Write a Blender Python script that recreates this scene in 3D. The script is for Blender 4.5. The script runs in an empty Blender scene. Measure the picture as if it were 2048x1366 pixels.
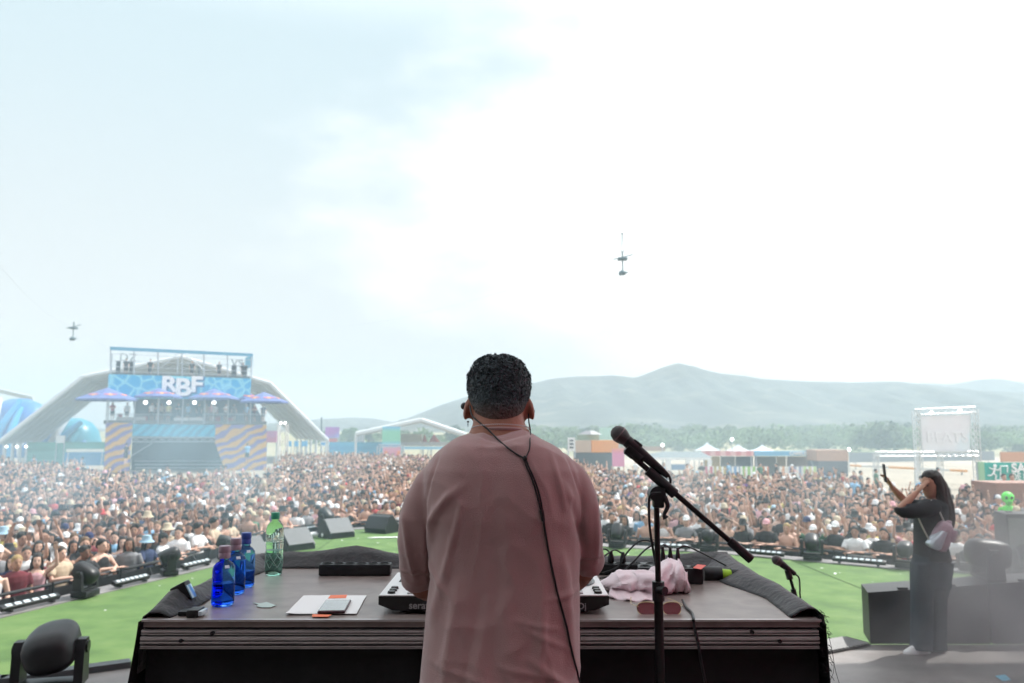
import bpy, bmesh, math, random
import numpy as np
from mathutils import Vector, Matrix
from mathutils.bvhtree import BVHTree
R = math.radians
random.seed(11)
rng = np.random.default_rng(11)
scene = bpy.context.scene
COL = scene.collection

# ------------------------------------------------------------------ camera
CAM = Vector((0.0, 0.0, 3.92))          # crowd ground is z = 0
ZD, TZ, DZ = 1.99, 1.25, .57            # stage deck level, turf level, lift of the desk riser
FPX = 1593.0                            # focal length in photo pixels (28 mm lens)
TILT = math.atan((865 - 683) / FPX)
cd = bpy.data.cameras.new("camera"); cam = bpy.data.objects.new("camera", cd); COL.objects.link(cam)
cam.location = CAM; cam.rotation_euler = (R(90) + TILT, 0, 0)
cd.sensor_width = 36; cd.lens = 36 * FPX / 2048; cd.clip_start = 0.05; cd.clip_end = 30000
cd.dof.use_dof = True; cd.dof.focus_distance = 2.15; cd.dof.aperture_fstop = 5.0
scene.camera = cam

# ------------------------------------------------------------------ sky and sun
SUN_EL, SUN_AZ = R(52), R(58)           # azimuth from +Y towards +X
w = bpy.data.worlds.new("World"); scene.world = w; w.use_nodes = True
nt = w.node_tree; nd = nt.nodes; lk = nt.links
bg = nd["Background"]; bg.inputs[1].default_value = 0.12
sky = nd.new("ShaderNodeTexSky"); sky.sky_type = 'NISHITA'; sky.sun_disc = False
sky.sun_elevation = SUN_EL; sky.sun_rotation = SUN_AZ; sky.air_density = 1.0; sky.dust_density = 2.5; sky.ozone_density = 1.5
def M(op, a, b=None, c=None, tree=None):
    t = tree or nt
    n = t.nodes.new("ShaderNodeMath"); n.operation = op
    for i, x in enumerate((a, b, c)):
        if x is None: continue
        if isinstance(x, (int, float)): n.inputs[i].default_value = x
        else: t.links.new(x, n.inputs[i])
    return n.outputs[0]
tc = nd.new("ShaderNodeTexCoord"); sx = nd.new("ShaderNodeSeparateXYZ"); lk.new(tc.outputs["Generated"], sx.inputs[0])
az = M('ARCTAN2', sx.outputs[0], sx.outputs[1]); el = M('ARCSINE', sx.outputs[2])
nz = nd.new("ShaderNodeTexNoise"); nz.inputs["Scale"].default_value = 5.5; nz.inputs["Detail"].default_value = 9; nz.inputs["Roughness"].default_value = .58
mp = nd.new("ShaderNodeMapping"); mp.inputs["Scale"].default_value = (1, 1, 2.4); lk.new(tc.outputs["Generated"], mp.inputs[0]); lk.new(mp.outputs[0], nz.inputs[0])
d1 = M('SUBTRACT', el, .29); d2 = M('MULTIPLY', M('MULTIPLY', d1, d1), 5.5)
dist = M('SUBTRACT', az, M('SUBTRACT', d2, .26))
dist = M('ADD', dist, M('MULTIPLY', M('SUBTRACT', nz.outputs[0], .5), .62))
ss = nd.new("ShaderNodeMapRange"); ss.interpolation_type = 'SMOOTHSTEP'; lk.new(dist, ss.inputs[0])
ss.inputs[1].default_value = -.06; ss.inputs[2].default_value = .40; ss.inputs[3].default_value = 0.0; ss.inputs[4].default_value = 1.0
mx = nd.new("ShaderNodeMix"); mx.data_type = 'RGBA'; lk.new(ss.outputs[0], mx.inputs[0]); lk.new(sky.outputs[0], mx.inputs[6])
mx.inputs[7].default_value = (4.9, 5.0, 5.0, 1)
# thin high veil everywhere
mv = nd.new("ShaderNodeMix"); mv.data_type = 'RGBA'; mv.inputs[0].default_value = .97; lk.new(sky.outputs[0], mv.inputs[6]); mv.inputs[7].default_value = (2.66, 2.86, 2.97, 1)
lk.new(mv.outputs[2], mx.inputs[6])
gv = nd.new("ShaderNodeMapRange"); gv.interpolation_type = 'SMOOTHSTEP'; lk.new(el, gv.inputs[0]); gv.inputs[1].default_value = .06; gv.inputs[2].default_value = .5
mg = nd.new("ShaderNodeMix"); mg.data_type = 'RGBA'; lk.new(gv.outputs[0], mg.inputs[0]); mg.inputs[6].default_value = (2.80, 2.92, 2.98, 1); mg.inputs[7].default_value = (2.36, 2.90, 3.12, 1); lk.new(mg.outputs[2], mv.inputs[7])
# extra brightness added high in the sky, mostly above view, to light the desk
hi = nd.new("ShaderNodeMapRange"); hi.interpolation_type = 'SMOOTHSTEP'; lk.new(el, hi.inputs[0]); hi.inputs[1].default_value = .46; hi.inputs[2].default_value = .68; hi.inputs[3].default_value = 0; hi.inputs[4].default_value = 1
mh = nd.new("ShaderNodeMix"); mh.data_type = 'RGBA'; lk.new(hi.outputs[0], mh.inputs[0]); lk.new(mx.outputs[2], mh.inputs[6]); mh.inputs[7].default_value = (6.0, 6.4, 6.8, 1); lk.new(mh.outputs[2], bg.inputs[0])
sl = bpy.data.lights.new("sun", 'SUN'); sun = bpy.data.objects.new("sun", sl); COL.objects.link(sun)
sl.energy = 2.9; sl.angle = R(.6); sl.color = (1, .97, .92)
sd = Vector((math.sin(SUN_AZ) * math.cos(SUN_EL), math.cos(SUN_AZ) * math.cos(SUN_EL), math.sin(SUN_EL)))
sun.rotation_euler = sd.to_track_quat('Z', 'Y').to_euler()
scene.view_settings.view_transform = 'Standard'; scene.view_settings.look = 'None'; scene.view_settings.gamma = 1
scene.view_settings.exposure = 1.3
scene.render.engine = 'CYCLES'
cy = scene.cycles
cy.use_denoising = True; cy.max_bounces = 16; cy.diffuse_bounces = 4; cy.glossy_bounces = 4; cy.transmission_bounces = 14; cy.volume_bounces = 1; cy.transparent_max_bounces = 12; cy.caustics_reflective = False; cy.caustics_refractive = False
cy.volume_step_rate = 4; cy.volume_max_steps = 48; cy.sample_clamp_indirect = 6
try: cy.use_adaptive_sampling = True; cy.adaptive_threshold = .02
except Exception: pass

# ------------------------------------------------------------------ placing helpers
CT, ST = math.cos(TILT), math.sin(TILT)
def ray(px, py):
    u = (px - 1024) / FPX; v = (683 - py) / FPX
    return Vector((u, CT - v * ST, ST + v * CT))
def P(px, py, y):                       # point seen at a photo pixel, at world depth y
    d = ray(px, py); return CAM + d * (y / d.y)
def G(px, py, z):                       # point seen at a photo pixel, on the level z
    d = ray(px, py); return CAM + d * ((z - CAM.z) / d.z)
def RP(px, py, p0, n):                  # ... on a plane
    d = ray(px, py); return CAM + d * ((Vector(p0) - CAM).dot(n) / d.dot(n))

# ------------------------------------------------------------------ materials
def srgb(r, g, b):
    f = lambda c: ((c / 255) / 12.92) if c / 255 <= .04045 else (((c / 255) + .055) / 1.055) ** 2.4
    return (f(r), f(g), f(b))
MATS = {}
def mat(name, col=(.5, .5, .5), rough=.6, metal=0, var=0, vscale=6, bump=0, bscale=40, trans=0, ior=1.45, emit=0, src='col', coat=0, sheen=0, alpha=1, spec=None):
    if name in MATS: return MATS[name]
    m = bpy.data.materials.new(name); m.use_nodes = True; t = m.node_tree; b = t.nodes["Principled BSDF"]
    b.inputs["Roughness"].default_value = rough; b.inputs["Metallic"].default_value = metal
    b.inputs["IOR"].default_value = ior; b.inputs["Transmission Weight"].default_value = trans
    b.inputs["Coat Weight"].default_value = coat; b.inputs["Sheen Weight"].default_value = sheen
    b.inputs["Alpha"].default_value = alpha
    if spec is not None: b.inputs["Specular IOR Level"].default_value = spec
    base = None
    if src == 'obj':
        oi = t.nodes.new("ShaderNodeObjectInfo"); base = oi.outputs["Color"]
    elif src == 'attr':
        at = t.nodes.new("ShaderNodeAttribute"); at.attribute_name = "Col"; base = at.outputs["Color"]
    b.inputs["Base Color"].default_value = (*col, 1)
    tcn = t.nodes.new("ShaderNodeTexCoord")
    if var:
        n = t.nodes.new("ShaderNodeTexNoise"); n.inputs["Scale"].default_value = vscale; n.inputs["Detail"].default_value = 6
        t.links.new(tcn.outputs["Object"], n.inputs[0])
        mr = t.nodes.new("ShaderNodeMapRange"); mr.inputs[1].default_value = .3; mr.inputs[2].default_value = .7; mr.inputs[3].default_value = 1 - var; mr.inputs[4].default_value = 1 + var
        t.links.new(n.outputs[0], mr.inputs[0])
        vm = t.nodes.new("ShaderNodeVectorMath"); vm.operation = 'SCALE'
        if base: t.links.new(base, vm.inputs[0])
        else: vm.inputs[0].default_value = col
        t.links.new(mr.outputs[0], vm.inputs["Scale"]); base = vm.outputs[0]
    if base: t.links.new(base, b.inputs["Base Color"])
    if bump:
        n2 = t.nodes.new("ShaderNodeTexNoise"); n2.inputs["Scale"].default_value = bscale; n2.inputs["Detail"].default_value = 5
        t.links.new(tcn.outputs["Object"], n2.inputs[0]); bn = t.nodes.new("ShaderNodeBump"); bn.inputs["Strength"].default_value = bump; bn.inputs["Distance"].default_value = .02
        t.links.new(n2.outputs[0], bn.inputs["Height"]); t.links.new(bn.outputs[0], b.inputs["Normal"])
    if emit:
        b.inputs["Emission Color"].default_value = (*col, 1); b.inputs["Emission Strength"].default_value = emit
    MATS[name] = m; return m
def mat_ramp(name, kind, stops, scale=(1, 1, 1), rot=(0, 0, 0), distort=0, rough=.7, detail=2, coord="Object", tscale=1.0, interp='LINEAR', bands='X', bump=0):
    if name in MATS: return MATS[name]
    m = bpy.data.materials.new(name); m.use_nodes = True; t = m.node_tree; b = t.nodes["Principled BSDF"]; b.inputs["Roughness"].default_value = rough
    tcn = t.nodes.new("ShaderNodeTexCoord"); mpn = t.nodes.new("ShaderNodeMapping"); mpn.inputs["Scale"].default_value = scale; mpn.inputs["Rotation"].default_value = rot
    t.links.new(tcn.outputs[coord], mpn.inputs[0])
    if kind == 'wave':
        n = t.nodes.new("ShaderNodeTexWave"); n.bands_direction = bands; n.inputs["Scale"].default_value = tscale; n.inputs["Distortion"].default_value = distort; n.inputs["Detail"].default_value = detail; n.inputs["Detail Scale"].default_value = 1.2; out = n.outputs["Fac"]
    elif kind == 'noise':
        n = t.nodes.new("ShaderNodeTexNoise"); n.inputs["Scale"].default_value = tscale; n.inputs["Detail"].default_value = detail; n.inputs["Distortion"].default_value = distort; out = n.outputs[0]
    else:
        n = t.nodes.new("ShaderNodeTexVoronoi"); n.feature = 'DISTANCE_TO_EDGE'; n.inputs["Scale"].default_value = tscale; out = n.outputs["Distance"]
    t.links.new(mpn.outputs[0], n.inputs[0])
    cr = t.nodes.new("ShaderNodeValToRGB"); cr.color_ramp.interpolation = interp
    while len(cr.color_ramp.elements) < len(stops): cr.color_ramp.elements.new(.5)
    for e, (p, c) in zip(cr.color_ramp.elements, stops): e.position = p; e.color = (*c, 1)
    t.links.new(out, cr.inputs[0]); t.links.new(cr.outputs[0], b.inputs["Base Color"])
    if bump:
        bn = t.nodes.new("ShaderNodeBump"); bn.inputs["Strength"].default_value = bump; bn.inputs["Distance"].default_value = .03
        t.links.new(out, bn.inputs["Height"]); t.links.new(bn.outputs[0], b.inputs["Normal"])
    MATS[name] = m; return m

# ------------------------------------------------------------------ mesh helpers
WM = {}
def tag(o, label=None, cat=None, group=None, kind=None):
    if label: o["label"] = label
    if cat: o["category"] = cat
    if group: o["group"] = group
    if kind: o["kind"] = kind
    return o
def thing(name, label, cat, loc=(0, 0, 0), rz=0, group=None):
    o = bpy.data.objects.new(name, None); COL.objects.link(o); o.location = loc; o.rotation_euler = (0, 0, rz)
    o.empty_display_size = .2
    WM[o] = Matrix.Translation(Vector(loc)) @ Matrix.Rotation(rz, 4, 'Z')
    return tag(o, label, cat, group)
def link_mesh(name, me, parent=None, color=None):
    o = bpy.data.objects.new(name, me); COL.objects.link(o)
    if parent: o.parent = parent; WM[o] = WM.get(parent, Matrix())
    if color: o.color = (*color, 1)
    return o
class MB:
    def __init__(s): s.bm = bmesh.new(); s.mi = 0
    def _f(s, f): f.material_index = s.mi; return f
    def face(s, pts):
        return s._f(s.bm.faces.new([s.bm.verts.new(p) for p in pts]))
    def box(s, c, size, rz=0, M=None, bev=0, seg=2):
        T = Matrix.Translation(Vector(c)) @ (M.to_4x4() if M else Matrix.Rotation(rz, 4, 'Z')) @ Matrix.Diagonal((*size, 1))
        r = bmesh.ops.create_cube(s.bm, size=1, matrix=T)
        fs = {f for v in r['verts'] for f in v.link_faces}
        for f in fs: f.material_index = s.mi
        if bev:
            es = {e for v in r['verts'] for e in v.link_edges}
            rr = bmesh.ops.bevel(s.bm, geom=list(es), offset=bev, segments=seg, affect='EDGES', profile=.5)
            for f in rr['faces']: f.material_index = s.mi
        return s
    def rings(s, rings, cap=True, closed=True):
        vr = [[s.bm.verts.new(p) for p in r] for r in rings]
        n = len(vr[0])
        for a, b in zip(vr, vr[1:]):
            for i in range(n if closed else n - 1):
                j = (i + 1) % n
                s._f(s.bm.faces.new((a[i], a[j], b[j], b[i])))
        if cap and closed:
            s._f(s.bm.faces.new(list(reversed(vr[0])))); s._f(s.bm.faces.new(vr[-1]))
        return s
    def cyl(s, p0, p1, r0, r1=None, n=12, cap=True):
        r1 = r0 if r1 is None else r1
        p0, p1 = Vector(p0), Vector(p1); q = (p1 - p0).normalized().to_track_quat('Z', 'X').to_matrix()
        X, Y = q.col[0], q.col[1]
        ring = lambda c, r: [c + (X * math.cos(a) + Y * math.sin(a)) * r for a in [2 * math.pi * k / n for k in range(n)]]
        return s.rings([ring(p0, r0), ring(p1, r1)], cap)
    def tube(s, pts, r, n=8, smooth=4, cap=True):
        pts = [Vector(p) for p in pts]
        rs = r if isinstance(r, (list, tuple)) else [r] * len(pts)
        if smooth and len(pts) > 2:
            q, qr = [], []
            E = [2 * pts[0] - pts[1]] + pts + [2 * pts[-1] - pts[-2]]
            for i in range(len(pts) - 1):
                a, b, c, d = E[i:i + 4]
                for k in range(smooth):
                    t = k / smooth
                    q.append(.5 * ((2 * b) + (c - a) * t + (2 * a - 5 * b + 4 * c - d) * t * t + (-a + 3 * b - 3 * c + d) * t ** 3)); qr.append(rs[i] * (1 - t) + rs[i + 1] * t)
            q.append(pts[-1]); qr.append(rs[-1]); pts, rs = q, qr
        N = None; R_ = []
        for i, p in enumerate(pts):
            t = (pts[min(i + 1, len(pts) - 1)] - pts[max(i - 1, 0)])
            if t.length < 1e-9: t = Vector((0, 0, 1))
            t.normalize()
            if N is None: N = t.orthogonal().normalized()
            N = (N - t * N.dot(t))
            N = N.normalized() if N.length > 1e-6 else t.orthogonal().normalized()
            B = t.cross(N)
            R_.append([p + (N * math.cos(a) + B * math.sin(a)) * rs[i] for a in [2 * math.pi * k / n for k in range(n)]])
        return s.rings(R_, cap)
    def sph(s, c, r, u=12, v=8, M=None):
        r = (r, r, r) if isinstance(r, (int, float)) else r
        T = Matrix.Translation(Vector(c)) @ (M.to_4x4() if M else Matrix()) @ Matrix.Diagonal((*r, 1))
        q = bmesh.ops.create_uvsphere(s.bm, u_segments=u, v_segments=v, radius=1, matrix=T)
        for f in {f for x in q['verts'] for f in x.link_faces}: f.material_index = s.mi
        return s
    def lathe(s, prof, c=(0, 0, 0), n=24, M=None, cap=True):
        c = Vector(c); Q = M or Matrix.Identity(3)
        R_ = [[c + Q @ Vector((r * math.cos(a), r * math.sin(a), z)) for a in [2 * math.pi * k / n for k in range(n)]] for r, z in prof]
        return s.rings(R_, cap)
    def loft(s, secs, n=16, cap=True, pw=2.3):
        """secs: (center, rx, ry[, rot about z]) horizontal super-ellipse rings"""
        R_ = []
        for q in secs:
            c, rx, ry = Vector(q[0]), q[1], q[2]; rt = q[3] if len(q) > 3 else 0; ring = []
            for k in range(n):
                a = 2 * math.pi * k / n; ca, sa = math.cos(a), math.sin(a)
                x = math.copysign(abs(ca) ** (2 / pw), ca) * rx; y = math.copysign(abs(sa) ** (2 / pw), sa) * ry
                ring.append(c + Vector((x * math.cos(rt) - y * math.sin(rt), x * math.sin(rt) + y * math.cos(rt), 0)))
            R_.append(ring)
        return s.rings(R_, cap)
    def prism(s, pts, d):
        d = Vector(d); pts = [Vector(p) for p in pts]
        return s.rings([pts, [p + d for p in pts]], True)
    def sheet(s, grid):
        vr = [[s.bm.verts.new(p) for p in r] for r in grid]
        for a, b in zip(vr, vr[1:]):
            for i in range(len(a) - 1): s._f(s.bm.faces.new((a[i], a[i + 1], b[i + 1], b[i])))
        return s
    def mesh(s, name, mats, smooth=35):
        bmesh.ops.recalc_face_normals(s.bm, faces=s.bm.faces)
        me = bpy.data.meshes.new(name); s.bm.to_mesh(me); s.bm.free()
        for m in (mats if isinstance(mats, (list, tuple)) else [mats]): me.materials.append(m)
        if smooth:
            me.polygons.foreach_set("use_smooth", [True] * len(me.polygons))
            try: me.set_sharp_from_angle(angle=R(smooth))
            except Exception: pass
        return me
    def build(s, name, mats, parent=None, smooth=35, color=None):
        if parent is not None and parent in WM:
            s.bm.transform(WM[parent].inverted())
        return link_mesh(name, s.mesh(name, mats, smooth), parent, color)
def remeshed(me, voxel, smooth_it=3, subsurf=0, factor=.5):
    o = bpy.data.objects.new("tmp", me); COL.objects.link(o)
    m = o.modifiers.new("r", 'REMESH'); m.mode = 'VOXEL'; m.voxel_size = voxel; m.use_smooth_shade = True
    if smooth_it: q = o.modifiers.new("s", 'SMOOTH'); q.iterations = smooth_it; q.factor = factor
    dg = bpy.context.evaluated_depsgraph_get(); dg.update()
    n = bpy.data.meshes.new_from_object(o.evaluated_get(dg)); n.name = me.name
    mats = [x for x in me.materials]
    n.materials.clear()
    for x in mats: n.materials.append(x)
    n.polygons.foreach_set("material_index", [0] * len(n.polygons))
    n.polygons.foreach_set("use_smooth", [True] * len(n.polygons))
    bpy.data.objects.remove(o)
    return n
def text_mesh(body, size, extrude, name, m, bold=0.0, align='CENTER'):
    c = bpy.data.curves.new("t", 'FONT'); c.body = body; c.size = size; c.extrude = extrude; c.offset = bold; c.align_x = align; c.align_y = 'CENTER'; c.resolution_u = 4
    o = bpy.data.objects.new("tmp", c); COL.objects.link(o); dg = bpy.context.evaluated_depsgraph_get(); dg.update()
    me = bpy.data.meshes.new_from_object(o.evaluated_get(dg)); me.name = name; bpy.data.objects.remove(o); me.materials.clear(); me.materials.append(m)
    return me
def text_obj(body, size, ext, name, m, origin, xdir, zdir, parent, bold=0.0, align='CENTER', sx=1.0):
    me = text_mesh(body, size, ext, name, m, bold, align)
    X = Vector(xdir).normalized(); Z = Vector(zdir).normalized(); N = X.cross(Z)
    T = Matrix((( X.x * sx, Z.x, N.x, origin[0]), (X.y * sx, Z.y, N.y, origin[1]), (X.z * sx, Z.z, N.z, origin[2]), (0, 0, 0, 1)))
    me.transform(WM.get(parent, Matrix()).inverted() @ T)
    return link_mesh(name, me, parent)
def copy_tree(o, loc=None, rz=None, sc=None, parent=None):
    c = o.copy(); COL.objects.link(c); c.parent = parent
    if loc is not None: c.location = loc
    if rz is not None: c.rotation_euler = (0, 0, rz)
    if sc is not None: c.scale = (sc, sc, sc) if not isinstance(sc, tuple) else sc
    for ch in list(o.children): copy_tree(ch, parent=c)
    return c
def truss(mb, a, b, up, wd=.3, step=.5, r=.025, rb=.012):
    """box truss from a to b; up: a cross direction"""
    a, b = Vector(a), Vector(b); t = (b - a).normalized(); u = (Vector(up) - t * t.dot(Vector(up))).normalized(); v = t.cross(u)
    cs = [(u + v) * wd / 2, (u - v) * wd / 2, (-u - v) * wd / 2, (-u + v) * wd / 2]
    for c in cs: mb.cyl(a + c, b + c, r, n=6)
    L = (b - a).length; n = max(1, round(L / step))
    for k in range(n):
        p0, p1 = a + t * L * k / n, a + t * L * (k + 1) / n
        for i in range(4):
            mb.cyl(p0 + cs[i], p1 + cs[(i + 1) % 4], rb, n=4, cap=False)
            if k == 0: mb.cyl(p0 + cs[i], p0 + cs[(i + 1) % 4], rb, n=4, cap=False)
    return mb
# ================================================================== SETTING
sand = mat_ramp("sandy_ground", 'noise', [(.3, (.26, .21, .16)), (.55, (.38, .32, .25)), (.8, (.3, .26, .19))], tscale=.08, detail=8, rough=.95)
g = MB(); N = 24
g.sheet([[(-9000 + 18000 * i / N, -300 + 9300 * j / N, 0) for i in range(N + 1)] for j in range(N + 1)])
tag(g.build("ground", sand), kind="structure")
# dry field strips behind the festival ground
fld = mat_ramp("dry_field", 'noise', [(.35, (.2, .2, .1)), (.5, (.33, .28, .17)), (.7, (.15, .2, .08))], tscale=.02, detail=8, rough=.95)
g = MB(); g.sheet([[(-900 + 120 * i, 130 + 60 * j, .03 + .25 * (j > 0) * j + .4 * math.sin(i * 1.7 + j)*(j>0)) for i in range(21)] for j in range(24)])
tag(g.build("field", fld), kind="structure")

# ---- hills: real terrain ridges kilometres away
def hill(name, prof, Y, foot, seed, col, amp=1.0):
    r = np.random.default_rng(seed); px = np.array([p[0] for p in prof]); py = np.array([p[1] for p in prof])
    nu, nv = 260, 44; X = np.linspace(px[0], px[-1], nu); yy = np.interp(X, px, py)
    ph = r.uniform(0, 6.28, 40); fr = np.exp(r.uniform(math.log(.004), math.log(.09), 40)); aa = 1 / (fr / .004) ** .75
    yy = yy + (np.sin(np.outer(X, fr) + ph) * aa).sum(1) * .8
    mb = MB(); grid = []
    for j in range(nv):
        t = j / (nv - 1); row = []
        for i in range(nu):
            top = P(X[i], yy[i], Y); H = max(top.z, 3)
            if t <= .75: s = t / .75; yv = foot + (Y - foot) * s
            else: s = 1 - (t - .75) / .25 * .9; yv = Y + (Y - foot) * .5 * (t - .75) / .25
            sc = yv / Y
            # spurs and gullies running down the slope
            q = X[i] * .03 + t * 2.2
            gul = (math.sin(q * 1.3 + 2 * math.sin(t * 3 + X[i] * .006)) * .5 + math.sin(q * 3.7 + 1.7 * math.sin(t * 7)) * .25 + math.sin(q * 9.1 + t * 13) * .1)
            prof_s = s ** 1.25 if t <= .75 else s
            h = H * prof_s * (1 + .3 * amp * gul * math.sin(math.pi * min(1, s)) * (1 - s * .3))
            row.append((top.x * (.35 + .65 * sc) if t <= .75 else top.x, yv + gul * 40 * (1 - s), h))
        grid.append(row)
    mb.sheet(grid); o = mb.build(name, col, smooth=60); return tag(o, kind="structure")
hillm = mat_ramp("scrub_hillside", 'noise', [(.32, (.014, .020, .022)), (.46, (.026, .036, .034)), (.58, (.045, .056, .046)), (.72, (.13, .125, .10))], tscale=.012, detail=10, rough=.95)
hill("hills", [(780, 866), (815, 838), (870, 815), (935, 795), (1000, 778), (1065, 765), (1100, 757), (1180, 750), (1225, 748), (1270, 753), (1320, 733), (1355, 723), (1390, 730), (1440, 745), (1520, 757), (1600, 762), (1700, 766), (1800, 765), (1850, 772), (1960, 783), (2100, 788), (2400, 800)], 2600, 900, 3, hillm)
hill("hills", [(300, 862), (480, 850), (560, 843), (640, 836), (700, 833), (745, 837), (800, 848), (900, 860), (1000, 866)], 3400, 1500, 5, hillm)
hill("hills", [(1500, 840), (1700, 790), (1800, 768), (1850, 767), (1900, 771), (1960, 762), (2000, 762), (2048, 771), (2200, 790), (2400, 800)], 4600, 2800, 8, hillm)
hill("hills", [(-400, 864), (-200, 850), (0, 850), (150, 855), (400, 864)], 4200, 2500, 9, hillm, .6)

# ---- woodland: too many crowns to count beyond the festival ground
leafm = mat("woodland_leaves", (.075, .125, .04), rough=.8, var=.6, vscale=.09)
def clump(mb, c, r, k, rr, lumps=None):
    for _ in range(k):
        d = Vector(rr.normal(0, 1, 3)); d.normalize(); rad = r * rr.uniform(.75, 1.08)
        p = Vector(c) + Vector((d.x * rad, d.y * rad, d.z * rad * .75)); s = r * rr.uniform(.13, .28)
        a = Vector(rr.normal(0, 1, 3)).normalized() * s; b = a.orthogonal().normalized() * s * rr.uniform(.6, 1)
        mb.bm.faces.new([mb.bm.verts.new(q) for q in (p - a, p - b * .8, p + a, p + b)])
def wood(name, spots, seed, label=None):
    rr = np.random.default_rng(seed); mb = MB()
    for (x, y, h) in spots:
        for q in range(3):
            c = (x + rr.uniform(-.35, .35) * h, y + rr.uniform(-.35, .35) * h, h * rr.uniform(.45, .72))
            clump(mb, c, h * rr.uniform(.28, .42), 55, rr)
    return mb
rr = np.random.default_rng(4); sp = []
for i in range(1150):
    y = 135 + 400 * rr.uniform() ** 1.5; px = rr.uniform(620, 2150)
    if px < 1100 and y < 200: continue
    x = P(px, 865, y).x
    hh = rr.uniform(3.4, 5.9) * (1 + .0022 * (y - 165)) * (.7 if (px < 1000) else 1)
    cl_ = .5 + .5 * math.sin(px * .021 + y * .013) * math.sin(px * .0073 + 1.3) + .25 * math.sin(px * .06 + y * .03)
    if cl_ < .12: continue
    sp.append((x, y, hh * (.56 + .42 * cl_) * rr.uniform(.75, 1.2)))
tag(wood("woodland", sp, 1).build("woodland", leafm, smooth=0), "green belt of scrubby trees beyond the stalls below the hills", "woodland", kind="stuff")
# ================================================================== STAGE
black = mat("black_cloth", (.008, .008, .009), rough=.9, var=.3, vscale=8, bump=.3, bscale=25)
blackp = mat("black_plastic", (.012, .013, .015), rough=.42, var=.15, vscale=20)
blackm = mat("black_metal", (.01, .01, .011), rough=.38, metal=.3)
grille = mat("speaker_grille", (.15, .155, .16), rough=.55, metal=.4, bump=.5, bscale=260)
alum = mat("aluminium", (.55, .55, .56), rough=.35, metal=.9, var=.1, vscale=30)
deckm = mat("stage_floor_panel", (.19, .175, .168), rough=.5, var=.35, vscale=2.2, bump=.15, bscale=60)
turfm = mat_ramp("artificial_turf", 'noise', [(.25, (.045, .10, .022)), (.5, (.076, .148, .034)), (.75, (.108, .178, .050))], tscale=2.1, detail=12, rough=.85, bump=.6)
grey_edge = mat("grey_stage_edge", (.19, .18, .18), rough=.7, var=.25, vscale=3)
white = mat("white_paint", (.78, .78, .78), rough=.5)
# turf apron: outline of the stage front, from photo points on the deck level
edge_px = [(-260, 1278), (0, 1235), (220, 1182), (430, 1132), (520, 1100), (600, 1072), (680, 1060), (760, 1056), (900, 1062), (1050, 1075), (1200, 1092), (1350, 1101), (1500, 1111), (1650, 1125), (1800, 1138), (2048, 1150), (2300, 1158)]
EDGE = [G(x, y, TZ) for x, y in edge_px]
back = [Vector((14, 6, ZD)), Vector((-14, 6, ZD))]
deckL = G(0, 1372, ZD); deckM = G(262, 1336, ZD); deckR = G(1650, 1292, ZD); deckR2 = G(1745, 1289, ZD)
floor_edge = [Vector((-12, 6.2, ZD)), deckL, deckM, deckR, deckR2, Vector((12, 7.6, ZD))]
mb = MB(); poly = [p - Vector((0, 0, .016)) for p in EDGE] + []
# turf as triangulated sheet
nE = len(EDGE); rows = []
for k in range(9):
    t = k / 8
    rows.append([Vector((p.x + (clampx - p.x) * 0, p.y * (1 - t) + 5.2 * t, TZ - .016)) for p, clampx in [(q, 0) for q in EDGE]])
mb.sheet(rows); tag(mb.build("turf", turfm), kind="structure")
seam = mat("turf_seam_dark", (.035, .07, .02), rough=.9)
mb = MB()
for xs in (-4.6, -2.5, -.4, 1.7, 3.8, 5.9):
    yt_ = np.interp(xs, [p.x for p in EDGE], [p.y for p in EDGE]) - .1
    a = Vector((xs + .5, 6.0, TZ - .012)); b = Vector((xs, yt_, TZ - .012)); mb.prism([a, a + Vector((.022, 0, 0)), b + Vector((.022, 0, 0)), b], (0, 0, .002))
tag(mb.build("turf_seams", seam), kind="structure")
# deck the woman and the desk stand on
mb = MB(); top = floor_edge + [Vector((12, -4, ZD)), Vector((-12, -4, ZD))]
mb.prism([p - Vector((0, 0, .72)) for p in top], (0, 0, .72)); tag(mb.build("stage_floor", deckm), kind="structure")
# dark lip between the deck and the turf on the left
mb = MB()
for a, b in zip(floor_edge[:3], floor_edge[1:3]):
    d = (b - a).normalized(); nrm = Vector((-d.y, d.x, 0)); mb.prism([a + nrm * .0, b + nrm * .0, b + nrm * .12, a + nrm * .12], (0, 0, .05))
tag(mb.build("stage_floor_lip", mat("lip", (.05, .055, .06), rough=.4)), "black raised edging where the stage floor meets the turf", "edging")
# stage lip beyond the turf with front face
def offs(poly, d):
    out = []
    for i, p in enumerate(poly):
        a = poly[max(i - 1, 0)]; b = poly[min(i + 1, len(poly) - 1)]; t = (b - a).normalized(); out.append(p + Vector((-t.y, t.x, 0)) * d)
    return out
LIP = offs(EDGE, .45)
mb = MB()
for k in range(nE - 1):
    mb.prism([EDGE[k] + Vector((0, 0, -.05)), EDGE[k + 1] + Vector((0, 0, -.05)), LIP[k + 1] + Vector((0, 0, -.05)), LIP[k] + Vector((0, 0, -.05))], (0, 0, .05))
    mb.prism([LIP[k] + Vector((0, 0, -.052)), LIP[k + 1] + Vector((0, 0, -.052)), LIP[k + 1] + Vector((0, 0, -TZ)), LIP[k] + Vector((0, 0, -TZ))], (LIP[k] - EDGE[k]) * -.03)
tag(mb.build("stage_edge", grey_edge), kind="structure")
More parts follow.
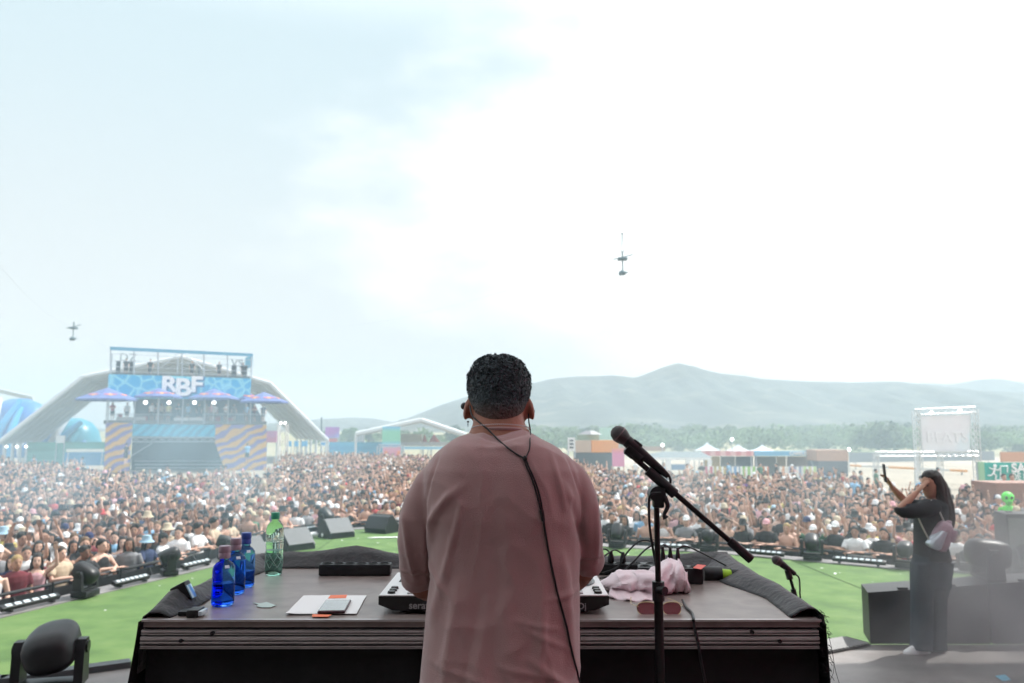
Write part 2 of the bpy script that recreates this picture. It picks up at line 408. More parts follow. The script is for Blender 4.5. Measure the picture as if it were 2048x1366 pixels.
# grating ramp at right front of deck
gr = thing("floor_grating", "grey metal floor grating set in the turf by the desk", "grating", G(1690, 1284, ZD))
mb = MB(); a, b, c, d = G(1636, 1312, ZD + .006), G(1742, 1291, ZD + .006), G(1690, 1277, ZD + .006), G(1600, 1290, ZD + .006)
mb.prism([a, b, c, d], (0, 0, .012))
for q in (c, d): mb.box((q.x, q.y, (q.z + TZ) / 2 - .02), (.05, .05, q.z - TZ - .02))
mb.build("frame", mat("grating_frame", (.06, .06, .06), rough=.7), gr)
mb = MB()
for i in range(1, 14):
    t = i / 14; p, q = a.lerp(b, t), d.lerp(c, t); mb.cyl(p + Vector((0, 0, .02)), q + Vector((0, 0, .02)), .006, n=5)
    p, q = a.lerp(d, t), b.lerp(c, t); mb.cyl(p + Vector((0, 0, .02)), q + Vector((0, 0, .02)), .006, n=5)
mb.build("bars", mat("grating_bar", (.26, .26, .26), rough=.6, metal=.2), gr)
# unseen roof and back wall, added pink cloth: they shade and tint the desk
roofm = mat("stage_roof_cloth", (.42, .42, .44), rough=.9)
_t = roofm.node_tree; _tr = _t.nodes.new("ShaderNodeBsdfTranslucent"); _tr.inputs[0].default_value = (.80, .82, .85, 1); _mx = _t.nodes.new("ShaderNodeMixShader"); _mx.inputs[0].default_value = .38  # translucency added so the roof cloth brightens the desk below
_t.links.new(_t.nodes["Principled BSDF"].outputs[0], _mx.inputs[1]); _t.links.new(_tr.outputs[0], _mx.inputs[2]); _t.links.new(_mx.outputs[0], _t.nodes["Material Output"].inputs[0])
def clear_of_view(p): return True
mb = MB(); mb.sheet([[Vector((-16 + 32 * i / 16, -7.5 + 18.6 * j / 8, 11.77 + .35 * math.cos(i * math.pi / 16 - math.pi / 2))) for i in range(17)] for j in range(9)]); tag(mb.build("stage_roof", roofm), kind="structure")
wallm = mat_ramp("pink_bounce_backdrop", 'wave', [(.0, (.10, .10, .12)), (.45, (.12, .08, .09)), (1.0, (.30, .08, .12))], tscale=.0105, bands='X', distort=0)  # invented dark to pink tint: bounces pink, keeps fill off the DJ
mb = MB(); mb.box((-1, -5.2, 6.87), (20, .3, 9.7)); tag(mb.build("stage_back_wall", wallm), kind="structure")
pinkw = mat("pink_light_cloth", (.75, .10, .24), rough=.9)
_t = pinkw.node_tree; _tr = _t.nodes.new("ShaderNodeBsdfTranslucent"); _tr.inputs[0].default_value = (.95, .10, .26, 1); _mx = _t.nodes.new("ShaderNodeMixShader"); _mx.inputs[0].default_value = .6
_t.links.new(_t.nodes["Principled BSDF"].outputs[0], _mx.inputs[1]); _t.links.new(_tr.outputs[0], _mx.inputs[2]); _t.links.new(_mx.outputs[0], _t.nodes["Material Output"].inputs[0])
mb = MB(); mb.sheet([[Vector((8.5 + .12 * math.sin(j * 1.3), -5.0 + 8.6 * j / 24, ZD + 8.6 * i / 6)) for i in range(7)] for j in range(25)]); tag(mb.build("added_pink_cloth", pinkw), kind="structure")  # added cloth out of view, sunlit through to throw pink on the DJ

# ------------------------------------------------------------------ stage edge fixtures
lens = mat("lamp_lens", (.55, .62, .65), rough=.15, coat=1)
def make_moving_head(label, loc=(0, 0, 0), rz=0, tilt=R(78), pan=0, s=1.0, group="moving head lights along the stage edge", hx=1.0, roll=0):
    t = thing("moving_head_light", label, "stage light", (0, 0, 0), 0, group)
    mb = MB(); mb.box((0, 0, .07 * s), (.44 * s, .34 * s, .12 * s), bev=.02 * s); mb.box((.0, -.172 * s, .07 * s), (.16 * s, .006, .05 * s)); mb.build("base", blackp, t)
    mb = MB()
    yw = .235 * s
    mb.box((0, 0, .15 * s), (.46 * s, .2 * s, .05 * s), bev=.015 * s)
    for sx_ in (-1, 1):
        mb.prism([Vector((sx_ * yw - .035 * s, y * s, z * s)) for y, z in ((-.1, .14), (.1, .14), (.085, .42), (.05, .5), (-.05, .5), (-.085, .42))], (.07 * s, 0, 0))
    mb.build("yoke", blackp, t)
    piv = Vector((0, 0, .43 * s)); Q = (Matrix.Rotation(roll, 3, 'Y') @ Matrix.Rotation(pan, 3, 'Z') @ Matrix.Rotation(tilt, 3, 'X'))
    mb = MB(); prof = [(.0, -.24), (.03, -.236), (.075, -.228), (.115, -.208), (.145, -.178), (.164, -.135), (.172, -.08), (.175, .05), (.165, .16), (.15, .215), (.14, .225), (.13, .215)]
    R_ = []
    for r_, z in prof[1:]:
        R_.append([piv + Q @ Vector((math.copysign(abs(math.cos(a)) ** .78, math.cos(a)) * r_ * s * 1.02 * hx, math.copysign(abs(math.sin(a)) ** .7, math.sin(a)) * r_ * s, z * s)) for a in [2 * math.pi * k / 24 for k in range(24)]])
    mb.rings(R_); h = mb.build("head", blackp, t)
    mb = MB(); mb.lathe([(.0, .2), (.08, .222), (.125, .216), (.128, .2)], n=24, cap=False, c=(0, 0, 0)); mb.bm.transform(Matrix.Translation(piv) @ Q.to_4x4() @ Matrix.Diagonal((s, s, s, 1))); mb.build("lens", lens, h)
    for sx_ in (-1, 1):
        mb = MB(); mb.cyl(piv + Vector((sx_ * .2 * s, 0, 0)), piv + Vector((sx_ * .285 * s, 0, 0)), .06 * s, .05 * s, n=16); mb.build("tilt_joint", blackm, t)
    t.location = loc; t.rotation_euler = (0, 0, rz); return t
def make_bar(label, loc, rz, n=8, L=1.0, s=1.0, ov=0):
    t = thing("light_bar", label, "light bar", (0, 0, 0), 0, "light bars along the stage edge")
    mb = MB(); mb.box((0, 0, .085), (L, .10, .07), bev=.01, M=Matrix.Rotation(R(25), 3, 'X'))
    for sx_ in (-.36, .36): mb.box((sx_ * L, 0, .03), (.04, .16, .03), bev=.006)
    mb.build("housing", blackp, t)
    Q = Matrix.Rotation(R(25), 3, 'X')
    for k in range(n):
        x = -L * .45 + L * .9 * (k + .5) / n
        mb = MB(); mb.box(Vector((x, 0, .085)) + Q @ Vector((0, 0, .037)), (L * .6 / n, .06, .01), M=Q, bev=.004); mb.build("lamp", lens, t)
    t.location = loc; t.rotation_euler = (0, 0, rz); return t
def make_wedge(label, loc, rz, s=1.0, w=.72):
    t = thing("wedge_monitor", label, "stage monitor", (0, 0, 0), 0, "wedge monitors on the turf")
    pr = [(-.30, 0), (.28, 0), (.33, .12), (.16, .42), (.02, .45), (-.30, .12)]
    mb = MB(); mb.prism([Vector((-w / 2, y, z)) * s for y, z in pr], (w * s, 0, 0))
    mb.build("cabinet", blackp, t)
    mb = MB(); a, b = Vector((0, -.305, .135)) * s, Vector((0, .012, .46)) * s
    mb.prism([a + Vector((-w * .47 * s, 0, 0)), a + Vector((w * .47 * s, 0, 0)), b + Vector((w * .47 * s, 0, 0)), b + Vector((-w * .47 * s, 0, 0))], (0, -.012 * s, .012 * s)); mb.build("grille", grille, t)
    t.location = loc; t.rotation_euler = (0, 0, rz); return t
def edge_dir(p):
    k = min(range(nE - 1), key=lambda i: ((EDGE[i] + EDGE[i + 1]) / 2 - p).length); d = EDGE[k + 1] - EDGE[k]; return math.atan2(d.y, d.x)
FIX = []   # (pixel x, short place name) for spectators' labels
def put_mh(px, py, label, s, place, pan=0, tilt=R(78), dz=0):
    p = G(px, py, TZ); FIX.append((px, place)); return make_moving_head(label, p + Vector((0, 0, .002 + dz)), edge_dir(p) + pan, tilt, 0, s)
put_mh(170, 1193, "large black moving head light at the far left end of the stage edge", .84, "the large left moving head", .2, R(-60))
put_mh(338, 1150, "black moving head light tipped sideways between two left light bars", .82, "the tipped moving head", .9, R(-110))
put_mh(450, 1117, "black moving head light behind the blue bottles at the stage edge", .78, "the moving head by the bottles", .3, R(-70))
put_mh(652, 1062, "black moving head light standing behind the grey wedge monitor", .95, "the moving head behind the wedge", .1, R(-50))
put_mh(1235, 1095, "black moving head light at the stage edge right of the DJ", .82, "the moving head beside the DJ", 0, R(-40))
put_mh(1418, 1104, "black moving head light at the stage edge under the microphone boom", .82, "the moving head under the boom", 0, R(-100))
put_mh(1625, 1120, "black moving head light at the stage edge left of the standing woman", .84, "the moving head left of the woman", .3, R(-65))
put_mh(1812, 1136, "black moving head light at the stage edge just behind the standing woman", .84, "the moving head behind the woman", 0, R(-80))
put_mh(1935, 1142, "small black moving head light at the stage edge right of the woman", .66, "the small right moving head", 0, R(-100))
def put_bar(px, py, label, n, L, place, tw=0):
    p = G(px, py, TZ); FIX.append((px, place)); make_bar(label, p + Vector((0, 0, .002)), edge_dir(p) + tw, n, L * .85)
put_bar(60, 1216, "low black light bar lying at the far left of the stage edge", 6, 1.2, "the far left light bar")
put_bar(262, 1170, "black light bar with seven pale lamps right of the large moving head", 7, .95, "the seven lamp bar")
put_bar(392, 1136, "black light bar with six pale lamps below the blue bottles' left", 6, .95, "the six lamp bar")
put_bar(510, 1096, "black light bar with five pale lamps left of the green bottle", 5, .9, "the bar left of the green bottle")
put_bar(612, 1064, "black light bar with pale lamps between two grey wedge monitors", 6, .85, "the bar between the wedges")
put_bar(1348, 1100, "black light bar with five round lamps behind the power strips", 5, .9, "the five lamp bar")
put_bar(1522, 1113, "thin black light bar right of the microphone boom end", 8, 1.2, "the bar past the boom")
put_bar(1718, 1130, "thin black light bar left of the standing woman's elbow", 8, 1.2, "the bar near the woman's elbow")
for px, py, label, rz, place in [(492, 1120, "grey grilled wedge monitor behind the tallest blue bottle", .95, "the wedge behind the bottles"),
        (588, 1098, "grey grilled wedge monitor just right of the green bottle", .85, "the wedge right of the green bottle"),
        (672, 1074, "grey grilled wedge monitor farther along, right of the lamp bar", .75, "the far left wedge"),
        (765, 1064, "dark wedge monitor seen from behind near the DJ's left arm", 2.6, "the wedge by the DJ's arm")]:
    make_wedge(label, G(px, py, TZ - .014), rz, 1.02); FIX.append((px, place))
FIX.sort()
# confetti and litter on the turf
mb = MB(); rr = np.random.default_rng(21)
for _ in range(70):
    t = rr.uniform(0, 1); k = rr.integers(1, nE - 2); e = EDGE[k].lerp(EDGE[k + 1], rr.uniform()); p = Vector((e.x * rr.uniform(.8, 1), e.y - rr.exponential(1.1) - .1, TZ - .008))
    if p.y < 11: continue
    s = rr.uniform(.008, .026); a = rr.uniform(0, 6.28); u = Vector((math.cos(a), math.sin(a), rr.uniform(-.1, .3))) * s; v = Vector((-math.sin(a), math.cos(a), 0)) * s * rr.uniform(.4, 1)
    mb.face([p - u - v, p + u - v, p + u + v, p - u + v])
tag(mb.build("confetti", mat("paper_white", (.8, .8, .8), rough=.7), smooth=0), "white paper confetti scattered over the green turf", "confetti", kind="stuff")
mb = MB(); p = G(770, 1075, TZ); mb.prism([p + Vector(q) for q in ((-.45, -.12, 0), (.5, -.02, 0), (.5, .1, 0), (-.3, .02, 0))], (0, 0, .01))
tag(mb.build("paper_sheet", mat("paper_white", (.8, .8, .8), rough=.7)), "long white strip of paper on the turf before the dark wedge", "paper")
mb = MB(); p = G(638, 1074, TZ)
for q in range(7): mb.sph(p + Vector((rr.uniform(-.22, .22), rr.uniform(-.12, .12), .06)), (rr.uniform(.06, .13), .08, .07), 10, 6)
me = remeshed(mb.mesh("cloth_pile", mat("paper_white", (.8, .8, .8), rough=.7)), .02, 6); tag(link_mesh("cloth_pile", me), "crumpled white cloth on the turf between the wedge monitors", "cloth")

# ------------------------------------------------------------------ crowd barrier
BH = .22   # event flooring level under the crowd and barrier
BAR = offs(EDGE, 1.05); BAR = [Vector((p.x, p.y, BH)) for p in BAR]
def resample(poly, step):
    out = [poly[0].copy()]; acc = 0
    for a, b in zip(poly, poly[1:]):
        L = (b - a).length; d = (b - a) / L; s = step - acc
        while s <= L: out.append(a + d * s); s += step
        acc = L - (s - step)
    return out
BP = resample(BAR, 1.5)
def pix(p):
    q = p - CAM; f = q.y * CT + q.z * ST; return (1024 + FPX * q.x / f, 683 - FPX * (-q.y * ST + q.z * CT) / f)
barm = mat("barrier_black", (.015, .016, .018), rough=.55, var=.3, vscale=5)
def nearest_fix(px):
    return min(FIX, key=lambda f: abs(f[0] - px))[1]
used_lab = set()
for a, b in zip(BP, BP[1:]):
    cx = pix((a + b) / 2 + Vector((0, 0, 1.1)))[0]
    if cx < -60 or cx > 2110: continue
    lab = "black crowd barrier panel behind " + nearest_fix(cx)
    k = 0
    while lab in used_lab:
        k += 1; lab = "black crowd barrier panel " + ["one right of ", "two right of ", "three right of ", "four right of "][k - 1] + nearest_fix(cx)
    used_lab.add(lab)
    d = (b - a).normalized(); rz = math.atan2(d.y, d.x); mid = (a + b) / 2; L = (b - a).length
    t = thing("crowd_barrier", lab, "barrier", mid, rz, "crowd barriers in front of the stage")
    M_ = WM[t]
    def mk(): m_ = MB(); return m_
    m1 = MB(); m1.box((0, 0, .55), (L - .06, .03, 1.0)); m1.bm.transform(M_); m1.build("panel", barm, t)
    m1 = MB(); m1.cyl((-L / 2 + .02, 0, 1.12), (L / 2 - .02, 0, 1.12), .03, n=8); m1.cyl((-L / 2 + .03, 0, 0), (-L / 2 + .03, 0, 1.12), .025, n=6); m1.cyl((L / 2 - .03, 0, 0), (L / 2 - .03, 0, 1.12), .025, n=6); m1.bm.transform(M_); m1.build("rail", barm, t)
    m1 = MB(); m1.cyl((0, -.02, 1.05), (0, -.75, .02), .02, n=6); m1.box((0, -.4, .01), (.5, .8, .02)); m1.bm.transform(M_); m1.build("brace", barm, t)
# ================================================================== PEOPLE
skinm = mat("skin", rough=.55, src='obj', var=.06, vscale=9)
clothm = mat("clothing", rough=.85, src='obj', var=.1, vscale=12, bump=.25, bscale=18)
hairm = mat("hair", rough=.6, src='obj', var=.25, vscale=30, bump=.6, bscale=60)
eyem = mat("eye_dark", (.015, .012, .01), rough=.4); lipm = mat("lip_skin", (.28, .09, .07), rough=.5)
POSES = {   # (left elbow, left wrist, right elbow, right wrist); figures face -Y; x>0 is the figure's left
 'lean': ((.27, -.12, 1.16), (-.06, -.40, 1.17), (-.27, -.12, 1.16), (.08, -.38, 1.19)),
 'rest': ((.25, .03, 1.12), (.24, -.13, .90), (-.25, .03, 1.12), (-.22, -.15, .90)),
 'fold': ((.25, -.08, 1.14), (-.10, -.25, 1.20), (-.25, -.08, 1.14), (.10, -.23, 1.16)),
 'one_up': ((.33, -.12, 1.53), (.30, -.20, 1.80), (-.25, .0, 1.12), (-.16, -.24, 1.05)),
 'both_up': ((.33, -.10, 1.55), (.24, -.18, 1.82), (-.34, -.10, 1.52), (-.28, -.20, 1.80)),
 'clap': ((.24, -.2, 1.2), (.035, -.36, 1.45), (-.24, -.2, 1.2), (-.035, -.36, 1.45)),
 'shade': ((.33, -.16, 1.50), (.10, -.17, 1.66), (-.25, .02, 1.12), (-.2, -.16, .95)),
}
POSE_TXT = {'lean': "leaning with crossed arms", 'rest': "with arms down", 'fold': "with folded arms", 'one_up': "raising one arm", 'both_up': "raising both arms", 'clap': "with hands together", 'shade': "shading the eyes"}
def hand(mb, w, d, side, s=1.0, curl=.25, n=5):
    """palm and five fingers from wrist w along d"""
    d = Vector(d).normalized(); up = Vector((0, 0, 1)); x = d.cross(up)
    x = (x.normalized() if x.length > .2 else Vector((1, 0, 0))) * side; nn = x.cross(d) * side
    w = Vector(w)
    mb.rings([[w + d * (q * s) + x * (math.cos(a) * rx * s) + nn * (math.sin(a) * ry * s) for a in [6.283 * k / 8 for k in range(8)]] for q, rx, ry in ((0, .026, .018), (.03, .036, .017), (.07, .042, .014), (.095, .04, .011))])
    for i, (L, o) in enumerate(((.062, -.031), (.074, -.011), (.07, .011), (.055, .03))):
        b = w + d * .09 * s + x * o * s; m = b + d * L * .5 * s - nn * curl * .2 * L * s; e = m + (d - nn * curl).normalized() * L * .5 * s
        mb.tube([b, m, e], [.0092 * s, .0085 * s, .007 * s], n=n, smooth=0)
    b = w + d * .03 * s - x * .03 * s; mb.tube([b, b + (d * .6 - x * .7) * .035 * s, b + (d * .9 - x * .6) * .065 * s], [.012 * s, .0105 * s, .008 * s], n=n, smooth=0)
def person_parts(pose, fem, n=8, head_dir=0, legs=True):
    """returns builders: dict part -> MB (un-remeshed lofts)"""
    W = .92 if fem else 1.0
    le, lw, re, rw = [Vector(q) for q in POSES[pose]]
    body = MB()
    # head with jaw, nose, ears
    body.loft([((0, -.02, 1.475), .035, .04), ((0, -.03, 1.495), .055, .06), ((0, -.02, 1.53), .068, .082), ((0, -.008, 1.58), .076, .096), ((0, 0, 1.63), .079, .1), ((0, .003, 1.67), .072, .092), ((0, .005, 1.7), .05, .065), ((0, .005, 1.713), .02, .03)], n=max(n, 8), pw=2.1)
    body.tube([(0, -.1, 1.60), (0, -.118, 1.565), (0, -.10, 1.553)], [.011, .015, .01], n=5, smooth=0)
    for s in (-1, 1): body.sph((s * .08, .005, 1.585), (.013, .022, .032), 6, 5)
    body.loft([((0, .02, 1.38), .062 * W, .062), ((0, .012, 1.45), .052 * W, .056), ((0, 0, 1.53), .054 * W, .06)], n=n, pw=2)
    body.loft([((0, 0, .88), .155, .11), ((0, 0, .98), .15 if not fem else .165, .105), ((0, 0, 1.12), .135 * W, .09), ((0, 0, 1.27), .165 * W, .11), ((0, .005, 1.36), .175 * W, .1), ((0, .01, 1.42), .13 * W, .075), ((0, .012, 1.45), .06 * W, .055)], n=n)
    arms = []
    for sgn, e, w_ in ((1, le, lw), (-1, re, rw)):
        sh = Vector((sgn * .178 * W, .01, 1.375)); arms.append((sh, e, w_))
        body.tube([sh, sh.lerp(e, .5), e, e.lerp(w_, .35), w_], [.054 * W, .047 * W, .038 * W, .04 * W, .025], n=max(6, n - 2), smooth=0)
    if legs:
        for s in (-1, 1):
            body.tube([(s * .085, 0, .93), (s * .095, -.01, .7), (s * .1, -.015, .5), (s * .1, .01, .3), (s * .1, .02, .07)], [.085, .075, .056, .054, .036], n=max(6, n - 2), smooth=0)
            body.loft([((s * .1, -.04, .0), .045, .12), ((s * .1, -.03, .05), .042, .1), ((s * .1, .01, .09), .036, .045)], n=8)
    shirt = MB(); 
    shirt.loft([((0, 0, .86), .19 * W, .13), ((0, 0, 1.0), .18 * W, .125), ((0, 0, 1.15), .175 * W, .12), ((0, 0, 1.28), .188 * W, .128), ((0, .005, 1.37), .195 * W, .118), ((0, .01, 1.425), .15 * W, .09), ((0, .012, 1.455), .075 * W, .068)], n=n)
    tank = MB(); tank.loft([((0, 0, .9), .18 * W, .125), ((0, 0, 1.12), .15 * W, .108), ((0, 0, 1.27), .172 * W, .122), ((0, .003, 1.345), .15 * W, .113), ((0, .01, 1.40), .12 * W, .085)], n=n)
    for sh, e, w_ in arms:
        q = sh.lerp(e, .72); shirt.tube([sh.lerp(e, -.06), sh.lerp(e, .3), q], [.068, .07, .068], n=max(6, n - 2), smooth=0)
    legsb = MB()
    if legs:
        legsb.loft([((0, 0, .84), .165, .12), ((0, 0, .95), .17, .12), ((0, 0, 1.0), .16, .115)], n=n)
        for s in (-1, 1): legsb.tube([(s * .085, 0, .93), (s * .095, -.01, .7), (s * .1, -.012, .47)], [.1, .098, .09], n=max(6, n - 2), smooth=0)
    return body, shirt, tank, legsb, arms
def head_item(kind, n=10):
    mb = MB()
    if kind == 'short':
        mb.loft([((0, .03, 1.55), .076, .08), ((0, .022, 1.6), .086, .092), ((0, .012, 1.65), .088, .1), ((0, .008, 1.69), .076, .09), ((0, .01, 1.725), .045, .055), ((0, .01, 1.735), .015, .02)], n=n, pw=2.1)
    elif kind == 'curly':
        mb.sph((0, .02, 1.655), (.105, .11, .095), n + 2, 7); mb.sph((.05, -.03, 1.7), (.05, .06, .045), 8, 5); mb.sph((-.055, -.02, 1.69), (.05, .06, .045), 8, 5)
    elif kind == 'long':
        mb.loft([((0, .07, 1.27), .09, .03), ((0, .07, 1.36), .105, .045), ((0, .055, 1.46), .1, .055), ((0, .035, 1.56), .092, .078), ((0, .02, 1.62), .09, .095), ((0, .008, 1.68), .08, .092), ((0, .008, 1.722), .045, .055), ((0, .01, 1.733), .015, .02)], n=n, pw=2.1)
        for s in (-1, 1): mb.tube([(s * .07, -.05, 1.66), (s * .088, -.03, 1.56), (s * .092, -.02, 1.44), (s * .085, -.03, 1.3)], [.02, .024, .026, .016], n=6, smooth=0)
    elif kind == 'cap':
        mb.loft([((0, .005, 1.625), .088, .108), ((0, .005, 1.66), .088, .108), ((0, .008, 1.705), .074, .088), ((0, .01, 1.733), .04, .05), ((0, .01, 1.742), .01, .012)], n=n, pw=2.0)
        mb.loft([((0, -.12, 1.628), .066, .075), ((0, -.125, 1.64), .064, .07)], n=n, pw=2.4)
    elif kind == 'bucket':
        mb.loft([((0, 0, 1.60), .15, .165), ((0, .002, 1.645), .098, .115), ((0, .004, 1.70), .085, .1), ((0, .006, 1.742), .075, .088), ((0, .006, 1.75), .03, .04)], n=n, pw=2.0)
    return mb
# --- prototypes for the nearest spectators
def bare(nm, mb, m, voxel=.014, it=3): return remeshed(mb.mesh(nm, m), voxel, it)
PROTO = {}
for pose in POSES:
    for fem in (0, 1):
        b, s, tk, lg, arms = person_parts(pose, fem, 14)
        tmp = bare("person", b, skinm)
        fb = MB(); fb.bm.from_mesh(tmp)
        for f in fb.bm.faces: f.smooth = True
        for sh, e, w_ in arms: hand(fb, w_, (w_ - e), 1 if w_.x > 0 else -1, 1.05, n=4)
        fb.mi = 1
        for q in (-1, 1): fb.sph((q * .03, -.094, 1.598), (.014, .008, .007), 6, 4); fb.box((q * .031, -.097, 1.617), (.032, .012, .007))
        fb.mi = 2; fb.sph((0, -.096, 1.528), (.024, .008, .007), 8, 4)
        PROTO['body', pose, fem] = fb.mesh("person", [skinm, eyem, lipm], smooth=60); 
        PROTO['shirt', pose, fem] = bare("shirt", s, clothm, .016)
        PROTO['tank', pose, fem] = bare("tank_top", tk, clothm, .016)
        PROTO['shorts', pose, fem] = PROTO.get(('shorts', 'lean', fem)) or bare("shorts", lg, clothm, .02)
for k in ('short', 'curly', 'long', 'cap', 'bucket'): PROTO[k] = head_item(k, 16).mesh(k, hairm if k in ('short', 'curly', 'long') else clothm, smooth=50)
SKIN = [(.64, .40, .30), (.56, .33, .24), (.46, .26, .18), (.68, .45, .35), (.38, .21, .145), (.60, .37, .27), (.20, .10, .065)]
TOPS = [("white", (.70, .70, .70), 24), ("black", (.018, .018, .02), 30), ("grey", (.2, .2, .21), 8), ("navy blue", (.02, .035, .09), 8), ("light blue", (.22, .42, .62), 6), ("red", (.40, .05, .05), 3), ("pink", (.6, .35, .38), 5), ("green", (.05, .14, .08), 2), ("yellow", (.6, .5, .15), 1.5), ("purple", (.15, .06, .25), 2), ("orange", (.6, .25, .12), 1.2), ("beige", (.48, .38, .27), 5), ("maroon", (.13, .02, .03), 3)]
HATC = [("white", (.70, .70, .70), 24), ("black", (.015, .015, .017), 46), ("beige", (.5, .42, .3), 12), ("pale blue", (.3, .45, .55), 3), ("pink", (.65, .35, .38), 5), ("red", (.45, .03, .03), 4), ("navy blue", (.02, .03, .09), 8)]
HAIRC = [("black", (.008, .007, .007), 50), ("dark brown", (.03, .017, .01), 35), ("light brown", (.12, .07, .035), 10), ("blond", (.35, .24, .1), 5)]
def pick(l, r=random): 
    return r.choices(l, weights=[q[2] for q in l])[0]
ROWS = ["front row", "second row", "third row", "fourth row", "fifth row", "sixth row", "seventh row"]
labels = set(); NEAR = []; count = 0
def spectator(x, y, rz, sc, pose, fem, head, top, topc, hairc, hatc, skinc, label):
    t = link_mesh("person", PROTO['body', pose, fem], None, skinc); tag(t, label, "person", "spectators at the barrier")
    t.location = (x, y, GZ); t.rotation_euler = (0, 0, rz); t.scale = (sc, sc, sc)
    if top != 'bare': link_mesh("t_shirt" if top == 'shirt' else "tank_top", PROTO[top, pose, fem], t, topc)
    link_mesh("shorts", PROTO['shorts', pose, fem], t, random.choice([(.02, .02, .025), (.1, .14, .22), (.3, .26, .2), (.04, .05, .09)]))
    if head in ('cap', 'bucket'):
        link_mesh("hair", PROTO['long' if fem else 'short'], t, hairc).scale = (.97, .97, .985)
        link_mesh("cap" if head == 'cap' else "bucket_hat", PROTO[head], t, hatc)
    else: link_mesh("hair", PROTO[head], t, hairc)
    return t
row_d = [.34, .84, 1.34, 1.86, 2.4, 2.95, 3.5]
GZ = BH
mb = MB(); _o = offs(BAR, -.35); mb.prism([Vector((p.x, p.y, .004)) for p in _o] + [Vector((75, 40, .004)), Vector((75, 92, .004)), Vector((-75, 92, .004)), Vector((-75, 26, .004))], (0, 0, GZ - .004)); tag(mb.build('event_flooring', mat('flooring_tan', (.30, .26, .20), rough=.9, var=.2, vscale=2)), kind='structure')
occupied = []
for ri, rd in enumerate(row_d):
    line = resample([Vector((p.x, p.y, 0)) for p in offs(BAR, rd)], .49 if ri == 0 else .52)
    for k, p in enumerate(line):
        p = p + Vector((random.uniform(-.1, .1), random.uniform(-.08, .08), 0))
        hx, hy = pix(p + Vector((0, 0, 1.6)))
        if hx < -40 or hx > 2088: continue
        if 815 < hx < 1195 and hy < 1120: continue
        if 1840 < hx < 1888: continue
        if count >= 294: break
        for attempt in range(60):
            fem = random.random() < .42
            pose = random.choices(['lean', 'rest', 'fold', 'one_up', 'both_up', 'clap', 'shade'], weights=[60, 8, 12, 7, 2, 8, 3] if ri == 0 else [0, 38, 12, 17, 6, 18, 9])[0]
            head = random.choices(['short', 'curly', 'long', 'cap', 'bucket'], weights=[2, 3, 76, 10, 9] if fem else [62, 16, 1, 15, 6])[0]
            top = random.choices(['shirt', 'tank', 'bare'], weights=[35, 65, 0] if fem else [68, 17, 15])[0]
            tc_, hc, ht = pick(TOPS), pick(HAIRC), pick(HATC); sk = random.choice(SKIN[:6] if random.random() < .95 else SKIN)
            who = "woman" if fem else "man"
            hd = {'short': f"short {hc[0]} hair", 'curly': f"curly {hc[0]} hair", 'long': f"long {hc[0]} hair", 'cap': f"{ht[0]} cap", 'bucket': f"{ht[0]} bucket hat"}[head]
            cl = {'shirt': f"{tc_[0]} t-shirt", 'tank': f"{tc_[0]} tank top", 'bare': "bare chest"}[top]
            lab = f"{who} in {cl}, {hd}, {ROWS[ri].replace(' row','')} row by {nearest_fix(hx)}"
            lab = lab.replace('in bare chest', 'bare chested')
            if lab not in labels and len(lab.split()) <= 16: break
        labels.add(lab); count += 1
        _f = math.atan2(p.x - 0, p.y - 3) * -1          # towards the DJ
        fw = (p - Vector((0, 2, 0))); rz = math.atan2(fw.y, fw.x) - math.pi / 2 + random.uniform(-.35, .35)
        sc = random.uniform(.90, 1.01) * (.95 if fem else 1.0)
        if pose == 'lean': rz = edge_dir(Vector((p.x, p.y, 0))) + random.uniform(-.15, .15); sc = random.uniform(.93, .98)
        if pose not in ('lean', 'rest', 'clap'): lab = lab
        spectator(p.x, p.y, rz, sc, pose, fem, head, top, tc_[1], hc[1], ht[1], sk, lab)
print("near spectators", count)
NEAR_D = row_d[-1] + .3

# --- the crowd behind: thousands, one mesh
def arr(mb):
    bmesh.ops.triangulate(mb.bm, faces=mb.bm.faces); bmesh.ops.recalc_face_normals(mb.bm, faces=mb.bm.faces)
    mb.bm.verts.ensure_lookup_table(); mb.bm.verts.index_update()
    v = np.array([q.co[:] for q in mb.bm.verts], dtype=np.float32); f = np.array([[q.index for q in x.verts] for x in mb.bm.faces], dtype=np.int32); mb.bm.free(); return v, f
TPL = {}
for pose in POSES:
    for fem in (0, 1):
        b, s, tk, lg, arms = person_parts(pose, fem, 6, legs=True)
        for sh, e, w_ in arms: b.sph(w_ + (w_ - e).normalized() * .06, (.035, .03, .055), 5, 4)
        TPL['body', pose, fem] = arr(b); TPL['shirt', pose, fem] = arr(s); TPL['tank', pose, fem] = arr(tk); TPL['shorts', pose, fem] = arr(lg)
for k in ('short', 'curly', 'long', 'cap', 'bucket'): TPL[k] = arr(head_item(k, 8))
def in_near(x, y):
    return False
from mathutils.geometry import intersect_point_line
def sd_bar(p):      # signed distance beyond the barrier line
    best = 1e9; sg = 1
    for a, b in zip(BAR, BAR[1:]):
        q, t = intersect_point_line(p, a, b); t = max(0, min(1, t)); q = a.lerp(b, t); d = (p - q).length
        if d < best: best = d; n_ = b - a; sg = 1 if (n_.x * (p.y - a.y) - n_.y * (p.x - a.x)) > 0 else -1
    return best * sg
def far_limit(px):  # far edge of the crowd by direction
    return np.interp(px, [-100, 150, 200, 545, 565, 660, 800, 1150, 1230, 1400, 1640, 1700, 1760, 1960, 2150], [44, 44, 33, 31, 60, 64, 58, 46, 35, 32.5, 31.5, 29, 26, 24.5, 24])
VV, FF, CC = [], [], []; off = 0; nfar = 0
